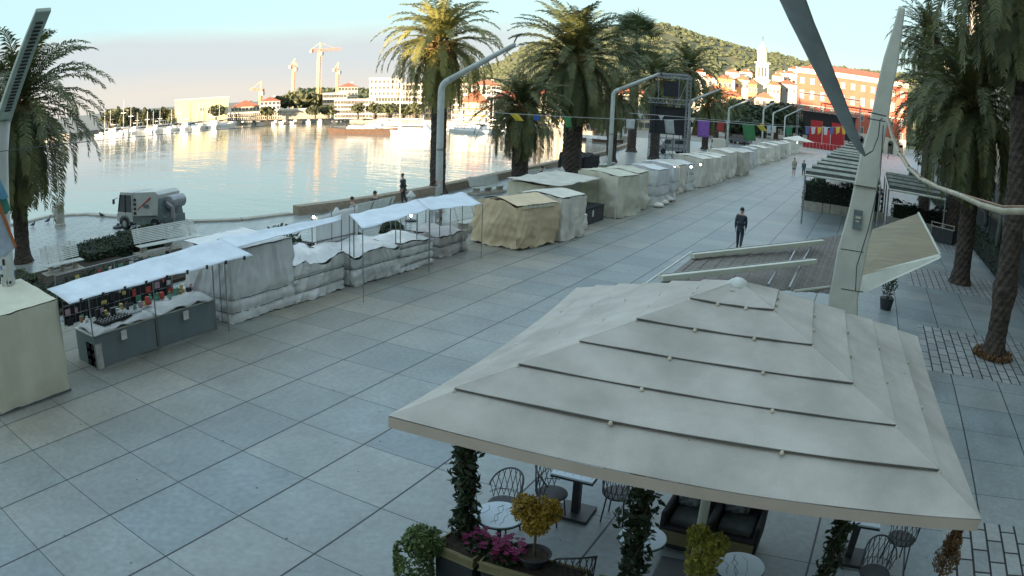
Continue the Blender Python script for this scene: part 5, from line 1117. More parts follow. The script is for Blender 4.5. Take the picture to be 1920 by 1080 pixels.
# parked vans and kiosks behind the far stalls
for i, (px, D, c, lb) in enumerate(((1344, 112, (.6, .58, .5), 'pale van parked behind the pale tents'), (1385, 150, (.1, .12, .14), 'dark van parked beyond the tents'), (1256, 96, (.3, .32, .33), 'grey van behind the scaffold of the truss tower'))):
    g_ = gnd(px, D); r = thing('parked_van', lb, 'van', g_, .3 + i); vm = mat('van_paint_%d' % i, c, .35, .05)
    k = MB(); pr_ = [(-2.4, .4), (2.4, .4), (2.4, 1.0), (1.75, 1.25), (1.2, 2.0), (-2.3, 2.05)]; n = 6; k.add([(x, -.95, z) for x, z in pr_] + [(x, .95, z) for x, z in pr_], [tuple(range(n)), tuple(range(n, 2 * n))[::-1]] + [(q, q + n, (q + 1) % n + n, (q + 1) % n) for q in range(n)]); k.build('body', vm, r, bevel=.05)
    k = MB(); k.box((.9, 0, 1.6), (.9, 1.93, .5)); k.box((-.9, 0, 1.6), (1.6, 1.93, .5)); k.build('window', glass_dark, r)
    for x in (-1.5, 1.5):
        for y in (-.88, .88): MB().lathe((x, y, .36), [(.3, -.1), (.36, -.08), (.36, .08), (.3, .1)], 18, Matrix.Rotation(math.pi / 2, 3, 'X')).build('wheel', black_stuff, r)

# ================================================================== BUNTING STRINGS
def catenary(a, b, sag, n=20): return [a.lerp(b, i / n) - Vector((0, 0, sag * 4 * (i / n) * (1 - i / n))) for i in range(n + 1)]
def span(pxa, Da, pxb, Db, sag, rad): return catenary(dist(*pxa, Da), dist(*pxb, Db), sag)
string = thing('bunting_string', 'pale cord hung with cloths running from the left edge past the bent lamp post', 'bunting', (0, 0, 0))
c1 = span((0, 284), 15, (846, 206), 33, .25, .01); c2 = span((846, 206), 33, (1292, 224), 62, .25, .015); c3 = span((1292, 224), 62, (1500, 238), 150, .2, .02)
string.location = c1[0]; cm_ = mat('cord_pale', (.4, .42, .42), .7)
MB().tube(c1, .008, 4, False).build('cord', rope_m, string, world=True); MB().tube(c2, .016, 4, False).build('cord', cm_, string, world=True); MB().tube(c3, .03, 4, False).build('cord', cm_, string, world=True)
s2 = thing('bunting_string', 'second pale cord with small pennants crossing before the truss screen', 'bunting', c2[0]); d1 = span((1180, 212), 50, (1500, 236), 150, .2, .02); MB().tube(d1, .02, 4, False).build('cord', cm_, s2, world=True)
def cloth_on(px, w_px, h_px, D, col, lb, ytop=None, shape='rect', shift=0, mname=None):
    """a cloth pegged on the cord: w_px and h_px at the distance D"""
    cur = c2 if px < 1292 else c3
    best = min(range(200), key=lambda i: abs((lambda p_: px_of(p_)[0])(lerpc(cur, i / 199)) - px)); p_ = lerpc(cur, best / 199)
    Dd = math.hypot(p_.x - CAM.x, p_.y - CAM.y); k_ = Dd / 1383; w_, h_ = w_px * k_, h_px * k_; tdir = (lerpc(cur, min(1, best / 199 + .05)) - lerpc(cur, max(0, best / 199 - .05))).normalized()
    u = Vector((RX.x, RX.y, 0)).normalized(); mb = MB(); nx, nz = 6, 8
    for i in range(nx + 1):
        for j in range(nz + 1):
            a, b = i / nx - .5, j / nz; ww = w_ * (1 - (b if shape == 'tri' else .08 * b)); q = u * (a * ww + shift * k_ * b) + Vector((0, 0, -h_ * b)) + u.cross(Vector((0, 0, 1))) * (.06 * w_ * math.sin(a * 9 + px) * (.3 + b))
            mb.v.append(tuple(q))
    for i in range(nx):
        for j in range(nz): q = i * (nz + 1) + j; mb.f.append((q, q + nz + 1, q + nz + 2, q + 1))
    m_ = mat('bunting_%d_%d_%d' % tuple(int(c * 100) for c in col), col, .75, .08, 3)
    r = mb.build('hanging_cloth', m_, None, smooth=True, loc=p_, solid=.02); tag(r, lb, 'bunting cloth', 'cloths hanging on the cord')
    return r
def px_of(p_):
    v = p_ - CAM; z = v.dot(FX); x = v.dot(RX); y = v.dot(UX); rr = math.hypot(x, y); th = math.atan2(rr, z); lo, hi = 0, 30
    for _ in range(30):
        m_ = (lo + hi) / 2
        if sum(c * m_ ** k for k, c in enumerate(LENS)) < th: lo = m_
        else: hi = m_
    return 960 + lo * x / rr * 1920 / 36, 540 - lo * y / rr * 1920 / 36
def lerpc(cur, t): f_ = t * (len(cur) - 1); i = min(int(f_), len(cur) - 2); return cur[i].lerp(cur[i + 1], f_ - i)
cloth_on(962, 16, 13, 40, (.55, .42, .04), 'yellow cloth blowing sideways on the cord before the shortest palm', shift=12)
cloth_on(1006, 11, 10, 42, (.04, .10, .35), 'blue crumpled cloth on the cord left of the largest palm')
cloth_on(1064, 14, 20, 46, (.05, .20, .08), 'dark green cloth on the cord in front of the largest palm trunk', shift=3)
cloth_on(1182, 17, 18, 52, (.5, .55, .55), 'white cut-out cloth right of the thick pole')
cloth_on(1254, 18, 26, 56, (.40, .45, .45), 'large grey white cloth on the cord before the screen', shift=4)
cloth_on(1320, 24, 31, 66, (.24, .11, .42), 'big purple cloth on the cord right of the truss tower')
cloth_on(1352, 14, 18, 70, (.40, .05, .05), 'red pennant cloth between the purple and green ones')
cloth_on(1403, 25, 30, 80, (.05, .20, .08), 'big green cloth draped on the cord under the hillside palms', shift=6)
cloth_on(1425, 14, 10, 88, (.50, .42, .05), 'yellow twisted pennant right of the big green cloth', shift=9)
cloth_on(1442, 8, 14, 95, (.38, .48, .55), 'small pale blue cloth near the far end of the cord')
cloth_on(1452, 9, 12, 100, (.55, .56, .52), 'small white cloth near the far end of the cord')
cloth_on(1480, 12, 16, 130, (.04, .2, .1), 'last green cloth at the palace end of the cord')
for i, (t_, c, n_) in enumerate(((.05, (.5, .55, .55), 'white'), (.25, (.5, .55, .55), 'white'), (.42, (.55, .5, .4), 'cream'), (.6, (.5, .55, .55), 'white'), (.8, (.5, .3, .05), 'orange'))):
    p_ = lerpc(d1, t_ * t_ * .8 + .02); Dd = (p_ - CAM).length; s_ = 9 * Dd / 1383; u = Vector((RX.x, RX.y, 0)).normalized(); mb = MB().add([tuple(-u * s_ * .6), tuple(u * s_ * .6), tuple(Vector((0, 0, -s_ * 1.1)) + u * s_ * .1)], [(0, 1, 2)])
    tag(mb.build('pennant', mat('pennant_' + n_, c, .7), None, loc=p_, solid=.015), '%s small %s pennant on the second cord, from the left' % (ORD[i], n_), 'pennant', 'pennants on the second cord')
fl = thing('bunting_string', 'short row of coloured flags strung across the front of the red podium', 'bunting', onX(1508, 236, 180)); e1, e2 = onX(1508, 237, 180), onX(1600, 236, 180); cu = catenary(e1, e2, .3, 16); MB().tube(cu, .04, 4, False).build('cord', cm_, fl, world=True)
fc = [(.08, .12, .3), (.5, .5, .5), (.6, .38, .04), (.5, .5, .5), (.08, .12, .3), (.55, .45, .06), (.6, .4, .05), (.5, .5, .5)]
for i, c in enumerate(fc): p_ = cu[1 + i * 2 if i < 8 else 15]; mb = MB().add([(0, .55, 0), (0, -.55, 0), (0, -.4, -1.9 + .3 * (i % 3)), (0, .4, -1.9)], [(0, 1, 2, 3)]); o = mb.build('flag', mat('flag_%d' % i, c, .7), fl, solid=.03, loc=p_ - fl.location)
# folded coloured flag at the left edge
f_ = thing('folded_flag', 'white folded flag with green and orange borders hanging at the left edge', 'flag', dist(-8, 345, 9)); L0 = f_.location
def P2(px, py, D=9): return dist(px, py, D) - L0
k = MB().add([P2(-40, 385), P2(2, 378), P2(31, 462), P2(12, 480), P2(-40, 500)], [(0, 1, 2, 3, 4)]); k.build('white_panel', mat('flag_white', (.50, .60, .70), .7), f_, solid=.01)
k = MB().add([P2(-30, 320), P2(2, 340), P2(20, 392), P2(12, 402), P2(-30, 400)], [(0, 1, 2, 3, 4)]); k.build('green_panel', mat('flag_green', (.05, .26, .20), .7), f_, solid=.01)
k = MB().add([P2(-30, 318, 8.98), P2(0, 335, 8.98), P2(16, 370, 8.98), P2(6, 375, 8.98), P2(-30, 360, 8.98)], [(0, 1, 2, 3, 4)]); k.build('blue_panel', mat('flag_blue', (.12, .34, .50), .7), f_, solid=.01)
k = MB().add([P2(-30, 372, 8.97), P2(0, 378, 8.97), P2(32, 462, 8.97), P2(28, 465, 8.97), P2(-4, 388, 8.97), P2(-30, 384, 8.97)], [(0, 1, 4, 5), (1, 2, 3, 4)]); k.build('border', mat('flag_orange', (.5, .16, .05), .7), f_, solid=.01)
MB().tube([P2(-40, 300), P2(-20, 330), P2(-30, 480)], .012, 5).build('pole', grey_metal, f_)

# ================================================================== LEANING MAST WITH SHADE WINGS
mast_m = mat('mast_white', (0.56, 0.58, 0.50), 0.5, 0.07, 1.5, 0.1)
X0 = 11.0
mast = thing('awning_mast', 'big leaning white mast carrying two low shade wings', 'mast', (onX(1580, 600, X0).x, onX(1580, 600, X0).y, 0))
ctr = [(1581, 620, 58), (1582, 555, 57), (1598, 470, 58), (1615, 395, 50), (1632, 295, 42), (1646, 240, 36), (1659, 165, 33), (1671, 110, 31), (1684, 50, 19), (1691, 14, 14)]
k = MB(); pr_ = None; rows = []
for (px, py, w_) in ctr:
    c = onX(px, py, X0); hw = w_ * (c - CAM).length / 1383 / 2; rows.append((c, hw))
c0, h0 = rows[0]; rows.insert(0, (Vector((c0.x, c0.y, 0)), h0 * 1.02))
for c, hw in rows: dx = max(.06, hw * .75); k.v += [(c.x - dx, c.y - hw, c.z), (c.x + dx, c.y - hw, c.z), (c.x + dx, c.y + hw, c.z), (c.x - dx, c.y + hw, c.z)]
for i in range(len(rows) - 1):
    for j in range(4): a = i * 4 + j; b = i * 4 + (j + 1) % 4; k.f.append((a, b, b + 4, a + 4))
k.f += [(3, 2, 1, 0), tuple(range(len(k.v) - 4, len(k.v)))]
k.build('beam', mast_m, mast, world=True, bevel=.035)
c = onX(1608, 412, X0); fx = X0 - .30; c = onX(1608, 412, fx - .0); k = MB(); k.box((fx - .015, c.y, c.z), (.02, .20, .40), 0); pl_ = k.build('control_panel', mat('panel_grey', (.16, .20, .20), .5), mast, world=True, bevel=.02)
k = MB(); k.box((fx - .03, c.y - .01, c.z + .05), (.02, .12, .05)); k.box((fx - .03, c.y, c.z - .03), (.02, .08, .03)); k.build('plate', frame_pale, pl_, world=True)
for py in (470, 545, 350): c = onX(1598 if py > 400 else 1622, py, X0 - .26); k = MB(); k.box((X0 - .22, c.y, c.z), (.06, .5, .012)); k.build('seam', dark_metal, mast, world=True)
def wing(label_side, quad, beams, mesh_m, name):
    pass
Aq, Bq = at(1240, 528, 2.75), at(1297, 484, 2.75); Dq, Cq = at(1556, 548, 2.35), at(1590, 438, 3.05)
wg = thing('shade_wing', 'left shade wing with dark slatted mesh between two white beams', 'awning', ((Aq + Cq) / 2))
shade_dark = mat('shade_mesh', (.21, .19, .17), .8, .2, 3, .3, 25, stretch=(12, .6, 1))
k = MB(); n = 26
for i in range(n):
    t0, t1 = i / n, (i + .93) / n; q = [Aq.lerp(Dq, t0), Aq.lerp(Dq, t1), Bq.lerp(Cq, t1), Bq.lerp(Cq, t0)]; k.hexa([p_ - Vector((0, 0, .02 + .012 * (i % 2))) for p_ in q], [p_ - Vector((0, 0, .012 * (i % 2))) for p_ in q])
k.build('slats', shade_dark, wg, world=True)
def wbeam(a, b, w_=.085, h_=.05, lift=.05):
    k = MB(); d = (b - a).normalized(); s = d.cross(Vector((0, 0, 1))).normalized(); u = s.cross(d); a, b = a + u * lift, b + u * lift; beam(k, a, b, w_, w_, h_, h_, s, u); k.build('beam', mast_m, wg, world=True, bevel=.01)
    k = MB(); a2, b2 = a + u * (h_ + .004), b + u * (h_ + .004); beam(k, a2 - s * w_ * .35, b2 - s * w_ * .35, .008, .008, .004, .004, s, u); k.build('seam', dark_metal, wg, world=True)
wbeam(at(1238, 526, 2.78), at(1527, 494, 2.9)); wbeam(at(1297, 484, 2.78), at(1541, 457, 3.0))
for (a, b, za, zb_) in (((1480, 540), (1500, 500), 2.6, 2.7), ((1440, 535), (1455, 510), 2.6, 2.7), ((1478, 495), (1490, 472), 2.7, 2.8), ((1505, 490), (1520, 465), 2.7, 2.8)):
    k = MB(); p0, p1 = at(*a, za + .12), at(*b, zb_ + .12); k.tube([p0, p1], .03, 6); k.build('brace', grey_metal, wg, world=True)
k = MB(); k.tube([at(1490, 546, 2.5), at(1556, 538, 2.4)], .03, 6); k.build('edge_bar', mast_m, wg, world=True)
k = MB(); k.tube([at(1206, 535, 2.6), at(1296, 473, 2.6)], .022, 6); k.build('guide_bar', white_paint, wg, world=True)
# right wing: beige panel above a deep white fascia
Ar, Br, Cr, Dr = at(1606, 519, 2.55), at(1763, 479, 3.15), at(1722, 400, 3.85), at(1636, 430, 3.35)
wr = thing('shade_wing', 'right shade wing, beige panel above a tapering white fascia', 'awning', ((Ar + Cr) / 2))
shade_beige = mat('shade_beige', (.33, .29, .19), .7, 0, 2.0, .2, 20, col2=(.24, .21, .15), stretch=(5, .5, 1))
nrm_ = (Br - Ar).cross(Dr - Ar).normalized(); nrm_ = nrm_ if nrm_.z > 0 else -nrm_
k = MB(); k.hexa([p_ - nrm_ * .04 for p_ in (Ar, Br, Cr, Dr)], [Ar, Br, Cr, Dr]); k.build('panel', shade_beige, wr, world=True)
A2, B2 = at(1605, 556, 2.2), at(1764, 484, 3.12); off = (Dr - Ar).normalized() * .12
k = MB(); k.hexa([A2, B2, B2 + off, A2 + off], [Ar, Br, Br + off, Ar + off]); k.build('fascia', mast_m, wr, world=True, bevel=.01)
k = MB(); k.tube([Br + Vector((0, 0, .01)), Cr + Vector((0, 0, .01))], .035, 6); k.build('end_bar', mast_m, wr, world=True)
# dark strap hanging from above and looped to the mast
strap = thing('hanging_strap', 'thick dark grey strap sweeping down from the top and looped to the leaning mast', 'strap', dist(1478, -30, 7.5))
sp_ = [((1440, -120), 7.0, .20), ((1478, -20), 7.6, .165), ((1503, 40), 8.1, .155), ((1535, 110), 8.8, .145), ((1562, 170), 9.4, .13), ((1586, 225), 10, .11), ((1603, 262), 10.5, .085), ((1614, 282), 10.8, .06), ((1621, 292), 11.2, .03)]
MB().tube([dist(*a, D) for a, D, w_ in sp_], [w_ for a, D, w_ in sp_], 10, flat=.25).build('band', mat('strap_grey', (.28, .33, .34), .7, .1, 2), strap, smooth=True, world=True)
MB().tube([dist(1621, 292, 11.2), dist(1636, 283, 13.5), dist(1647, 255, 14.6), dist(1650, 225, 14.7), dist(1655, 222, 14.7)], .012, 6).build('loop', rope_m, strap, smooth=True, world=True)
cb = thing('cable_bundle', 'pale taped cable bundle sagging from the mast across the right-hand palm trunks', 'cable', dist(1660, 216, 14.6))
cp_ = [((1662, 217), 14.7), ((1672, 255), 14.2), ((1686, 288), 13.4), ((1703, 315), 12.6), ((1726, 336), 11.6), ((1760, 352), 10.6), ((1800, 366), 9.6), ((1840, 384), 8.8), ((1880, 396), 8.2), ((1935, 396), 7.6)]
cbm = mat('cable_pale', (.42, .40, .30), .6, .15, 6)
MB().tube([dist(*a, D) for a, D in cp_], [.025, .025, .028, .03, .03, .032, .035, .038, .04, .04], 8).build('cable', cbm, cb, smooth=True, world=True)
MB().tube([dist(a[0] + (3 if i < 5 else 0), a[1] - 3 - (6 if i > 6 else 0), D) for i, (a, D) in enumerate(cp_)], .012, 6).build('thin_cable', mat('cable_red', (.35, .22, .15), .6), cb, smooth=True, world=True)
for i in (2, 3, 4, 5, 6, 7): a, D = cp_[i]; p_ = dist(*a, D); MB().box(p_, (.06, .02, .09), .4).build('tape', rope_m, cb, world=True)
MB().tube([dist(1842, 380, 8.75), dist(1848, 400, 8.75), dist(1846, 420, 8.75)], [.02, .03, .015], 6).build('tail', rope_m, cb, world=True)
k = MB(); k.tube([dist(1628, 210, 14.6), dist(1662, 218, 14.5)], .015, 5); k.tube([dist(1626, 222, 14.6), dist(1660, 228, 14.5)], .012, 5); k.build('tie', rope_m, cb, world=True)
MB().tube([dist(1656, 235, 14.9), dist(1650, 330, 14.9), dist(1628, 430, 14.9), dist(1606, 500, 14.9), dist(1604, 545, 14.9)], .012, 5).build('drop_cable', rope_m, cb, world=True)

# ================================================================== BIG TIERED CAFE UMBRELLA
def big_umbrella():
    F1, F2 = at(728, 780, 3.0), at(1840, 974, 3.0); apex = at(1392, 534, 4.02)
    fw = (F2 - F1); W_ = fw.length; u = fw.normalized(); v = Vector((-u.y, u.x, 0)); v = v if v.x > 0 else -v
    c = F1.lerp(F2, .5) + v * W_ * .5; c.z = 0; rz = math.atan2(v.y, v.x)
    r = thing('cafe_umbrella', 'huge square cream cafe umbrella with six overlapping stepped tiers over the terrace', 'umbrella', c, rz)
    a = W_ / 2; cp = MB; zt = 4.02
    cv = bpy.data.objects.new('canopy', None); COL.objects.link(cv); cv.parent = r; T = 6
    for t in range(T):
        o, i_ = 1 - t / T, max(0.0, 1 - (t + 1) / T - .035); zf = lambda s: 3.0 + (zt - 3.0) * (1 - s) ** 1.0 * 1.0
        z_o = zf(o) + (.030 if t else 0); z_i = zf(i_) + .0
        ro, ri = a * o, a * i_; N_ = 18; mb = MB(); M = 4
        for side in range(4):
            R4 = Matrix.Rotation(side * math.pi / 2, 3, 'Z'); base = len(mb.v)
            for q in range(N_ + 1):
                s = q / N_ * 2 - 1
                for w_ in range(M + 1):
                    b = w_ / M; rr = ro + (ri - ro) * b; z = z_o + (z_i - z_o) * b
                    z -= .055 * (1 - s * s) * (1 - b * .6) * (1 if t == 0 else .3); z -= .02 * math.sin(math.pi * b) * (1 - s * s)
                    z += .0025 * math.sin(s * 9 + side * 2 + t * 3)
                    inn = (.10 if t == 0 else .035) * (1 - s * s) * (1 - b) * o * .55
                    mb.v.append(tuple(R4 @ Vector((-(rr - inn), s * rr, z))))
            for q in range(N_):
                for w_ in range(M): k_ = base + q * (M + 1) + w_; mb.f.append((k_, k_ + M + 1, k_ + M + 2, k_ + 1))
        mb.build('canopy_tier', canvas, cv, smooth=False, solid=.006)
        hm = MB()
        for side in range(4):
            R4 = Matrix.Rotation(side * math.pi / 2, 3, 'Z'); pts = []
            for q in range(15): s = q / 14 * 2 - 1; pts.append(R4 @ Vector((-(ro - (.10 if t == 0 else .035) * (1 - s * s) * o * .55), s * ro, z_o - .055 * (1 - s * s) * (1 if t == 0 else .3) - .006)))
            if t == 0:
                b0 = len(hm.v)
                for p_ in pts: hm.v += [tuple(p_), tuple(p_ - Vector((0, 0, .105)))]
                for q in range(14): hm.f.append((b0 + 2 * q, b0 + 2 * q + 2, b0 + 2 * q + 3, b0 + 2 * q + 1))
            else: hm.tube(pts, .006, 5, False)
        hm.build('valance' if t == 0 else 'hem', canvas_edge if t == 0 else mat('hem_dark', (.13, .13, .12), .8), cv, solid=.006 if t == 0 else 0)
        if t:
            for side in range(4):
                for s in (-.34, .33, 1.0):
                    R4 = Matrix.Rotation(side * math.pi / 2, 3, 'Z'); p_ = R4 @ Vector((-(ro + .01), s * ro, z_o - .03)); MB().lathe(p_, [(.012, -.02), (.022, 0), (.012, .02)], 8).build('fixing', frame_pale, cv)
    k = MB(); n = 20
    k.lathe((0, 0, zt - .05), [(.12, -.02), (.115, .015), (.085, .055), (.04, .08), (.01, .085)], 24); k.v = [(x * (1 + .08 * math.sin(4 * math.atan2(y, x))), y * (1 + .08 * math.sin(4 * math.atan2(y, x))), z) for x, y, z in k.v]; k.build('cap', white_paint, r, smooth=True)
    k = MB(); k.lathe((0, 0, zt - .09), [(.19, 0), (.18, .015), (.12, .03), (.05, .045)], 24); k.v = [(x, y, z + .05 * math.sin(5 * math.atan2(y, x)) * (abs(x) + abs(y))) for x, y, z in k.v]; k.build('cap_skirt', canvas, r, smooth=True)
    MB().tube([(0, 0, 0), (0, 0, zt - .15)], .06, 12).build('pole', mast_m, r); MB().box((0, 0, .06), (1.0, 1.0, .12)).build('base', dark_metal, r, bevel=.02)
    for side in range(8):
        an = side * math.pi / 4; l_ = a * (1.38 if side % 2 else .97); MB().tube([(0, 0, zt - .34), (math.cos(an) * l_, math.sin(an) * l_, 2.88)], .02, 6).build('rib', mast_m, r)
        MB().tube([(0, 0, 2.55), (math.cos(an) * l_ * .55, math.sin(an) * l_ * .55, 3.10)], .016, 6).build('strut', mast_m, r)
    k = MB()
    for side in range(4):
        R4 = Matrix.Rotation(side * math.pi / 2, 3, 'Z'); k.tube([R4 @ Vector((-a * .985, -a * .985, 2.975)), R4 @ Vector((-a * .985 + .08, 0, 2.94)), R4 @ Vector((-a * .985, a * .985, 2.975))], .02, 6)
    k.build('edge_frame', mast_m, r)
    return r, c
UMB, UC = big_umbrella()
dv_ = Vector((math.cos(UMB.rotation_euler.z), math.sin(UMB.rotation_euler.z), 0))
dup(UMB, UC - dv_ * 8.4 + Vector((0, 0, -.3)), UMB.rotation_euler.z, 'unseen cafe umbrella copy, added just outside the lower edge of the picture to shade the terrace')  # out-of-frame umbrella added to cut light reaching the terrace

# ================================================================== TERRACE UNDER IT
def planter(label, p0, p1, z1, w_=.42, col=wood_olive):
    """a long box planter whose front top edge runs from p0 to p1"""
    A, B = Vector((p0.x, p0.y, 0)), Vector((p1.x, p1.y, 0)); L_ = (B - A).length; rz = math.atan2((B - A).y, (B - A).x); mid = (A + B) / 2
    nrm = Vector((-math.sin(rz), math.cos(rz), 0)); mid = mid + nrm * w_ / 2 * (1 if nrm.x > 0 else -1)
    r = thing('planter', label, 'planter', mid, rz, 'planter boxes round the terrace')
    MB().box((0, 0, (z1 - .14) / 2), (L_ - .03, w_ - .03, z1 - .14)).build('body', planter_dark, r, bevel=.01)
    k = MB()
    for s in (-1, 1): k.box((0, s * (w_ / 2 - .012), z1 - .075), (L_, .024, .15)); k.box((s * (L_ / 2 - .012), 0, z1 - .075), (.024, w_ - .052, .15))
    k.build('rim_board', col, r, bevel=.004)
    for s in (-1, 1):
        for zz in (z1 - .02, z1 - .13): MB().box((0, s * (w_ / 2 + .004), zz), (L_ + .03, .012, .022)).build('trim', mat('trim_olive', (.24, .22, .11), .5), r)
    MB().box((0, 0, z1 - .05), (L_ - .05, w_ - .05, .03)).build('soil', soil, r)
    return r
zt_ = .62
planter('short planter box with ivy and a climbing plant at the near corner', at(812, 1018, zt_), at(886, 1050, zt_), zt_)
planter('longer planter box holding magenta flowers and the yellow shrub', at(898, 1052, zt_), at(1085, 1104, zt_), zt_)
planter('dark planter box under the second climbing column', at(1100, 1112, zt_), at(1240, 1150, zt_), zt_)
def plant(name, label, cat, g_, parts, grp=None):
    r = thing(name, label, cat, g_, 0, grp)
    for nm, mb, m_ in parts: mb.build(nm, m_, r)
    return r
def column_plant(label, g_, z0, z1, rad, seed, m_=leaf_dark, n=1500):
    r = thing('climbing_plant', label, 'climbing plant', (g_.x, g_.y, z0), 0, 'climbing plants round the terrace posts'); h_ = z1 - z0; rnd = random.Random(seed)
    def fn(q):
        t = q.random(); a = q.uniform(0, 6.28); rr = rad * (.55 + .55 * abs(fbm(t * 4 + seed, math.cos(a), math.sin(a))) * 2.2) * q.uniform(.35, 1.15)
        return Vector((math.cos(a) * rr, math.sin(a) * rr, h_ * t))
    leaf_cloud(MB(), (0, 0, 0), None, n, .062, seed, fn, up=-.3).build('foliage', m_, r)
    k = MB(); k.tube([(0, 0, 0), (.01, .02, h_ * .98)], .03, 8)
    for j in range(3): k.tube([(.12 * math.cos(i * .8 + j * 2) * (1 if i else .4), .12 * math.sin(i * .8 + j * 2) * (1 if i else .4), h_ * i / 12) for i in range(13)], .008, 4)
    k.build('stem', bark, r); return r
gC = at(872, 1000, .6); column_plant('leafy climbing plant column at the near left corner of the umbrella', gC, .56, zof(880, 815, gC), .15, 1, leaf_dark, 1300)
gC = at(1182, 1075, .6); column_plant('dark climbing plant column with a few red blooms under the umbrella front', gC, .56, 2.9, .19, 2, leaf_dark, 1400)
gC = at(1545, 1090, .3); column_plant('shaded thin climbing plant column near the umbrella right half', gC, .3, 2.9, .15, 3, leaf_dark, 1100)
for px, py, z in ((1180, 930, 2.3), (1160, 960, 2.0), (1200, 900, 2.6), (1555, 960, 2.5), (1560, 1000, 2.2)):
    pass
# ivy bush spilling over the corner planter
g_ = at(795, 1015, .62); rI = thing('ivy_bush', 'rounded light green ivy spilling over the corner planter', 'bush', (g_.x, g_.y, .55))
leaf_cloud(MB(), (0, 0, .05), (.25, .28, .23), 1700, .038, 31).build('foliage', leaf_ivy, rI)
leaf_cloud(MB(), (0, 0, 0), None, 1000, .038, 32, lambda q: (lambda a, t: Vector((-.12 + .22 * math.cos(a), .08 + .24 * math.sin(a), -.45 * t)))(q.uniform(1.2, 5.6), q.random())).build('trailing_shoots', leaf_ivy, rI)
k = MB(); [k.tube([(0, 0, -.05), (.15 * math.cos(a), .15 * math.sin(a), .15)], .008, 4) for a in (0, 1.5, 3, 4.5)]; k.build('stem', bark, rI)
def flowers(label, c, rx, ry, n, seed):
    r = thing('flower_bed', label, 'flowers', c); leaf_cloud(MB(), (0, 0, .05), (rx, ry, .12), n, .04, seed).build('foliage', leaf_dark, r)
    rnd = random.Random(seed); k = MB()
    for _ in range(int(n * .22)):
        a, d = rnd.uniform(0, 6.28), rnd.random() ** .5; c_ = Vector((rx * d * math.cos(a), ry * d * math.sin(a), .12 + rnd.uniform(-.06, .1)))
        if fbm(c_.x * 7 + seed, c_.y * 7) < -.08: continue
        for p_ in range(5): b = p_ * 1.2566 + a; q = c_ + Vector((math.cos(b), math.sin(b), .4)) * .024; t = Vector((-math.sin(b), math.cos(b), 0)) * .014; o = len(k.v); k.v += [tuple(c_), tuple(q - t), tuple(q + Vector((math.cos(b), math.sin(b), -.2)) * .014), tuple(q + t)]; k.f.append((o, o + 1, o + 2, o + 3))
    k.build('blossoms', petal, r); return r
g_ = at(905, 1022, .66); flowers('magenta flowers in the gap behind the two corner planters', Vector((g_.x, g_.y, .60)), .18, .24, 800, 5)
g_ = at(952, 1040, .66); flowers('magenta flowers spilling over the longer planter rim', Vector((g_.x, g_.y, .62)), .20, .22, 800, 6)
def ball_shrub(label, g_, z0, pot_h, blobs, m_, seed, n=2200, ls=.026):
    r = thing('potted_shrub', label, 'potted shrub', (g_.x, g_.y, z0), 0, 'potted shrubs on the terrace edge')
    MB().lathe((0, 0, 0), [(.13, 0), (.19, pot_h * .9), (.21, pot_h), (.19, pot_h + .005), (.17, pot_h - .03)], 22).build('pot', planter_dark, r); MB().lathe((0, 0, pot_h - .04), [(.165, 0), (.165, .015)], 16).build('soil', soil, r)
    k = MB(); k.tube([(0, 0, pot_h - .03), (.02, .0, blobs[0][2] - .1), (0, 0, blobs[0][2] + .1)], [.018, .013, .008], 6); k.tube([(.04, 0, pot_h - .03), (-.02, .03, blobs[0][2])], .008, 5); k.build('stem', bark, r)
    mb = MB()
    for i, (x, y, z, rr, hh) in enumerate(blobs): leaf_cloud(mb, (x, y, z), (rr, rr, hh), n // len(blobs), ls, seed + i)
    mb.build('foliage', m_, r); return r
g_ = at(1000, 1056, .62); zc = zof(995, 962, g_) - .62
ball_shrub('bright golden yellow ball shrub in a dark pot on the longer planter', g_, .62, .15, [(0, .0, zc, .25, .21), (.06, -.13, zc + .04, .16, .15), (-.02, .14, zc + .05, .16, .16), (0, 0, zc - .16, .16, .12)], leaf_yellow, 50, 4200)
g_ = at(1300, 1125, .62); zc = zof(1300, 1035, g_) - .62
ball_shrub('tall yellow green shrub in the middle of the terrace front', g_, .62, .1, [(0, 0, zc, .23, .22), (.02, .10, zc + .20, .14, .13), (0, -.12, zc + .14, .14, .15), (0, 0, zc - .17, .2, .16)], leaf_lime, 60, 3600)
g_ = at(1105, 1120, .62); ball_shrub('low green shrub peeping in between the planters at the bottom edge', g_, .5, .1, [(0, 0, .2, .2, .12)], leaf_ivy, 65, 900)
g_ = at(1732, 1150, .5); zc = zof(1735, 1020, g_) - .5
ball_shrub('reddish brown conical shrub at the lower right by the block paving', g_, .5, .1, [(0, 0, zc - .12, .19, .2), (0, 0, zc + .1, .13, .18), (.0, 0, zc + .3, .07, .14)], leaf_rust, 70, 2600, .024)

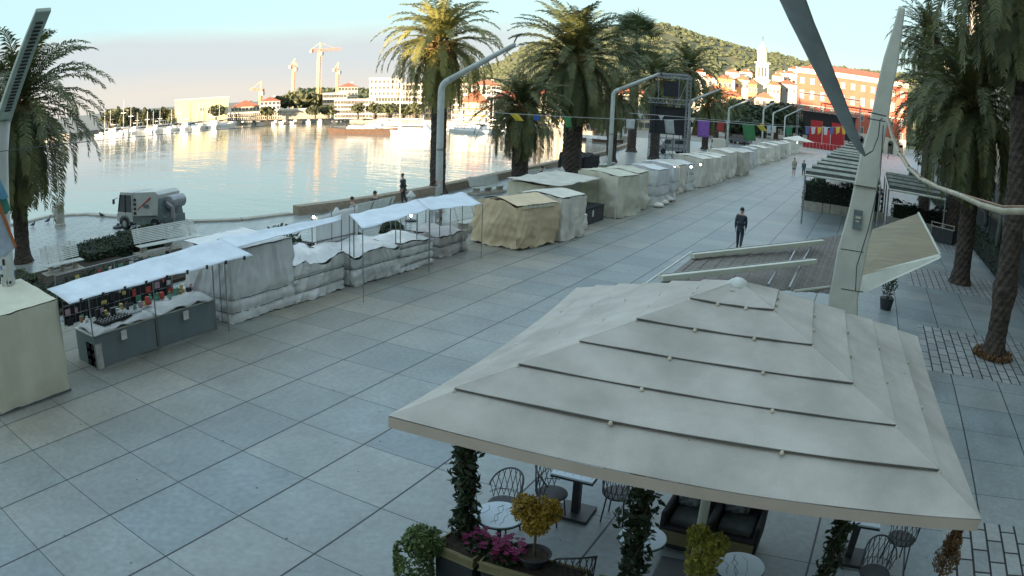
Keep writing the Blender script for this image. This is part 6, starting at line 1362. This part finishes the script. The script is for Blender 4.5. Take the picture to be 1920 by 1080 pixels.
def round_table(label, c, rad):
    r = thing('round_table', label, 'table', (c.x, c.y, 0), 0, 'round marble bistro tables')
    MB().lathe((0, 0, .735), [(rad * .985, 0), (rad, .005), (rad, .018), (rad * .985, .022)], 40).build('table_top', marble, r)
    MB().lathe((0, 0, .71), [(rad * .96, 0), (rad * 1.01, .01), (rad * 1.01, .024)], 40).build('rim', dark_metal, r)
    k = MB(); rn = random.Random(int(c.x * 100))
    for i in range(4):
        a = rn.uniform(-1, 1) * rad * .5; pts = [(-rad * .7 + j * rad * .28, a + rn.uniform(-.05, .05) + j * .02, .7585) for j in range(6)]; pts = [p_ for p_ in pts if math.hypot(p_[0], p_[1]) < rad * .95]
        if len(pts) > 1: k.tube(pts, .0025, 4)
    k.build('veins', mat('vein_blue', (.12, .18, .26), .4), r)
    MB().tube([(0, 0, .02), (0, 0, .72)], .03, 10).build('stem', dark_metal, r); MB().lathe((0, 0, 0), [(.22, 0), (.21, .02), (.05, .04)], 24).build('base', dark_metal, r)
    return r
round_table('round marble table beside the yellow shrub', at(937, 965, .75), .32)
round_table('round marble table half hidden by the second climbing column', at(1205, 1008, .75), .30)
round_table('round marble table at the bottom edge right of the yellow green shrub', at(1388, 1062, .75), .31)
def square_table(label, c, w_, d_, rz):
    r = thing('square_table', label, 'table', (c.x, c.y, 0), rz, 'square marble cafe tables')
    MB().box((0, 0, .75), (w_, d_, .03)).build('table_top', marble, r, bevel=.006); MB().box((0, 0, .72), (w_ + .01, d_ + .01, .02)).build('rim', dark_metal, r); MB().box((0, 0, .36), (.11, .11, .7)).build('leg', dark_metal, r); MB().box((0, 0, .03), (.5, .5, .05)).build('base', dark_metal, r, bevel=.01)
    k = MB(); rn = random.Random(int(c.y * 10) + 3)
    for i in range(5): y = -d_ / 2 + d_ * (i + .5) / 5; k.tube([(-w_ * .4 + j * w_ * .2, y + rn.uniform(-.05, .05), .767) for j in range(5)], .003, 4)
    k.build('veins', mat('vein_blue', (.12, .18, .26), .4), r); return r
square_table('square marble table at the front left under the umbrella', at(1086, 880, .75), .62, .62, .05)
square_table('square marble table deep in the shade under the right half of the umbrella', at(1615, 965, .75), .62, .62, .0)
def chair(label, c, rz):
    r = thing('bistro_chair', label, 'chair', (c.x, c.y, 0), rz, 'dark wicker bistro chairs')
    k = MB(); k.lathe((0, 0, .45), [(.20, -.02), (.225, -.01), (.225, .01), (.20, .015)], 24); k.build('seat', dark_metal, r)
    for a in (.8, 2.34, 3.94, 5.48): MB().tube([(.18 * math.cos(a), .18 * math.sin(a), .44), (.24 * math.cos(a), .24 * math.sin(a), 0)], .012, 6).build('leg', dark_metal, r)
    def bp(t, z): a = R_(180 + t * 95); rr = .235 + .04 * z; return Vector((rr * math.cos(a), rr * math.sin(a), .46 + z))
    hz = lambda t: .44 * math.cos(t * 1.25) ** .6
    k = MB(); k.tube([bp(-1 + i / 10, max(.02, hz(-1 + i / 10))) for i in range(21)], .013, 6); k.build('back_hoop', dark_metal, r)
    k = MB()
    for i in range(9):
        t = -.8 + i * .2
        for dt in (-.25, .25):
            t2 = max(-.95, min(.95, t + dt)); k.tube([bp(t, 0), bp((t + t2) / 2, max(.02, hz((t + t2) / 2)) * .5), bp(t2, max(.02, hz(t2)))], .006, 4)
    k.tube([bp(-1 + i / 8, .10) for i in range(17)], .006, 4); k.build('back_lattice', dark_metal, r)
    return r
chair('dark lattice-back chair left of the square marble table', at(1035, 925, .45), math.pi * .52 + math.pi)
chair('dark lattice-back chair behind the round table and yellow shrub', at(945, 945, .45), math.pi * .95)
chair('dark lattice-back chair in the shade on the near side of the far square table', at(1690, 1010, .45), .3)
chair('dark chair at the bottom edge beside the longer planter', at(1075, 1080, .45), .6)
chair('dark chair at the bottom edge before the reddish shrub', at(1640, 1075, .45), 3.4)
chair('dark chair in the shade right of the front square table', at(1160, 925, .45), 0.0)
def armchair(label, c, rz):
    r = thing('lounge_chair', label, 'armchair', (c.x, c.y, 0), rz, 'dark lounge chairs side by side')
    MB().box((0, 0, .24), (.72, .66, .34)).build('seat_base', black_stuff, r, bevel=.03); MB().box((.03, 0, .45), (.58, .5, .10)).build('cushion', mat('cushion_dark', (.06, .07, .07), .9, .2, 6), r, bevel=.03)
    MB().box((.33, 0, .55), (.12, .68, .60)).build('backrest', black_stuff, r, bevel=.04)
    for s in (-1, 1): MB().box((0, s * .32, .40), (.70, .08, .46)).build('armrest', black_stuff, r, bevel=.03)
    MB().box((-.365, 0, .26), (.02, .64, .20)).build('front_trim', wood_olive, r, bevel=.005)
    for x in (-.3, .3):
        for s in (-.27, .27): MB().tube([(x, s, 0), (x, s, .08)], .02, 6).build('leg', dark_metal, r)
    k = MB(); k.box((.22, .08, .66), (.12, .36, .34), M=Matrix.Rotation(.3, 3, 'Y')); k.build('scatter_cushion', mat('cushion_pattern', (.14, .17, .18), .9, .45, 14), r, bevel=.04)
    return r
armchair('dark lounge armchair with patterned cushion, left one of the shaded pair', at(1298, 962, .5), .0)
armchair('dark lounge armchair with pale patterned cushion, right one of the shaded pair', at(1386, 975, .5), .0)

# ================================================================== RIGHT-HAND TERRACES FARTHER ALONG
def louvre_awning(label, c4, n, m_, h_low):
    r0 = sum(c4, Vector()) / 4; r = thing('terrace_awning', label, 'awning', (r0.x, r0.y, 0), 0, 'striped awnings over the terraces'); A, B, C_, D_ = c4
    for i in range(n):
        t0, t1 = i / n, (i + .86) / n; a, b = A.lerp(D_, t0), B.lerp(C_, t0); c, d = B.lerp(C_, t1), A.lerp(D_, t1); up = Vector((0, 0, .42))
        lip = up - Vector((0, 0, .16)); e = Vector((.04, 0, 0))
        k = MB(); k.hexa([a + up - Vector((0, 0, .04)), b + up - Vector((0, 0, .04)), c + Vector((0, 0, .0)), d], [a + up, b + up, c + Vector((0, 0, .04)), d + Vector((0, 0, .04))]); k.hexa([a + lip - e, b + lip - e, b + lip, a + lip], [a + up - e, b + up - e, b + up, a + up]); k.build('louvre', m_, r, world=True)
        k = MB(); k.hexa([a, b, b + e, a + e], [a + lip, b + lip, b + lip + e, a + lip + e]); k.build('gap_shade', mat('gap_shade_grey', (.11, .12, .11), .8), r, world=True)  # dark strip standing in for the shade below each louvre lip
    for p_ in (A, B, C_, D_, A.lerp(D_, .5), B.lerp(C_, .5)): MB().tube([(p_.x, p_.y, 0), (p_.x, p_.y, p_.z)], .05, 8).build('post', grey_metal, r, world=True)
    k = MB(); k.tube([A, D_], .06, 6); k.tube([B, C_], .06, 6); k.tube([A, B], .08, 6); k.build('frame', mast_m, r, world=True); return r
lm_ = mat('louvre_pale', (.58, .63, .57), .6, .12, 2)
a_ = at(1510, 328, 2.8); E_ = [at(1546, 300, 2.85), at(1550, 297, 2.85), at(1572, 281, 2.95), at(1576, 278, 2.95), at(1596, 267, 3.05)]
Vy = lambda p_, y: Vector((p_.x, y, p_.z))
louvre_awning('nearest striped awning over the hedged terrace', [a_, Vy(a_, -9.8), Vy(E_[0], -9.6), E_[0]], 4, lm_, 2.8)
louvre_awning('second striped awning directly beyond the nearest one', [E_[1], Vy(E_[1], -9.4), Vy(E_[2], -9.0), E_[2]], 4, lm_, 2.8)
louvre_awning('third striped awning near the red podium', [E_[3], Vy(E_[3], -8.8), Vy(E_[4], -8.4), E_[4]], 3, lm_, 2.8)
# dark awnings and hedges added along the palace fronts as light occluders
for i, (x0, x1) in enumerate(((14, 40), (41, 70), (71, 108))):
    r = thing('occluder_awning', 'long dark awning added along the palace front to block light, %s from the viewpoint' % ORD[i], 'awning', ((x0 + x1) / 2, -19.6, 0), 0, 'added dark awnings on the right')
    w2 = (x1 - x0) / 2; k = MB(); k.hexa([(-w2, 2.2, 2.55), (-w2, -2.9, 3.3), (w2, -2.9, 3.3), (w2, 2.2, 2.55)][::-1], [(-w2, 2.2, 2.60), (-w2, -2.9, 3.36), (w2, -2.9, 3.36), (w2, 2.2, 2.60)][::-1]); k.build('canopy', mat('awning_dark', (.05, .055, .05), .85, .2, 3), r)
    MB().box((0, 2.2, 2.45), (w2 * 2, .03, .25)).build('valance', mat('awning_valance', (.12, .12, .10), .85), r)
    for j in range(5): MB().tube([(-w2 + .2 + j * (w2 * 2 - .4) / 4, 2.1, 0), (-w2 + .2 + j * (w2 * 2 - .4) / 4, 2.1, 2.5)], .04, 6).build('post', dark_metal, r)
    hedge('dark clipped hedge added before the shaded terraces, %s from the viewpoint' % ORD[i], x0 + 16, x1 + 6, -17.2, -16.4, 1.3, 70 + i, leaf_dark, 60, size=.09)
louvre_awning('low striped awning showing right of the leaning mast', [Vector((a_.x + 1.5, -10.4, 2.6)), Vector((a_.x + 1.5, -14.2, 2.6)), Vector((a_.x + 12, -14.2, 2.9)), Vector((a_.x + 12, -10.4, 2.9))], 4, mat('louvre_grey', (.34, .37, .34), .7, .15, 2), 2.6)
pa, pb_ = at(1505, 394), at(1612, 405)
hx = pa.x; r = thing('planter_row', 'row of pale stone planter boxes under the dark hedge of the farther terrace', 'planter', (hx + .4, (pa.y - 10.4) / 2, 0)); yy = pa.y; i = 0
while yy > -10.2:
    w_ = 1.35 if i % 2 == 0 else .55; MB().box((.0, yy - w_ / 2 - r.location.y, .32), (.6, w_ - .04, .64)).build('box', stone_pale, r, bevel=.02); yy -= w_; i += 1
hedge('tall dark square hedge screening the farther terrace, behind pale planters', hx + .15, hx + 1.6, -10.2, pa.y + .1, 2.1, 51, leaf_dark, 120, size=.10)
hedge('dark hedge side of the farther terrace running away from the viewer', hx + 1.7, hx + 13, pa.y - .75, pa.y + .1, 1.7, 52, leaf_dark, 60, size=.11)
r = thing('planter_row', 'second row of pale boxes right of the mast behind the beige wing', 'planter', (hx - 1.2, -12.2, 0)); 
for i, y in enumerate((1.1, -.3, -1.5)): MB().box((0, y, .3), (.6, 1.1 if i < 2 else .6, .6)).build('box', mat('stone_white', (.45, .46, .43), .7, .1, 3), r, bevel=.02)
hedge('dark hedge right of the leaning mast above the second planter row', hx - 1.4, hx - .2, -14.6, -10.9, 1.7, 53, leaf_dark, 120, size=.09)
def kiosk(label, px, py, z):
    g_ = at(px, py); r = thing('sign_stand', label, 'sign', (g_.x, g_.y, 0), -.5); tm = mat('frame_teal', (.12, .26, .24), .5)
    k = MB(); [k.box((0, s * .3, .85), (.06, .06, 1.7)) for s in (-1, 1)]; k.box((0, 0, 1.68), (.06, .66, .06)); k.box((0, 0, .25), (.06, .66, .06)); k.build('frame', tm, r); MB().box((.0, 0, .95), (.03, .54, 1.3)).build('board', dark_metal, r)
    MB().box((-.02, 0, 1.3), (.01, .4, .12)).build('heading', frame_pale, r)
kiosk('teal-framed menu board beside the dark planter under the right-hand palm', 1768, 430, 0)
r = thing('serving_counter', 'dark serving counter with pale rails beside the menu board', 'counter', at(1768, 455)); r.location.z = 0; r.rotation_euler = (0, 0, -.4)
MB().box((0, 0, .45), (.9, 1.5, .85)).build('body', planter_dark, r, bevel=.02); k = MB(); [k.tube([(-.48, -.8, z), (-.48, .8, z)], .02, 6) for z in (.9, 1.15)]; [k.tube([(-.48, y, .85), (-.48, y, 1.2)], .02, 6) for y in (-.8, 0, .8)]; k.build('rail', frame_pale, r)
for i, (x, y) in enumerate(((34, -17), (38, -18.5), (33, -20), (44, -18), (50, -17.5), (56, -18))):
    r = thing('closed_umbrella', '%s dark furled umbrella standing in the shade behind the right-hand palms' % ORD[i], 'umbrella', (x, y, 0), 0, 'furled umbrellas on the shaded terrace'); MB().tube([(0, 0, 0), (0, 0, 2.9)], .03, 8).build('pole', grey_metal, r)
    MB().lathe((0, 0, 0), [(.08, 1.0), (.2, 1.1), (.17, 2.0), (.08, 2.8), (.02, 2.9)], 12).build('cover', mat('umbrella_dark', (.12, .13, .12), .8, .15, 3), r, smooth=True); MB().box((0, 0, .05), (.6, .6, .1)).build('base', dark_metal, r)
g_ = at(1660, 580); r = thing('thin_shrub', 'thin wiry potted shrub between the mast and the block paving', 'shrub', (g_.x, g_.y, 0)); leaf_cloud(MB(), (0, 0, 1.0), (.33, .33, .7), 700, .05, 77, up=.5).build('foliage', leaf_dark, r)
k = MB(); [k.tube([(0, 0, .3), (.3 * math.cos(a), .3 * math.sin(a), 1.5)], .008, 4) for a in (0, 1, 2, 3, 4, 5)]; k.build('stem', bark, r); MB().lathe((0, 0, 0), [(.2, 0), (.27, .4), (.25, .4)], 18).build('pot', planter_dark, r)

# ================================================================== PEOPLE
def person(label, g_, rz, H, pose='walk', top=(.03, .035, .045), bottom=(.03, .035, .045), hair=(.03, .022, .018), shorts=False, seed=0, z0=0.0, long_coat=False, grp=None, bag=None):
    r = thing('person', label, 'person', (g_[0], g_[1], z0), rz, grp); s = H / 1.75
    sit = pose == 'sit'; sw = {'walk': .22, 'stand': .02, 'stroll': .15, 'sit': 0}[pose]; hip = .93 if not sit else .50
    def chain(mb_v, mb_e, pts, start=None):
        idx = []
        for p_ in pts: mb_v.append(p_); idx.append(len(mb_v) - 1)
        if start is not None: mb_e.append((start, idx[0]))
        for a, b in zip(idx, idx[1:]): mb_e.append((a, b))
        return idx
    V, E_ = [], []   # (x forward, y left, z, radius)
    tz = hip
    lean = .03 if pose != 'sit' else .12
    sp = chain(V, E_, [(0, 0, tz, .15), (lean * .3, 0, tz + .14, .135), (lean * .7, 0, tz + .32, .155), (lean, 0, tz + .48, .12), (lean + .01, 0, tz + .57, .058), (lean + .04, 0, tz + .64, .082), (lean + .045, 0, tz + .72, .094), (lean + .03, 0, tz + .80, .062)])
    legs, arms, hands = [], [], []
    for sd in (-1, 1):
        f = sw * sd
        if sit: L = [(.06, .10 * sd, tz - .01, .105), (.40, .11 * sd, tz + .01, .075), (.42, .11 * sd, tz - .28, .055), (.42, .11 * sd, .07, .042), (.52, .12 * sd, .04, .04)]
        else: L = [(.0, .095 * sd, tz - .06, .10), (f * .55 + .02, .095 * sd, .49, .066), (f * .95 - (.10 if f < 0 else 0), .09 * sd, .26 + (.04 if f < 0 else 0), .058), (f * 1.2 - (.14 if f < 0 else 0), .09 * sd, .085 + (.05 if f < 0 else 0), .040), (f * 1.2 + .12 - (.12 if f < 0 else 0), .10 * sd, .035, .036)]
        legs.append(chain(V, E_, L, sp[0]))
        g = -sw * sd * .8
        if sit: A_ = [(lean, .18 * sd, tz + .46, .066), (lean + .10, .23 * sd, tz + .20, .046), (.36, .14 * sd, tz + .10, .032), (.42, .10 * sd, tz + .09, .03)]
        else: A_ = [(lean, .185 * sd, tz + .47, .064), (g * .3, .222 * sd, tz + .20, .048), (g * .8 + .04, .215 * sd, tz - .04, .032), (g * .95 + .06, .212 * sd, tz - .11, .034)]
        arms.append(chain(V, E_, A_, sp[3]))
    def skin(name, V, E_, mtl, parent, roots, rs=1.0, grow=0.0):
        me = bpy.data.meshes.new(name); me.from_pydata([(v[0] * s, v[1] * s, v[2] * s) for v in V], E_, []); ob = bpy.data.objects.new(name, me); COL.objects.link(ob)
        md = ob.modifiers.new('skin', 'SKIN'); sv = me.skin_vertices[0].data
        for i, v in enumerate(V): rr = (v[3] * rs + grow) * s; fl_ = v[4] if len(v) > 4 else 1; sv[i].radius = (rr, rr * fl_); sv[i].use_root = i in roots
        md.use_smooth_shade = True; sb = ob.modifiers.new('sub', 'SUBSURF'); sb.levels = 1; sb.render_levels = 1
        dg = bpy.context.evaluated_depsgraph_get(); nm = bpy.data.meshes.new_from_object(ob.evaluated_get(dg)); bpy.data.objects.remove(ob); nm.materials.clear(); nm.materials.append(mtl); nm.name = name
        o = bpy.data.objects.new(name, nm); COL.objects.link(o); o.parent = parent; return o
    Vb, Eb, roots = list(V), list(E_), {0}
    for sd, ar in zip((-1, 1), arms):                              # five separate fingers and a thumb from the palm's side
        w_ = Vector(V[ar[-1]][:3]); dn = (w_ - Vector(V[ar[-2]][:3])).normalized(); fw_ = Vector((1, 0, 0)) if not sit else Vector((0, -sd, 0))
        for q, (off_, ln) in enumerate(((.030, .075), (.010, .085), (-.010, .080), (-.030, .062))):
            a = w_ + fw_ * off_ + dn * .01; b = a + dn * (.03 + ln * .5); c = b + (dn * .8 + Vector((0, -sd * .5, 0))).normalized() * ln * .5; n0 = len(Vb); Vb += [(*a, .010), (*b, .009), (*c, .007)]; Eb += [(n0, n0 + 1), (n0 + 1, n0 + 2)]; roots.add(n0)
        a = w_ + fw_ * .02 - dn * .02; b = a + (fw_ + dn).normalized() * .045; c = b + (dn + fw_ * .3).normalized() * .03; n0 = len(Vb); Vb += [(*a, .011), (*b, .010), (*c, .008)]; Eb += [(n0, n0 + 1), (n0 + 1, n0 + 2)]; roots.add(n0)
    hx, hz_ = lean + .045, tz + .715                                # nose and ears on the same surface
    for p0, p1, ra in (((hx + .07, 0, hz_ + .005), (hx + .105, 0, hz_ - .018), .012), ((hx, -.082, hz_), (hx - .008, -.098, hz_ + .01), .018), ((hx, .082, hz_), (hx - .008, .098, hz_ + .01), .018)): n0 = len(Vb); Vb += [(*p0, ra), (*p1, ra * .8)]; Eb.append((n0, n0 + 1)); roots.add(n0)
    body = skin('body', Vb, Eb, skin_m, r, roots)
    for sd in (-1, 1): MB().lathe(((hx + .083) * s, sd * .032 * s, (hz_ + .022) * s), [(.004, -.008), (.011, 0), (.004, .008)], 8).build('eye', black_stuff, body)
    MB().box(((hx + .082) * s, 0, (hz_ - .052) * s), (.012, .04 * s, .008)).build('mouth', mat('lips', (.35, .14, .12), .6), body)
    # clothes
    Vt, Et = [], []; t = chain(Vt, Et, [V[i] for i in sp[:4]] + [(lean, 0, tz + .53, .075)])
    chain(Vt, Et, [(0, 0, tz - .06, .142), (0, 0, tz - (.22 if long_coat else .12), .142)], t[0]) if not sit else None
    for ar in arms: chain(Vt, Et, [V[i] for i in ar[:3]], t[3])
    skin('jacket' if not long_coat else 'coat', Vt, Et, mat('cloth_%d%d%d' % tuple(int(c * 99) for c in top), top, .85, .15, 6, .3, 20), r, {0}, 1.0, .016)
    Vp, Ep = [], []; p = chain(Vp, Ep, [(0, 0, tz + .06, .14), (0, 0, tz - .02, .145)])
    for lg in legs: n_ = 2 if shorts else 4; chain(Vp, Ep, [V[i] for i in lg[:n_]], p[1])
    skin('shorts' if shorts else 'trousers', Vp, Ep, mat('cloth_%d%d%d' % tuple(int(c * 99) for c in bottom), bottom, .85, .15, 6, .3, 20), r, {0}, 1.0, .013)
    for lg in legs: f_ = Vector(V[lg[4]][:3]) * s; k = MB(); k.tube([f_ + Vector((-.15 * s, 0, .02)), f_ + Vector((-.06, 0, .015)), f_ + Vector((.05, 0, .0)), f_ + Vector((.11, 0, -.005))], [.045, .052, .048, .028], 10, flat=.7); k.build('shoe', black_stuff, r, smooth=True)
    k = MB(); n = 14
    hm_ = mat('hair_%d' % int(hair[0] * 100), hair, .7, .2, 30)
    for i in range(8):
        ph = R_(-15 + i * 105 / 7)
        for q in range(n): a = 2 * math.pi * q / n; fr_ = 1 - .30 * max(0, math.cos(a)) * (1 - i / 7); rr = .108 * math.cos(ph) * fr_; k.v.append(((hx - .012 + rr * math.cos(a)) * s, rr * .93 * math.sin(a) * s, (hz_ + .03 + .108 * math.sin(ph)) * s))
    for i in range(7):
        for q in range(n): a0 = i * n + q; a1 = i * n + (q + 1) % n; k.f.append((a0, a1, a1 + n, a0 + n))
    k.f.append(tuple(7 * n + q for q in range(n))); k.build('hair', hm_, r, smooth=True)
    return r
g_ = at(1385, 466); person('man in a dark suit walking away alone across the promenade', g_, .08, 1.78, 'stroll', (.035, .045, .06), (.035, .042, .055), grp=None, long_coat=True)
g_ = at(1488, 328); person('person in a pale jacket and dark shorts, left one of the distant walking pair', g_, math.pi + .1, 1.86, 'walk', (.42, .40, .34), (.04, .05, .07), (.25, .2, .15), shorts=True)
g_ = at(1506, 329); pr_ = person('person in a teal hooded jacket, right one of the distant walking pair', g_, .15, 1.66, 'walk', (.05, .14, .15), (.03, .03, .045))
g_ = at(756, 383); person('person in dark clothes standing on the quay facing the water', (g_.x, g_.y), 1.75, 1.66, 'stand', (.05, .055, .05), (.04, .045, .05))
g_ = at(665, 369, 1.30); person('seated person in a grey and black jacket looking at the water, left one of two', (g_.x, g_.y), 1.65, 1.70, 'sit', (.10, .085, .09), (.03, .03, .04), z0=.0)
g_ = at(708, 359, 1.34); person('seated person in a black top looking at the water, right one of two', (g_.x, g_.y), 1.65, 1.78, 'sit', (.02, .022, .028), (.03, .03, .04), z0=.0)
q1, q2 = at(665, 369, 1.30), at(708, 359, 1.34); dq = (q2 - q1) * .5; b_ = bench('white bench on which the two people sit facing the water', (q1.x - dq.x, q1.y - dq.y - .05), (q2.x + dq.x, q2.y + dq.y - .05), True)
g_ = at(1012, 346); person('person slumped on a white bench beside the largest palm', (g_.x, g_.y), -1.2, 1.7, 'sit', (.03, .035, .04), (.05, .06, .08), z0=.0)
bench('white bench under the slumped person near the water wall', (g_.x - 1.4, g_.y + .15), (g_.x + 1.6, g_.y + .05))
